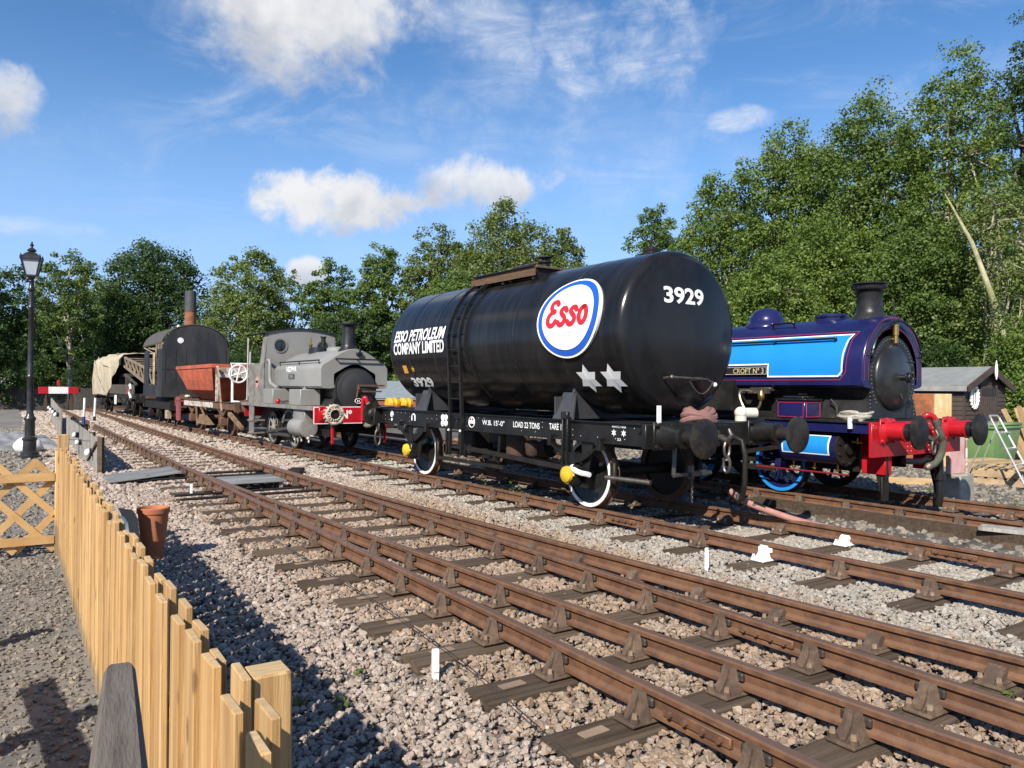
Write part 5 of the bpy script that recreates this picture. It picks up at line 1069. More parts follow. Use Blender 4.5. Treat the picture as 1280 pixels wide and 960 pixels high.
m = MB(); m.box(-1.26, -1.2, -6.6, -6.2, 1.15, 1.45); m.build('red_plate', m_red, mw_)
m = MB(); m.tube([(-1.26, -7.0, 1.62), (-1.28, -7.3, 1.45), (-1.26, -6.8, 1.25), (-1.24, -7.2, .95)], .06, 6); m.box(-1.26, -1.22, -2.6, -2.0, .55, 1.05, b=.05); m.build('white_lever', m_white, mw_)
for y in (-6.6, -4.8, 3.0, 4.8):
    for sx_ in (-1, 1): link('wheel', wheel_mesh('wheel', .42, [m_grime, m_grime, m_rust]), mw_, loc=(sx_ * .8, y, .42), rz=0 if sx_ < 0 else PI)
    m = MB(); m.box(-1.1, -.95, y - .3, y + .3, .35, .8, b=.03); m.cyl((-1, y, .42), (1, y, .42), .08, n=10); m.build('axle_box', m_grime, mw_)
for x in (-.87, .87): buffer(mw_, x, 6.36, 1.0, 1, m_red, m_red, .6, .28); buffer(mw_, x, -8.36, 1.0, -1, m_grime, m_grime, .5, .24)
m = MB(); rows = []; rr = random.Random(5)
for y in np.linspace(-3.4, 6.6, 34):
    e = min(1, (6.6 - y) / .4 + .0); a = []
    zt_ = 3.32 + .05 * math.sin(y * 1.7) - .06 * abs(y - 2) * .4; lowL = 1.02 if y > .5 else 1.02 + (.5 - y) * .42
    for (x, z) in ((-1.30, lowL), (-1.32, lowL * .6 + zt_ * .4), (-1.30, zt_ - .25), (-1.1, zt_ - .03), (-.4, zt_ + .08), (.4, zt_ + .08), (1.1, zt_ - .03), (1.30, zt_ - .3), (1.32, 1.5)):
        a.append((x + .05 * math.sin(y * 3.1 + z * 2) + rr.uniform(-.02, .02), y, z + .03 * math.sin(y * 4.3 + x * 3)))
    rows.append(a)
m.strip([[(x * .9, -3.2, z) for x, y, z in rows[0]]] + rows + [[(x * .98, 6.62, z) for x, y, z in rows[-1]], [(0, 6.62, 1.8)] * 9]); 
tp = m.build('tarpaulin', pm('cream_canvas', (.45, .40, .30), (.38, .33, .24), .9, vs=1.2, bump=.5, bs=8, dirt=(.26, .2, .12), damt=.6, ds=1.3), None, 50, label='cream tarpaulin draped over the load of the far crane match wagon', cat='tarpaulin', loc=at(V0, 49.0), rz=TH)
m = MB(); m.tube(curve([(-1.36, 5.4, 3.1), (-1.38, 4.2, 2.2), (-1.36, 2.0, 1.4), (-1.36, .6, 1.1)], 5), .022, 5); m.tube(curve([(-1.2, 5.0, 3.3), (-1.37, 2.5, 2.85), (-1.36, -.6, 2.6), (-1.36, -2.4, 2.3)], 5), .022, 5); m.build('tie_rope', m_rope, tp)
m = MB(); m.box(-1.1, 1.1, .2, 6.0, 1.12, 3.0); m.build('crate_load', m_oldplank, mw_)

# ------------------------------------------------------------------ near-left: picket fence, lattice panel, old fence, lamps
m_pine = pm('new_pine', (.54, .355, .160), (.42, .245, .092), .75, vs=1.6, bump=.35, bs=14, dirt=(.33, .18, .065), damt=.75, ds=1.8, rnd=.16, stretch=(11, 11, .5))
def knots(M_):                                       # dark knots and mud-splashed feet on the boards
    nt = M_.node_tree; t = NT.__new__(NT); t.t = nt; b = [n for n in nt.nodes if n.type == 'BSDF_PRINCIPLED'][0]; src = b.inputs['Base Color'].links[0].from_socket
    tc = t.n('ShaderNodeTexCoord'); oi = t.n('ShaderNodeObjectInfo'); of = t.n('ShaderNodeVectorMath', {0: (31.0, 13.0, 57.0)}, operation='SCALE'); t.set(of, 3, oi.outputs['Random'])
    v = t.n('ShaderNodeVectorMath', {0: tc.outputs['Object'], 1: of.outputs[0]}, operation='ADD'); mp = t.n('ShaderNodeMapping', {0: v.outputs[0], 'Scale': (7, 7, 3.2)})
    vo = t.n('ShaderNodeTexVoronoi', {'Vector': mp.outputs[0], 'Scale': 1.0}); k = t.sstep(vo.outputs['Distance'], .17, .09)
    c = t.mix(t.m('MULTIPLY', k, .8), src, (.17, .085, .035)); z = t.n('ShaderNodeSeparateXYZ', {0: tc.outputs['Object']}).outputs[2]
    mud = t.sstep(t.m('SUBTRACT', z, t.m('MULTIPLY', t.noise(v.outputs[0], 14, 5), .22)), .08, -.08); t.set(b, 'Base Color', t.mix(t.m('MULTIPLY', mud, .75), c, (.16, .13, .095)))
knots(m_pine)
m_pine_end = pm('pine_end_grain', (.50, .36, .19), (.38, .25, .12), .85, vs=14, rnd=.08, stretch=(1, 6, 1))
FV = .455                                              # front face of the fence in the near siding frame
pf = thing('picket_fence', 'new pine picket fence with boards on both sides running beside the shoulder', 'fence', at(FV, 0, 0, THA), THA)
GZ = -.225
def picket_mesh(h, w_, seed):
    r_ = random.Random(seed); m = MB(); m.box(0, .025, -w_ / 2, w_ / 2, 0, h, b=.0035); me = m.mesh('picket', [m_pine, m_pine_end], 30)
    for p in me.polygons:
        if p.normal.z > .9: p.material_index = 1
    return me
PMS = [picket_mesh(1.07 + .010 * k, .128 + .004 * k, k) for k in range(4)]
s_ = 1.70; k = 0; rr = random.Random(12)
while s_ < 9.55:
    for xo in (0, .047):
        o = link('picket', PMS[(k + (xo > 0) * 2) % 4], pf, loc=(xo + rr.uniform(-.003, .003), s_ + (.128 if xo else 0) + rr.uniform(-.008, .008), GZ + rr.uniform(-.012, .008)), rot=(rr.uniform(-.010, .010), rr.uniform(-.006, .006), rr.uniform(-.03, .03)))
        o.scale = (1, 1, .985 + .009 * s_)
    s_ += .2565; k += 1
m = MB()
for z in (.12, .66): m.box(.0255, .0465, 1.64, 9.5, GZ + z, GZ + z + .06, b=.004)
m.build('fence_rail', m_pine, pf)
for s_, xo, h in ((2.09, .078, 1.09), (4.1, .078, .9), (6.2, .078, .9), (8.2, .078, .9), (9.66, -.01, 1.30)):
    m = MB(); m.box(xo, xo + .105, s_ - .05, s_ + .05, GZ - .3, GZ + h, b=.006); me = m.mesh('post', [m_pine, m_pine_end], 30)
    for p in me.polygons:
        if p.normal.z > .9: p.material_index = 1
    link('post', me, pf)
# lattice panel square to the fence
lt = thing('lattice_fence', 'diamond lattice panel of new pine standing across the end of the path', 'fence', at(FV, 9.72, 0, THA), THA)
m_lat = pm('lattice_pine', (.52, .33, .14), (.43, .26, .10), .75, vs=2.5, bump=.2, bs=20, dirt=(.33, .18, .07), damt=.5, ds=3, rnd=.12, stretch=(1, 9, 1))
x1 = -.03; sp_ = .36; zb, ztp = GZ + .06, GZ + 1.02
for k in range(-3, 12):
    for d, yo in ((1, -.026), (-1, .0)):
        xa = x1 - k * sp_; xb = xa - d * (ztp - zb) * .95                    # from bottom to top
        pts = [(xa, zb), (xb, ztp)]
        (ax, az), (bx, bz) = pts
        if max(ax, bx) > x1 + .001:                                          # clip at the post
            if ax > x1 and bx > x1: continue
            f = (x1 - ax) / (bx - ax); q = (x1, az + (bz - az) * f)
            if ax > x1: ax, az = q
            else: bx, bz = q
        if math.hypot(bx - ax, bz - az) < .15 or max(ax, bx) < -3.2: continue
        m = MB(); u = Vector((bx - ax, 0, bz - az)).normalized(); n_ = Vector((-u.z, 0, u.x)) * .034
        A, B = Vector((ax, yo, az)), Vector((bx, yo, bz)); th_ = Vector((0, .022, 0))
        vs_ = [A - n_, A + n_, B + n_, B - n_]; m.add(vs_ + [v + th_ for v in vs_], [(0, 1, 2, 3), (7, 6, 5, 4), (0, 4, 5, 1), (1, 5, 6, 2), (2, 6, 7, 3), (3, 7, 4, 0)]); m.build('lattice_slat', m_lat, lt, 0)
m = MB(); m.box(-3.2, x1, -.056, -.028, GZ + .80, GZ + .89, b=.004); m.box(-3.2, x1, -.056, -.028, GZ + .13, GZ + .22, b=.004); m.build('lattice_rail', m_lat, lt)
m = MB(); m.box(-3.28, -3.19, -.05, .04, GZ - .2, GZ + 1.1, b=.006); m.box(x1, x1 + .09, -.05, .04, GZ - .2, GZ + 1.12, b=.006); m.build('lattice_post', m_pine, lt)
# dark weathered handrail board in the lower corner
m = MB(); rows = []
for (t, w_, zt_) in ((0, .010, -.012), (.012, .020, .0), (.05, .027, .008), (.5, .038, .012), (1.1, .042, .012)):
    rows.append([(-w_, -t, -.10), (-w_, -t, zt_ - .012), (-w_ * .75, -t, zt_), (w_ * .75, -t, zt_), (w_, -t, zt_ - .012), (w_, -t, -.10)])
m.strip(rows, closed=True); m.f += [tuple(range(6)), tuple(range(24, 30))[::-1]]; m.mi += [0, 0]
m.box(-.03, .03, -1.05, -.95, -1.25, -.095); m.box(-.03, .03, -.30, -.22, -1.25, -.095)
m_weather = pm('weathered_oak', (.062, .046, .034), (.11, .086, .066), .85, vs=2.5, bump=.4, bs=22, dirt=(.19, .16, .13), damt=.5, ds=3, stretch=(9, 1, 9))
WB_POS = (-.757, 1.512, 1.08)
wb = m.build('timber_rail', m_weather, None, 25, label='weathered dark timber rail end jutting up beside the nearest pickets', cat='timber rail', loc=WB_POS, rz=R(26.5))
# terracotta pot behind the fence, with paper litter stuck between pot and pickets
pot = thing('terracotta_pot', 'tall terracotta pot standing on the ballast behind the pickets', 'plant pot', at(1.30, 9.0, -.218, THA), 0)
m_terra = pm('terracotta', (.40, .135, .06), (.34, .115, .052), .75, vs=6, bump=.15, bs=60)
m = MB(); m.lathe([(.110, 0), (.115, .01), (.150, .32), (.172, .54), (.184, .545), (.186, .60), (.178, .61), (.168, .60), (.158, .50), (.105, .05)], (0, 0, 0), (0, 0, 1), 40, cap=False); m.add([(.1 * math.cos(2 * PI * i / 20), .1 * math.sin(2 * PI * i / 20), .2) for i in range(20)], [tuple(range(20))]); m.v = [tuple(.88 * c for c in p) for p in m.v]; m.build('pot_body', m_terra, pot)
m = MB(); r_ = [(-.10, .0, .10), (-.02, -.02, .40), (.06, .0, .44), (.10, .02, .16)]
m.strip([[(-.16, -.10, .47), (-.02, -.06, .43)], [(-.12, -.06, .36), (.03, -.03, .33)], [(-.05, -.03, .18), (.05, -.01, .15)], [(-.02, .0, .06), (.06, .0, .02)]]); m.build('paper_bag', pm('kraft_paper', (.42, .34, .24), (.33, .26, .18), .8, vs=6), None, 60, label='crumpled brown and white paper scrap beside the terracotta pot', cat='paper', loc=at(1.10, 8.86, -.10, THA), rz=THA)
m = MB(); m.strip([[(-.13, -.04, .36), (-.01, -.02, .33)], [(-.11, .0, .28), (.0, .01, .25)], [(-.07, .02, .16), (.02, .03, .12)]]); m.build('paper_sheet', pm('blue_white_print', (.62, .66, .72), (.20, .30, .42), .6, vs=9), None, 60, label='torn blue and white printed sheet behind the fence next to the pot', cat='paper', loc=at(1.02, 8.66, -.04, THA), rz=THA)

# grey weathered board fence with white lamps
m_gboard = pm('silvered_board', (.30, .285, .255), (.21, .195, .17), .9, vs=2.5, bump=.4, bs=20, dirt=(.12, .105, .09), damt=.5, ds=2.5, rnd=.18, stretch=(6, 6, .6))
gf = thing('board_fence', 'silvered grey vertical board fence behind the lamp post beside the far track', 'fence', (0, 0, 0), 0)
P0, P1, P2 = Vector((-8.58, 16.12, 0)), Vector((-14.3, 25.0, 0)), Vector((-24.0, 40.5, 0))
def board_run(A, B, h0, h1, zoff, wd, nm='board'):
    L = (B - A).length; n = int(L / (wd + .014)); d = (B - A).normalized(); az_ = math.atan2(d.y, d.x); rr = random.Random(int(L * 100))
    base = MB(); base.box(0, wd, -.011, .011, 0, 1, b=.004); me = base.mesh(nm, m_gboard, 30)
    for i in range(n):
        p = A + d * (i * (wd + .014)); h = h0 + (h1 - h0) * i / n + rr.uniform(-.02, .02)
        o = link(nm, me, gf, loc=(p.x, p.y, zoff), rot=(rr.uniform(-.012, .012), rr.uniform(-.012, .012), az_ + rr.uniform(-.05, .05))); o.scale = (1, 1, h)
board_run(P0, P1, .74, .82, -.25, .105); board_run(P1 + Vector((-.35, .3, 0)), P2, 1.02, 1.15, -.25, .19)
m = MB(); d = (P1 - P0).normalized(); nrm = Vector((d.y, -d.x, 0))
for z in (.02, .34): bar(m, P0 + nrm * .03 + Vector((0, 0, z)), P1 + nrm * .03 + Vector((0, 0, z)), .05, .08)
bar(m, P0 - nrm * .03 + Vector((0, 0, .40)), P0 + d * 2.0 - nrm * .03 + Vector((0, 0, -.1)), .03, .08)
for i in range(6): p = P0 + d * (.02 + i * 2.05) + nrm * .06; m.box(p.x - .05, p.x + .05, p.y - .05, p.y + .05, -.3, .52)
m.build('fence_frame', m_sleeper, gf)
def bulk(p, r, lab):
    t = thing('bulkhead_lamp', lab, 'lamp', p, math.atan2(d.y, d.x), 'round white lamps on the board fence')
    a = MB(); a.sphere((0, .10, 0), r, 14, 8, (1, .8, 1)); a.build('globe', m_white, t); b = MB(); b.lathe([(r * 1.05, 0), (r * 1.05, .06), (r * .8, .08)], (0, .0, 0), (0, 1, 0), 16); b.build('housing', m_bpipe, t)
for f, z, lab in ((.9, .14, 'white round lamp low on the near end of the grey board fence'), (5.2, .28, 'white round lamp on the grey board fence just right of the lamp post'), (4.1, .16, 'smaller white round lamp on the grey board fence right of its twin')):
    q = P0 + d * f - nrm * .012; bulk((q.x, q.y, z), .085 if f < 1 else .07, lab)
d2 = (P2 - P1).normalized()
for i in range(4): q = P1 + Vector((-.35, .3, 0)) + d2 * (2.2 + i * 3.1) - nrm * .012; bulk((q.x, q.y, .55), .075, 'small white round lamp on the far board fence, %s of its row of four' % ('nearest', 'second nearest', 'second farthest', 'farthest')[i])
# Victorian lamps
m_cast = pm('cast_black', (.012, .012, .012), (.02, .02, .02), .32, vs=6, dirt=(.05, .048, .045), damt=.4, ds=5)
m_glassl = pm('lamp_glass', (.42, .47, .52), (.36, .41, .46), .12, vs=4)
def street_lamp(loc, lab, k=1.0):
    t = thing('street_lamp', lab, 'street lamp', loc, .4, 'black lamp posts along the path')
    m = MB(); m.lathe([(.24, 0), (.24, .08), (.20, .10), (.20, .16), (.15, .20), (.145, .44), (.17, .47), (.17, .50), (.115, .54), (.11, .92), (.135, .97), (.135, 1.0), (.095, 1.05), (.075, 1.12), (.070, 2.0), (.085, 2.03), (.065, 2.08), (.055, 3.7), (.08, 3.73), (.06, 3.8), (.05, 4.1), (.10, 4.16), (.06, 4.22), (.05, 4.40), (.09, 4.48)], (0, 0, 0), (0, 0, 1), 16)
    for k in range(4): a_ = k * PI / 2; m.sphere((.11 * math.cos(a_), .11 * math.sin(a_), 4.36), .035, 8, 6)
    m.build('post', m_cast, t)
    z0, z1, a, b = 4.50, 4.90, .115, .20; fr = MB()
    for i in range(4):
        c0, s0 = math.cos(PI / 4 + i * PI / 2), math.sin(PI / 4 + i * PI / 2); c1, s1 = math.cos(PI / 4 + (i + 1) * PI / 2), math.sin(PI / 4 + (i + 1) * PI / 2); q = math.sqrt(2)
        bar(fr, (a * q * c0, a * q * s0, z0), (b * q * c0, b * q * s0, z1), .03, .03); bar(fr, (b * q * c0, b * q * s0, z1), (b * q * c1, b * q * s1, z1), .05, .04); bar(fr, (a * q * c0, a * q * s0, z0), (a * q * c1, a * q * s1, z0), .04, .04)
        fr.lathe([(.03, 0), (.035, .05), (.0, .14)], (b * q * c0, b * q * s0, z1 + .0), (0, 0, 1), 6)
        g = MB(); g.add([(a * q * c0 * .97, a * q * s0 * .97, z0), (a * q * c1 * .97, a * q * s1 * .97, z0), (b * q * c1 * .97, b * q * s1 * .97, z1), (b * q * c0 * .97, b * q * s0 * .97, z1)], [(0, 1, 2, 3)]); g.build('lamp_glass', m_glassl, t, 0)
    fr.lathe([(.31, 0), (.29, .03), (.17, .13), (.08, .17), (.08, .19)], (0, 0, z1 + .02), (0, 0, 1), 4, ph=PI / 4); fr.lathe([(.08, 0), (.11, .02), (.07, .07), (.03, .09), (.025, .13), (.045, .15), (.045, .17), (.015, .2), (.022, .22), (0, .26)], (0, 0, z1 + .20), (0, 0, 1), 14)
    fr.build('lantern_frame', m_cast, t, 30)
    fr = MB(); fr.cyl((0, 0, z0 + .18), (0, 0, z1), .045, n=10); fr.build('lamp_bulb', pm('mantle', (.3, .38, .45), None, .3), t)
    return t
street_lamp((-11.86, 19.14, -.225), 'tall black lamp post by the grey fence, nearest of the two'); street_lamp((-37.3, 57.4, -.25), 'small far black lamp post at the path end near a white gable')
m = MB(); m.tube([(-11.8, 19.05, .33), (-8.9, 16.4, .42)], .008, 5); m.build('stay_wire', m_steel, None, label='thin pale wire stretched from the lamp post to the grey fence', cat='wire')
# point levers
for i, (x, y, c, lab) in enumerate(((-17.45, 31.7, (.02, .05, .30), 'white point lever with blue band, left of the pair'), (-17.12, 31.9, (.02, .02, .02), 'white point lever with black band on a white box, right of the pair'))):
    t = thing('point_lever', lab, 'lever', (x, y, -.22), THA, 'pair of point levers beside the far track')
    m = MB(); m.cyl((0, 0, .52), (.03, 0, 1.28), .045, .05, 10); m.build('grip', m_white, t); m = MB(); m.cyl((0, 0, .2), (0, 0, .52), .055, n=10); m.build('band', pm('lever_%s' % ('blue' if i == 0 else 'black'), c, None, .5), t)
    m = MB(); m.box(-.16, .16, -.2, .2, 0, .22 if i == 0 else .34, b=.02); m.build('lever_box', m_wworn if i else m_grime, t)
# point cover boards, rodding, pegs, signal wire
m_cover = pm('grey_cover_board', (.17, .18, .18), (.24, .24, .235), .8, vs=4, bump=.3, dirt=(.09, .085, .08), damt=.5, rnd=.15)
cb = thing('point_cover', 'grey boarded cover tilted beside the turnout blades, outside the rail', 'cover board', at(2.18, 16.6, -.17, THA), THA)
for k in range(5): m = MB(); m.box(-.62, .62, -.62 + k * .25, -.62 + k * .25 + .24, .03, .06, b=.006); o = m.build('plank', m_cover, cb); o.rotation_euler = (.0, -.10, 0)
m = MB(); m.box(-.5, .5, -.6, .6, -.02, .0); m.box(.40, .5, -.6, .6, -.05, .06); m.build('cover_frame', m_grime, cb)
cb2 = thing('point_cover', 'pale grey boarded cover over the rodding between the turnout rails', 'cover board', at(3.68, 14.3, -.18, THA), THA)
for k in range(3): m = MB(); m.box(-.48, .48, -.55 + k * .36, -.55 + k * .36 + .34, .10, .13, b=.006); m.build('plank', m_cover, cb2)
m = MB(); m.box(-.45, -.39, -.5, .5, -.02, .10); m.box(.36, .42, -.5, .5, -.02, .10); m.build('cover_frame', m_gboard, cb2)
m = MB(); 
for s_ in (12.6, 13.1, 15.5, 16.1): m.cyl(at(2.2, s_, -.12, THA), at(4.75, s_ + .08, -.12, THA), .022, n=7)
m.box(-.12, .12, -.2, .2, -.02, .12, mat=Matrix.Translation(at(5.0, 15.9, -.2, THA))); m.box(-.1, .1, -.1, .1, 0, .1, mat=Matrix.Translation(at(3.1, 17.9, -.2, THA)))
m.build('point_rodding', m_grime, None, label='dark point rods and cranks crossing under the turnout blades', cat='rodding')
for (x, y, s_, h, lab) in ((-.47, 4.93, 0, .16, 'short white peg on the shoulder beside the signal wire'), (1.98, 7.85, 0, .22, 'white peg between the sidings left of the white rail chair'), (-5.30, 12.9, 0, .18, 'small far white peg on the shoulder beyond the terracotta pot')):
    m = MB(); m.box(-.022, .022, -.016, .016, -.1, h, b=.003); m.box(-.018, .018, -.024, -.016, .02, h * .9) ; m.build('marker_peg', m_white, None, label=lab, cat='peg', group='white marker pegs in the ballast', loc=(x, y, -.2), rz=.5 + x * .3)
m = MB()
for o_ in (0, .026): m.tube(curve([at(2.62 + o_, 16, -.17, THA), at(2.60 + o_, 7.7, -.182, THA), at(2.52 + o_, 4.9, -.180, THA), at(2.40 + o_, 3.7, -.184, THA), at(2.20 + o_, 2.3, -.190, THA), at(2.05 + o_, 1.0, -.195, THA)], 6), .0028, 5)
m.build('signal_wire', m_steel, None, label='pair of thin signal wires running along the ballast shoulder', cat='wire')
# buffer stop and back fence
bs_ = thing('buffer_stop', 'red and white buffer stop beam with red lamp at the end of the siding', 'buffer stop', at(2.87, 62, 0, THA), THA)
for x0_, x1_, mm, nm in ((-1.2, -.60, m_red, 'red_beam_end'), (-.60, .58, m_white, 'white_beam'), (.58, 1.2, m_red, 'red_beam_end')): m = MB(); m.box(x0_ + .002, x1_ - .002, -.15, .15, .95, 1.42, b=.01); m.build(nm, mm, bs_)
m = MB()
for x in (-.75, .75): m.box(x - .10, x + .10, .15, .35, -.25, 1.3); bar(m, (x, .3, 1.2), (x, 2.4, -.2), .14, .18); m.box(x - .05, x + .05, -.1, .05, -.2, .95)
m.build('stop_frame', m_sleeper, bs_)
m = MB(); m.box(-.09, .09, -.09, .09, 1.5, 1.78, b=.02); m.lathe([(.10, 0), (.05, .08), (.03, .12)], (0, 0, 1.78), (0, 0, 1), 10); m.cyl((0, 0, 1.42), (0, 0, 1.5), .03, n=8); m.build('stop_lamp', m_red, bs_)
m_dboard = pm('dark_board', (.07, .062, .052), (.045, .04, .035), .9, vs=3, bump=.3, rnd=.25)
ef = thing('end_fence', 'dark vertical board fence across the yard behind the buffer stop', 'fence', at(0, 66, 0, THA), THA)
bm_ = MB(); bm_.box(0, .19, -.012, .012, -.25, 1.32, b=.003); me = bm_.mesh('board', m_dboard)
for i in range(70): o = link('board', me, ef, loc=(-5 + i * .205, 0, random.uniform(-.03, .03)))
m = MB(); m.box(-5, 9.4, .012, .07, .2, .3); m.box(-5, 9.4, .012, .07, .95, 1.05); m.build('fence_rail', m_dboard, ef)
# plastic sheeted heap, white gable hut, at the far left
m = MB(); rows = []; rr = random.Random(9)
for i in range(29):
    t = i / 28; rows.append([((u - .5) * 3.2, (t - .5) * 4.2, .02 + .30 * max(0, math.sin(PI * t)) * max(0, math.sin(PI * u)) ** .6 + (.06 + .16 * mnoise.noise(Vector((u * 9, t * 10, 1))) + rr.uniform(-.02, .03)) * (0 < i < 28)) for u in np.linspace(0, 1, 25)])
m.strip(rows); m.build('plastic_sheet', pm('grey_polythene', (.15, .15, .15), (.30, .30, .30), .55, vs=3, bump=.6, bs=5), None, 60, label='shiny grey polythene sheet spread over a low heap left of the lamp post', cat='plastic sheet', loc=(-15.2, 22.6, -.22), rz=.6)
m = MB(); m.sphere((0, 0, .18), .25, 12, 8, (1.6, 1.1, .9)); 
for v in range(len(m.v)): p = Vector(m.v[v]); m.v[v] = tuple(p + p.normalized() * .07 * mnoise.noise(p * 6))
m.build('rubble_bag', pm('white_bag', (.70, .70, .68), (.5, .5, .5), .5, vs=5), None, 60, label='crumpled white bag on the plastic sheet edge beside the lamp post', cat='bag', loc=(-13.0, 20.9, -.24))
m = MB(); ht = thing('tent', 'white gabled tent with dark red side behind the far lamp post', 'tent', (-40.5, 60.5, -.25), .55)
m.prism([(-1.7, 1.7), (0, 3.0), (1.7, 1.7)], -1.5, 1.5, 'y'); m.build('roof', m_white, ht); m = MB(); m.box(-1.5, 1.5, -1.4, 1.4, 0, 1.7); m.build('tent_wall', pm('maroon_cloth', (.16, .012, .03), None, .8), ht)

# low rail barrier, unseen, added to cast shadow bands across the path gravel
bar_ = thing('shadow_barrier', 'unseen two rail timber barrier added left of the path for its shadow', 'fence', (-2.78, 2.9, -.225), R(38))
for y in (-1.6, .2, 2.0): m = MB(); m.box(-.06, .06, y - .06, y + .06, -.1, 1.1, b=.008); m.build('post', m_weather, bar_)  # posts of the added, unseen shadow barrier
for z, h in ((.45, .14), (.92, .16)): m = MB(); m.box(-.09, -.06, -1.8, .9, z, z + h, b=.006); m.build('rail', m_weather, bar_)  # rails of the added, unseen shadow barrier
# ------------------------------------------------------------------ right-hand background: shed, bin, pallets, step ladder
m_shed = pm('dark_stained_board', (.058, .039, .031), (.042, .029, .023), .8, vs=3, bump=.3, bs=20, dirt=(.085, .064, .052), damt=.4, ds=2, stretch=(1, 1, 5))
shed = thing('garden_shed', 'dark brown boarded shed with oval white window and grey felt roof', 'shed', at(20.65, 9.6, -.24), TH)
W_, L_, EV, RG = 2.28, 4.6, 2.02, 2.46
def clad(nm, fn, length, hfn):
    m = MB(); z = 0.0
    while z < 2.5:
        x0, x1 = hfn(z + .06)
        if x1 - x0 > .1: m.add([fn(x0, z, .022), fn(x1, z, .022), fn(x1, z + .115, .006), fn(x0, z + .115, .006), fn(x0, z, -.02), fn(x1, z, -.02), fn(x1, z + .115, -.02), fn(x0, z + .115, -.02)], [(0, 1, 2, 3), (0, 4, 5, 1), (3, 2, 6, 7), (1, 5, 6, 2), (0, 3, 7, 4)])
        z += .115
    return m.build(nm, m_shed, shed, 0, kind='stuff')
gab = lambda z: (0, W_) if z < EV else ((z - EV) / (RG - EV) * W_ / 2, W_ - (z - EV) / (RG - EV) * W_ / 2)
clad('cladding', lambda a, z, o: (-o, a, z), L_, lambda z: (0, L_) if z < EV else (0, 0)); clad('cladding', lambda a, z, o: (a, -o, z), W_, gab); clad('cladding', lambda a, z, o: (W_ + o, a, z), L_, lambda z: (0, L_) if z < EV else (0, 0)); clad('cladding', lambda a, z, o: (a, L_ + o, z), W_, gab)
m_felt = pm('roof_felt', (.215, .225, .22), (.17, .18, .178), .9, vs=3, bump=.3, bs=50, dirt=(.13, .14, .12), damt=.4)
m = MB()
for sgn in (-1, 1):
    xe = W_ / 2 + sgn * (W_ / 2 + .14); ze = EV - .14 * (RG - EV) / (W_ / 2)
    m.add([(W_ / 2, -.16, RG + .03), (W_ / 2, L_ + .16, RG + .03), (xe, L_ + .16, ze + .03), (xe, -.16, ze + .03), (W_ / 2, -.16, RG + .06), (W_ / 2, L_ + .16, RG + .06), (xe, L_ + .16, ze + .06), (xe, -.16, ze + .06)], [(0, 1, 2, 3), (7, 6, 5, 4), (0, 4, 5, 1), (1, 5, 6, 2), (2, 6, 7, 3), (3, 7, 4, 0)])
m.build('roof', m_felt, shed, 0)
for sgn in (-1, 1):
    m = MB(); xe = W_ / 2 + sgn * (W_ / 2 + .16); bar(m, (W_ / 2, -.18, RG - .02), (xe, -.18, EV - .10), .03, .16); m.build('bargeboard', m_shed, shed)
m = MB(); m.box(-.155, -.135, -.14, L_ + .14, EV - .15, EV - .02); m.build('fascia', pm('grey_trim', (.30, .30, .29), None, .7), shed)
m = MB(); m.lathe([(.012, 0), (.035, .10), (.042, .24), (.026, .38), (.008, .50)], (W_ / 2 + .08, -.24, RG - .28), (0, 0, 1), 10); m.build('finial', m_white, shed)
dr_ = MB(); dr_.box(.80, 1.66, -.065, -.03, .02, 2.0); do = dr_.build('door', m_shed, shed)
for k in range(7): m = MB(); m.box(.815 + k * .12, .815 + k * .12 + .112, -.082, -.066, .05, 1.72, b=.004); m.build('plank', m_shed, do)
m = MB()
for k in range(9): m.box(.84 + k * .09, .84 + k * .09 + .03, -.08, -.066, 1.76, 1.95)
m.build('vent_slats', m_bpipe, do); m = MB(); m.box(.77, .80, -.07, -.02, 0, 2.04); m.box(1.66, 1.69, -.07, -.02, 0, 2.04); m.box(.84, .90, -.12, -.08, .95, 1.05); m.build('door_frame', m_shed, do)
m = MB(); oc_ = (.46, 1.72); m.tube([(oc_[0] + .19 * math.cos(t), -.05, oc_[1] + .26 * math.sin(t)) for t in np.linspace(0, 2 * PI, 29)[:-1]], .035, 7, closed=True)
for x in (-.10, 0, .10): m.cyl((oc_[0] + x, -.05, oc_[1] - .2), (oc_[0] + x, -.05, oc_[1] + .2), .015, n=6)
for z in (-.08, .1): m.cyl((oc_[0] - .17, -.05, oc_[1] + z), (oc_[0] + .17, -.05, oc_[1] + z), .015, n=6)
for k in range(18): t = k * PI / 9; m.sphere((oc_[0] + .22 * math.cos(t), -.06, oc_[1] + .29 * math.sin(t)), .03, 7, 5)
win = m.build('window_frame', m_white, shed); m = MB(); m.lathe([(.19, 0), (0, .001)], (oc_[0], -.035, oc_[1]), (0, -1, 0), 20); m.build('window_glass', MATS['dark_glass'], win)
m = MB(); m.box(-.02, .02, -.02, .02, 0, EV); m.build('corner_post', m_shed, shed, loc=(-.01, -.01, 0))
rc = thing('rusty_cabinet', 'rust orange steel cabinet standing before the shed side wall', 'cabinet', at(19.6, 9.82, -.24), TH)
m = MB(); m.box(0, .5, 0, 1.15, 0, 1.80, b=.015); m.build('cabinet_body', pm('cabinet_rust', (.36, .135, .045), (.24, .085, .032), .8, vs=3, bump=.2, dirt=(.12, .05, .03), damt=.5, ds=4), rc); m = MB(); m.box(-.02, 0, .03, 1.12, .06, 1.66, b=.006); m.box(-.035, -.02, .25, .29, .9, 1.06); m.build('door', MATS['cabinet_rust'], rc)
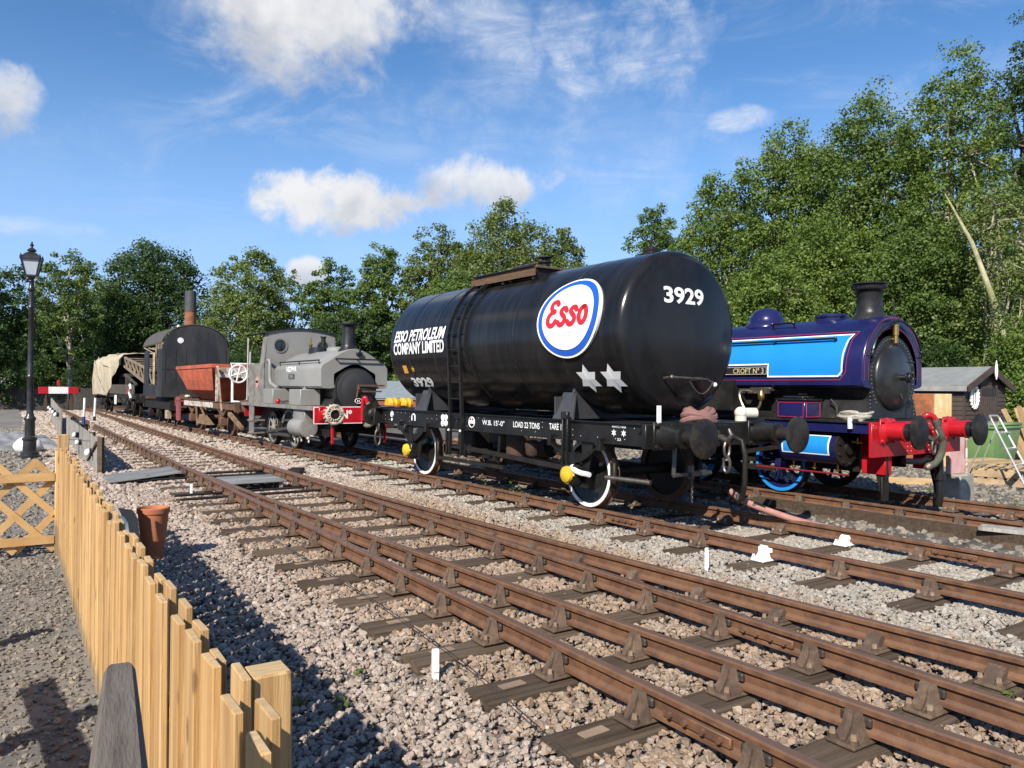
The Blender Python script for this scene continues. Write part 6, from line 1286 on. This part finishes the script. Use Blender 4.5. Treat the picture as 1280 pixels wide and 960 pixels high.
m = MB(); m.box(0, .06, 0, .40, 0, 1.80, b=.006); m.build('panel', pm('yellowed_cream', (.66, .60, .42), (.50, .36, .12), .6, vs=2.2, dirt=(.42, .26, .06), damt=.6, ds=2.4, stretch=(1, 1, .3)), None, label='yellow stained cream panel leaning beside the rusty cabinet', cat='panel', loc=at(19.6, 9.41, -.24), rz=TH)
gb_ = thing('wheelie_bin', 'pale green wheeled bin standing in front of the shed', 'bin', at(20.42, 8.85, -.24), TH)
m_bing = pm('bin_green', (.155, .27, .095), (.125, .23, .08), .45, vs=3, dirt=(.1, .16, .06), damt=.4)
m = MB(); a = [(-.52, -.28, .06), (.52, -.28, .06), (.52, .28, .06), (-.52, .28, .06)]; b = [(-.70, -.38, 1.02), (.70, -.38, 1.02), (.70, .38, 1.02), (-.70, .38, 1.02)]; m.add(a + b, [(3, 2, 1, 0), (4, 5, 6, 7), (0, 1, 5, 4), (1, 2, 6, 5), (2, 3, 7, 6), (3, 0, 4, 7)]); m.box(-.73, .73, -.41, .41, .98, 1.04, b=.01); m.build('bin_body', m_bing, gb_, bevel=.02)
m = MB(); m.box(-.72, .72, -.42, .40, 1.045, 1.12, b=.03); m.build('lid', m_bing, gb_); m = MB()
for x in (-.45, .45): m.cyl((x - .04, .3, .1), (x + .04, .3, .1), .1, n=14)
m.build('bin_wheels', m_bpipe, gb_)
m_saw = pm('sawn_timber', (.50, .36, .19), (.40, .27, .13), .85, vs=3, bump=.3, dirt=(.28, .18, .09), damt=.5, rnd=.22, stretch=(1, 5, 5)); m_pal = pm('pallet_wood', (.42, .31, .19), (.30, .21, .125), .9, vs=3, bump=.3, dirt=(.15, .11, .07), damt=.6, rnd=.22)
for i, (v, s_, ang, lab) in enumerate(((17.4, 7.35, .25, 'pallet of pale rough timber lying nearest the step ladder'), (18.9, 8.25, -.1, 'pallet of pale rough timber lying below the green bin'))):
    t = thing('pallet', lab, 'pallet', at(v, s_, -.236), TH + ang, 'pallets on the yard by the shed')
    me_ = None
    for lv in range(2):
        zo = lv * .16
        for k in range(6): m = MB(); m.box(-.75, .75, -.5 + k * .17, -.5 + k * .17 + .11, zo + .125, zo + .15); m.build('plank', m_saw if lv else m_pal, t)
        for k in range(3): m = MB(); m.box(-.75 + k * .7, -.75 + k * .7 + .1, -.5, .46, zo, zo + .122); m.build('bearer', m_pal, t)
lg_ = thing('timber_stack', 'loose stack of yellow sawn planks leaning beside the shed corner', 'timber', at(22.6, 8.9, -.24), TH)
rr = random.Random(4)
for k in range(12): m = MB(); bar(m, (-.5 + k * .09, rr.uniform(-.3, .2), 0.03), (-.9 + k * .13 + rr.uniform(-.1, .1), rr.uniform(-.1, .3), 1.1 + rr.uniform(-.2, .45)), .03, .11); m.build('plank', m_saw, lg_)
for k in range(8): m = MB(); m.box(-1.4 + rr.uniform(-.2, .2), 1.1, -.9 + k * .12, -.9 + k * .12 + .1, .0 + (k % 3) * .055, .05 + (k % 3) * .055); m.build('plank', m_saw, lg_)
m = MB(); m.cyl((0, 0, 0), (0, 0, 1.75), .09, n=14); m.box(-.12, .12, -.12, .12, 0, .06); m.build('red_post', m_red, None, label='red painted post standing by the yellow planks', cat='post', loc=at(22.55, 8.35, -.24), rz=TH)
# aluminium step ladder
sl = thing('step_ladder', 'silver tubular step ladder standing open on the yard', 'step ladder', at(16.43, 7.0, -.236), TH)
m_alu = pm('aluminium', (.62, .62, .60), (.5, .5, .49), .35, .6)
tops = 1.34
for x in (-.22, .22):
    m = MB(); m.tube([(x * .8, .05, tops), (x, -.62, .0)], .02, 8); m.build('ladder_rail', m_alu, sl); m = MB(); m.tube([(x * .8, .05, tops - .05), (x, .55, 0)], .013, 7); m.build('back_leg', m_alu, sl)
m = MB(); m.tube([(-.18, .05, tops), (-.15, .08, tops + .05), (.15, .08, tops + .05), (.18, .05, tops)], .02, 8); m.build('hoop', m_alu, sl)
for f in (.2, .42, .64, .86): m = MB(); y = .05 - .67 * f; z = tops * (1 - f); m.box(-.2, .2, y - .07, y + .05, z - .012, z + .012); m.build('tread', m_alu, sl)
# concrete block with pink board
kb = thing('concrete_block', 'pale concrete block with a flaking pink board and white rail behind the red beam', 'block', at(13.72, 6.5, -.236), TH)
m = MB(); m.box(-.26, .22, -.2, .25, 0, .47, b=.02); m.build('block', pm('concrete', (.36, .34, .29), (.28, .265, .23), .9, vs=4, bump=.3, dirt=(.2, .18, .15), damt=.5), kb)
m = MB(); m.box(-.30, .20, -.05, .02, .474, 1.25, b=.004); m.build('board', pm('flaking_pink', (.62, .24, .23), (.66, .42, .38), .75, vs=5, dirt=(.5, .42, .38), damt=.6, ds=7), kb); m = MB(); m.cyl((.24, -.06, 0), (.24, -.06, 1.3), .02, n=8); m.build('rail', m_wworn, kb)
m = MB(); m.box(-.55, .55, -.06, .06, 0, .14, b=.01); m.build('timber_baulk', m_saw, None, label='short pale timber baulk on the ground behind the red buffer beam', cat='timber', loc=at(15.4, 8.0, -.236), rz=TH - .9)
m = MB(); m.box(-.14, .14, -.5, .5, 0, .05, b=.006); m.build('loose_board', m_gboard, None, label='grey weathered board lying on the baulk edge at the far siding', cat='board', loc=at(10.42, 4.1, -.085), rz=TH + .25)
# distant hut, yellow drums on a red bed, seen between grey locomotive and tank wagon
hut = thing('low_hut', 'low hut with slate grey roof and red brown walls beyond the grey locomotive', 'hut', (-6.1, 46.0, -.26), .1)
m = MB(); m.box(-2.1, 2.1, 0, 4, 0, 1.15); m.build('wall', pm('brick_red', (.26, .08, .06), (.2, .07, .06), .9, vs=8), hut); m = MB(); m.box(-2.15, 2.15, -.12, -.06, 1.12, 1.32); m.build('fascia', m_white, hut)
m = MB(); m.prism([(-.2, 1.3), (2.0, 2.25), (4.2, 1.3), (4.2, 1.2), (-.2, 1.2)], -2.25, 2.25, 'x'); m.build('roof', pm('slate', (.20, .24, .26), (.16, .19, .21), .6, vs=4), hut)
fb = thing('flat_trailer', 'red flat trailer bed beyond the tank wagon', 'trailer', (-4.3, 36.0, -.45), .35)
m = MB(); m.box(-2.6, 2.6, -.8, .8, .62, .78, b=.01); m.build('bed', m_red, fb); m = MB(); m.box(-2.6, 2.6, -.83, -.80, .55, .80); m.build('side_rail', m_wworn, fb)
m = MB()
for x in (-1.6, 1.6): m.cyl((x, -.75, .31), (x, .75, .31), .31, n=18)
m.box(-2.4, 2.4, -.3, .3, .5, .62); m.build('running_gear', m_grime, fb)
for i, x in enumerate((-1.25, -.62)):
    m = MB(); m.lathe([(.0, -.27), (.24, -.27), (.26, -.24), (.26, -.12), (.275, -.1), (.26, -.08), (.26, .1), (.275, .12), (.26, .14), (.26, .24), (.24, .27), (0, .27)], (0, 0, .265), (1, .25, 0), 20); m.build('yellow_drum', m_yellow, None, label=('yellow drum lying on the red trailer, nearer the grey locomotive', 'yellow drum lying on the red trailer, nearer the tank wagon')[i], cat='drum', group='yellow drums', loc=(-4.3 + x * math.cos(.35), 36.0 + x * math.sin(.35), .58), rz=.35)
rr = random.Random(8)
for i, (x, lab) in enumerate(((.3, 'cream sack on the red trailer beside the yellow drums'), (1.1, 'cream sack in the middle of the red trailer heap'), (1.8, 'cream sack at the tank wagon end of the red trailer'))):
    m = MB(); m.sphere((0, 0, .2), .3, 12, 8, (1.2, .9, .75)); m.v = [tuple(Vector(p) + Vector(p).normalized() * .06 * mnoise.noise(Vector(p) * 5 + Vector((i * 7, 0, 0)))) for p in m.v]
    m.build('sack', pm('sack_cream', (.52, .42, .29), (.42, .3, .19), .9, vs=4), None, 60, label=lab, cat='sack', group='cream sacks on the trailer', loc=(-4.3 + x * math.cos(.35), 36.0 + x * math.sin(.35), .60), rz=i)
# ------------------------------------------------------------------ trees and undergrowth
def leaf_mat(name, c0, c1, c2, trans=.36):
    M_ = bpy.data.materials.new(name); M_.use_nodes = True; t = NT(M_.node_tree)
    at_ = t.n('ShaderNodeAttribute', attribute_name='tint'); geo = t.n('ShaderNodeNewGeometry')
    big = t.noise(geo.outputs['Position'], .45, 3, .5)
    f = t.m('ADD', t.m('MULTIPLY', at_.outputs['Fac'], .6), t.m('MULTIPLY', big, .55), clamp=True)
    c = t.ramp(f, [(.15, c0), (.5, c1), (.85, c2)])
    d = t.n('ShaderNodeBsdfPrincipled', {'Base Color': c, 'Roughness': .5, 'Specular IOR Level': .35})
    tr = t.n('ShaderNodeBsdfTranslucent', {'Color': t.mix(.5, c, (.16, .22, .02))})
    mx = t.n('ShaderNodeMixShader', {0: trans, 1: d.outputs[0], 2: tr.outputs[0]}); t.n('ShaderNodeOutputMaterial', {0: mx.outputs[0]}); return M_
LM = {'dark': leaf_mat('leaf_dark', (.019, .042, .012), (.036, .074, .020), (.064, .112, .032)),
      'mid': leaf_mat('leaf_mid', (.048, .088, .018), (.090, .150, .030), (.145, .205, .050)),
      'light': leaf_mat('leaf_light', (.075, .118, .026), (.130, .182, .042), (.19, .235, .07)),
      'olive': leaf_mat('leaf_olive', (.060, .094, .020), (.108, .150, .032), (.17, .198, .058)),
      'bright': leaf_mat('leaf_bright', (.052, .100, .017), (.108, .172, .029), (.180, .238, .050))}
m_bark = pm('bark_grey', (.19, .165, .13), (.12, .10, .08), .9, vs=4, bump=.5, bs=14, dirt=(.08, .085, .04), damt=.5)
m_barkp = pm('bark_pale', (.40, .35, .27), (.27, .235, .18), .9, vs=4, bump=.5, bs=14, dirt=(.16, .17, .08), damt=.5)
def leaf_mesh(name, C, n_per, rad, ls, mat, r, squash=.7):
    """leaf blades round clump centres C (k,3); each blade a folded four-point leaf"""
    k = len(C); N = k * n_per; rep = np.repeat(np.arange(k), n_per)
    d = r.normal(size=(N, 3)); d /= np.linalg.norm(d, axis=1)[:, None]; rr_ = r.random(N) ** .45
    rc = (rad * r.uniform(.65, 1.35, k))[rep]; P = C[rep] + d * (rr_ * rc)[:, None] * np.array([1, 1, squash])
    nrm = d * .55 + r.normal(size=(N, 3)) * .55 + np.array([0, -.12, .45]); nrm /= np.linalg.norm(nrm, axis=1)[:, None]
    a = np.cross(nrm, r.normal(size=(N, 3))); a /= np.linalg.norm(a, axis=1)[:, None]; b = np.cross(nrm, a)
    L = (ls * r.uniform(.6, 1.35, N))[:, None]; Wd = L * .36
    V = np.stack([P - a * L * .5, P + b * Wd + nrm * L * .06, P + a * L * .5 - nrm * L * .12, P - b * Wd + nrm * L * .06], 1).reshape(-1, 3)
    me = bpy.data.meshes.new(name); me.vertices.add(len(V)); me.vertices.foreach_set('co', V.astype(np.float32).ravel())
    me.loops.add(4 * N); me.loops.foreach_set('vertex_index', np.arange(4 * N, dtype=np.int32)); me.polygons.add(N); me.polygons.foreach_set('loop_start', np.arange(0, 4 * N, 4, dtype=np.int32))
    try: me.polygons.foreach_set('loop_total', np.full(N, 4, dtype=np.int32))
    except Exception: pass
    ct = r.random(k)[rep] * .7 + r.random(N) * .3
    at_ = me.attributes.new('tint', 'FLOAT', 'POINT'); at_.data.foreach_set('value', np.repeat(ct, 4).astype(np.float32))
    me.materials.append(mat); me.update(calc_edges=True); return me
def pxX(x, z): return (x - 640) / FPX * z
def hor(x): return 487 + (x - 640) * -.0 + (x - 640) * .0085
TREES = {}
def tree(x, z, top, wpx, kind, label, nl=14000, ls=.2, low=.16, sparse=1.0, bark=None, lobes=11, seed=0, lean=0.0, show=14, name='tree', skew=0.0):
    r = np.random.default_rng(1000 + seed); X = pxX(x, z); H = CAM_H + (hor(x) - top) / FPX * z + .26; Wd = wpx / FPX * z
    t = thing(name, label, 'tree' if name == 'tree' else 'bush', (X, z, -.27), 0, 'trees round the yard' if name == 'tree' else 'bushes under the trees')
    cz0 = H * low; R0 = np.array([Wd / 2, Wd / 2 * .9, (H - cz0) / 2]); ctr = np.array([lean, 0, (H + cz0) / 2])
    # lobes: smaller ellipsoids round the crown, the highest reaching the top
    LC_, LR = [], []
    for i in range(lobes):
        a = 2 * PI * i * .618 + r.uniform(-.3, .3); h = -0.8 + 1.6 * (i + .5) / lobes
        q = math.sqrt(max(0, 1 - h * h * .85)); k = r.uniform(.34, .60)
        LC_.append(ctr + R0 * np.array([q * math.cos(a) * k, q * math.sin(a) * k, h * .78])); LR.append(R0 * np.array([1, 1, .8]) * r.uniform(.27, .42))
    LC_.append(ctr + R0 * np.array([r.uniform(-.12, .12), 0, .72])); LR.append(R0 * .27); LC_.append(ctr + R0 * np.array([0, 0, 0])); LR.append(R0 * .55)
    n_per = 64; k = max(16, int(nl * 2.05 / n_per)); ls = ls * .80
    lw = np.array([np.prod(q[:2]) for q in LR]); lw = lw / lw.sum()
    pick = r.choice(len(LC_), k, p=lw); d = r.normal(size=(k, 3)); d /= np.linalg.norm(d, axis=1)[:, None]; d[:, 1] -= .25; d[:, 2] += .12
    rr_ = np.where(r.random(k) < .72, r.uniform(.8, 1.08, k), r.uniform(.2, .8, k))
    C = np.array(LC_)[pick] + d * np.array(LR)[pick] * rr_[:, None]
    k2 = int(k * .46); d2_ = r.normal(size=(k2, 3)); d2_[:, 1] -= .35; d2_ /= np.linalg.norm(d2_, axis=1)[:, None]
    ph = r.uniform(0, 6.28, 3); wob = .90 + .07 * np.sin(d2_[:, 0] * 5 + ph[0]) + .06 * np.sin(d2_[:, 2] * 6 + ph[1]) + .05 * np.sin(d2_[:, 0] * 11 + d2_[:, 2] * 9 + ph[2])
    C[:k2] = ctr + d2_ * R0 * (wob * r.uniform(.86, 1.04, k2))[:, None]
    C[:, 2] = np.clip(C[:, 2], cz0 * .8, H - .1)
    if sparse < 1: C = C[r.random(len(C)) < sparse]
    crad = max(.48, Wd * .080)
    link('crown', leaf_mesh('crown', C, n_per, crad, ls, LM[kind], r), t)
    m = MB(); tr_ = max(.09, H * .017); base = Vector((0, 0, 0)); topv = Vector((lean * .8 + r.uniform(-.3, .3), 0, H * .72)); pts = [base.lerp(topv, f) + Vector((r.uniform(-.15, .15), r.uniform(-.15, .15), 0)) * (0 < f < 1) for f in np.linspace(0, 1, 6)]
    m.tube(pts, [tr_ * (1.25 if i == 0 else 1 - .16 * i) for i in range(6)], 9)
    for i, c in enumerate(LC_):
        f = min(.95, max(.25, (c[2] / H) * .72)); p0 = pts[0].lerp(pts[-1], f) if False else base.lerp(topv, f); q = Vector(c); md = p0.lerp(q, .55) + Vector((r.uniform(-.3, .3), r.uniform(-.3, .3), .12 * (q - p0).length))
        m.tube([p0, p0.lerp(md, .5) + Vector((0, 0, .05)), md, q], [tr_ * .5, tr_ * .42, tr_ * .3, tr_ * .12], 6)
    near_ = np.argsort(C[:, 1])[:max(0, show * 3)]; r.shuffle(near_)
    for j in near_[:show]:
        c = Vector(C[j]); i = int(np.argmin([np.linalg.norm(np.array(c) - q) for q in LC_])); p0 = Vector(LC_[i]).lerp(topv, .25); md = p0.lerp(c, .5) + Vector((r.uniform(-.2, .2), r.uniform(-.2, .2), .1))
        m.tube([p0, md, c + (c - md) * .25], [tr_ * .22, tr_ * .15, tr_ * .05], 5)
    m.build('trunk', bark or m_bark, t, 60); return t
T = tree
T(-12, 55, 325, 120, 'dark', 'dark tree at the left edge behind the far lamp post', 12000, .24, .05, seed=1)
T(88, 63, 306, 95, 'mid', 'thin airy pale tree standing behind the tall lamp post', 8000, .24, .25, .75, m_barkp, seed=2, show=20)
T(192, 70, 305, 150, 'dark', 'large round dark green oak left of the crane chimney', 24000, .27, .06, 1, seed=3, lobes=14)
T(120, 78, 352, 130, 'dark', 'broad dark tree between the airy pale tree and the round oak', 15000, .28, .03, seed=4)
T(55, 72, 380, 120, 'dark', 'low dark tree behind the board fence and lamp post', 13000, .28, .02, seed=5)
T(312, 66, 313, 118, 'light', 'pale yellow green tree behind the crane chimney', 15000, .25, .08, .9, m_barkp, seed=6, show=22)
T(355, 72, 332, 66, 'light', 'sparse pale tree with gaps of sky right of the crane chimney', 3800, .25, .2, .7, m_bark, seed=7, show=22)
T(248, 62, 392, 95, 'light', 'low yellow green tree behind the crane roof', 9000, .23, .02, seed=8)
T(412, 66, 328, 92, 'mid', 'mid green tree behind the grey locomotive cab', 11000, .25, .04, seed=9)
T(478, 60, 300, 96, 'mid', 'tall green tree just left of the tank wagon end', 13000, .24, .05, .9, seed=10, show=20)
T(440, 58, 385, 120, 'dark', 'dark low tree behind the grey locomotive chimney', 11000, .23, .02, seed=11)
T(548, 54, 282, 112, 'olive', 'olive tree with pale twigs above the ladder of the tank wagon', 15000, .22, .05, .92, m_barkp, seed=12, show=24)
T(632, 51, 256, 165, 'olive', 'broad olive green tree rising above the tank catwalk', 26000, .21, .04, 1, seed=13, lobes=14)
T(700, 56, 282, 82, 'olive', 'small olive tree at the right shoulder of the broad tree', 9000, .22, .05, seed=14)
T(590, 47, 330, 150, 'mid', 'low green tree directly behind the tank wagon', 12000, .2, .02, seed=15)
T(815, 58, 250, 92, 'mid', 'small rounded tree above the near end of the tank wagon', 9500, .22, .08, seed=16)
T(855, 50, 330, 120, 'mid', 'low green tree behind the tank wagon end', 9500, .2, .02, .95, seed=17)
T(905, 43, 214, 150, 'bright', 'bright green tree left in the tall bank above the blue dome', 21000, .185, .06, .92, m_barkp, seed=18, lobes=13, show=26)
T(990, 40, 152, 170, 'bright', 'tall bright green tree above the blue saddle tank', 28000, .18, .06, .95, m_bark, seed=19, lobes=15, show=26)
T(1082, 37, 106, 175, 'mid', 'tall green tree behind the blue locomotive chimney', 30000, .17, .05, .95, m_bark, seed=20, lobes=15, show=26)
T(1188, 33, 60, 150, 'bright', 'tallest green tree with bare pale limbs above the shed', 26000, .155, .10, .78, m_barkp, seed=21, lobes=15, show=46)
T(1290, 37, 12, 150, 'dark', 'dark tall tree cut by the right edge of the view', 20000, .17, .04, seed=22, lobes=13)
T(960, 33, 315, 170, 'bright', 'low bright tree between dome and chimney of the blue locomotive', 20000, .15, .02, seed=23, lobes=12)
T(1050, 35, 255, 190, 'bright', 'leafy bright tree filling behind the blue locomotive chimney', 24000, .155, .03, .95, seed=24, lobes=13)
T(1140, 32, 262, 170, 'mid', 'leafy green tree above the shed roof', 22000, .145, .03, .95, seed=25, lobes=13)
T(1245, 29, 200, 120, 'light', 'pale sparse tree with bare twigs beside the leaning trunk', 9500, .135, .1, .62, m_barkp, seed=26, show=46)
T(1210, 38, 330, 170, 'dark', 'dark low tree behind the shed gable', 15000, .16, .01, seed=27)
T(1285, 27, 400, 110, 'bright', 'green bushy tree by the right edge behind the planks', 10000, .12, .0, seed=28)
# leaning ivy clad trunk
lt_ = thing('leaning_tree', 'pale leaning trunk patched with ivy rising behind the shed', 'tree', (pxX(1302, 27), 27, -.27))
m = MB(); P_ = [Vector((0, 0, 0)), Vector((-.42, .1, 1.5)), Vector((-1.05, .2, 3.6)), Vector((-1.55, .4, 5.4)), Vector((-2.1, .6, 7.2)), Vector((-2.9, .9, 9.0))]
m.tube(P_, [.18, .15, .125, .10, .075, .02], 9); m.tube([P_[2], Vector((-.6, .3, 4.4)), Vector((-.4, .5, 5.2))], [.04, .025, .008], 6)
m.build('trunk', pm('ivy_bark', (.42, .38, .24), (.27, .26, .13), .9, vs=3, bump=.5, bs=12, dirt=(.13, .15, .05), damt=.6), lt_, 60)
r = np.random.default_rng(5); C = np.array([list(P_[0].lerp(P_[3], f) + Vector((r.uniform(-.15, .15), -.15, 0))) for f in r.uniform(.03, .95, 60)]); link('ivy', leaf_mesh('ivy', C, 22, .22, .09, LM['mid'], r), lt_)
# bushes and the mass of undergrowth behind
for i, (x, z, top, wpx, kd, lab) in enumerate(((20, 66, 440, 110, 'dark', 'dark bush behind the far lamp post'), (130, 69, 445, 120, 'dark', 'dark bush behind the red and white beam'), (300, 52, 430, 120, 'dark', 'dark bush behind the hopper wagon'), (395, 46, 440, 120, 'dark', 'dark bush behind the grey locomotive'), (520, 52, 452, 60, 'mid', 'green bush beside the low hut'),
        (930, 30, 420, 140, 'mid', 'green bush behind the blue saddle tank'), (1010, 27, 440, 120, 'mid', 'green bush behind the blue smokebox'), (1165, 30, 420, 120, 'dark', 'dark bush behind the shed roof'), (1272, 25, 470, 60, 'bright', 'bright bush behind the yellow planks'))):
    T(x, z, top, wpx, kd, lab, 5500, .17 if z > 40 else .13, .0, seed=50 + i, lobes=7, show=4, name='bush')
r = np.random.default_rng(77); Cs = []
for i in range(1500):
    az = r.uniform(-48, 48); d = np.interp(az, [-48, -30, -10, 5, 20, 48], [86, 88, 78, 68, 50, 46]) + r.uniform(-3, 4); hmax = np.interp(az, [-48, -28, -18, 0, 10, 20, 48], [6.0, 6.0, 5.2, 6.5, 7, 8, 11]); Cs.append((d * math.sin(R(az)), d * math.cos(R(az)), hmax * r.random() ** .8))
link('undergrowth', leaf_mesh('undergrowth', np.array(Cs), 60, 1.5, .42, LM['dark'], r), kind='stuff', label='dark woodland undergrowth closing off the yard behind the trees', cat='undergrowth')
# weeds
C = []
for x, y, s_, n in ((1.35, 3.0, .5, 4), (1.5, 4.4, .6, 4), (1.2, 6.5, .9, 5), (1.4, 2.2, .4, 3)):
    for _ in range(n): p = at(x + r.normal() * s_ * .35, y + r.normal() * s_ * .8, -.19, THA); C.append(p)
for _ in range(40): C.append(at(V0 - .35 + r.normal() * .12, SW + .3 + r.normal() * .38, -.13 + abs(r.normal()) * .06))
for _ in range(50): C.append(at(V0 - 1.6 + r.normal() * .4, r.uniform(22, 46), -.19))
for _ in range(60): C.append(at(r.uniform(12.8, 17), r.uniform(3.5, 9), -.21))
for _ in range(14): C.append((pxX(20, 40) + r.normal() * .8, 42 + r.normal(), -.1))
for s_ in (3.1, 2.3, 1.6, 4.0): C.append(at(GB + .35 + r.normal() * .1, s_, -.18, THA))
link('weeds', leaf_mesh('weeds', np.array(C), 18, .05, .030, LM['olive'], r, .6), kind='stuff', label='small green weeds sprouting through the ballast and ash', cat='weeds')
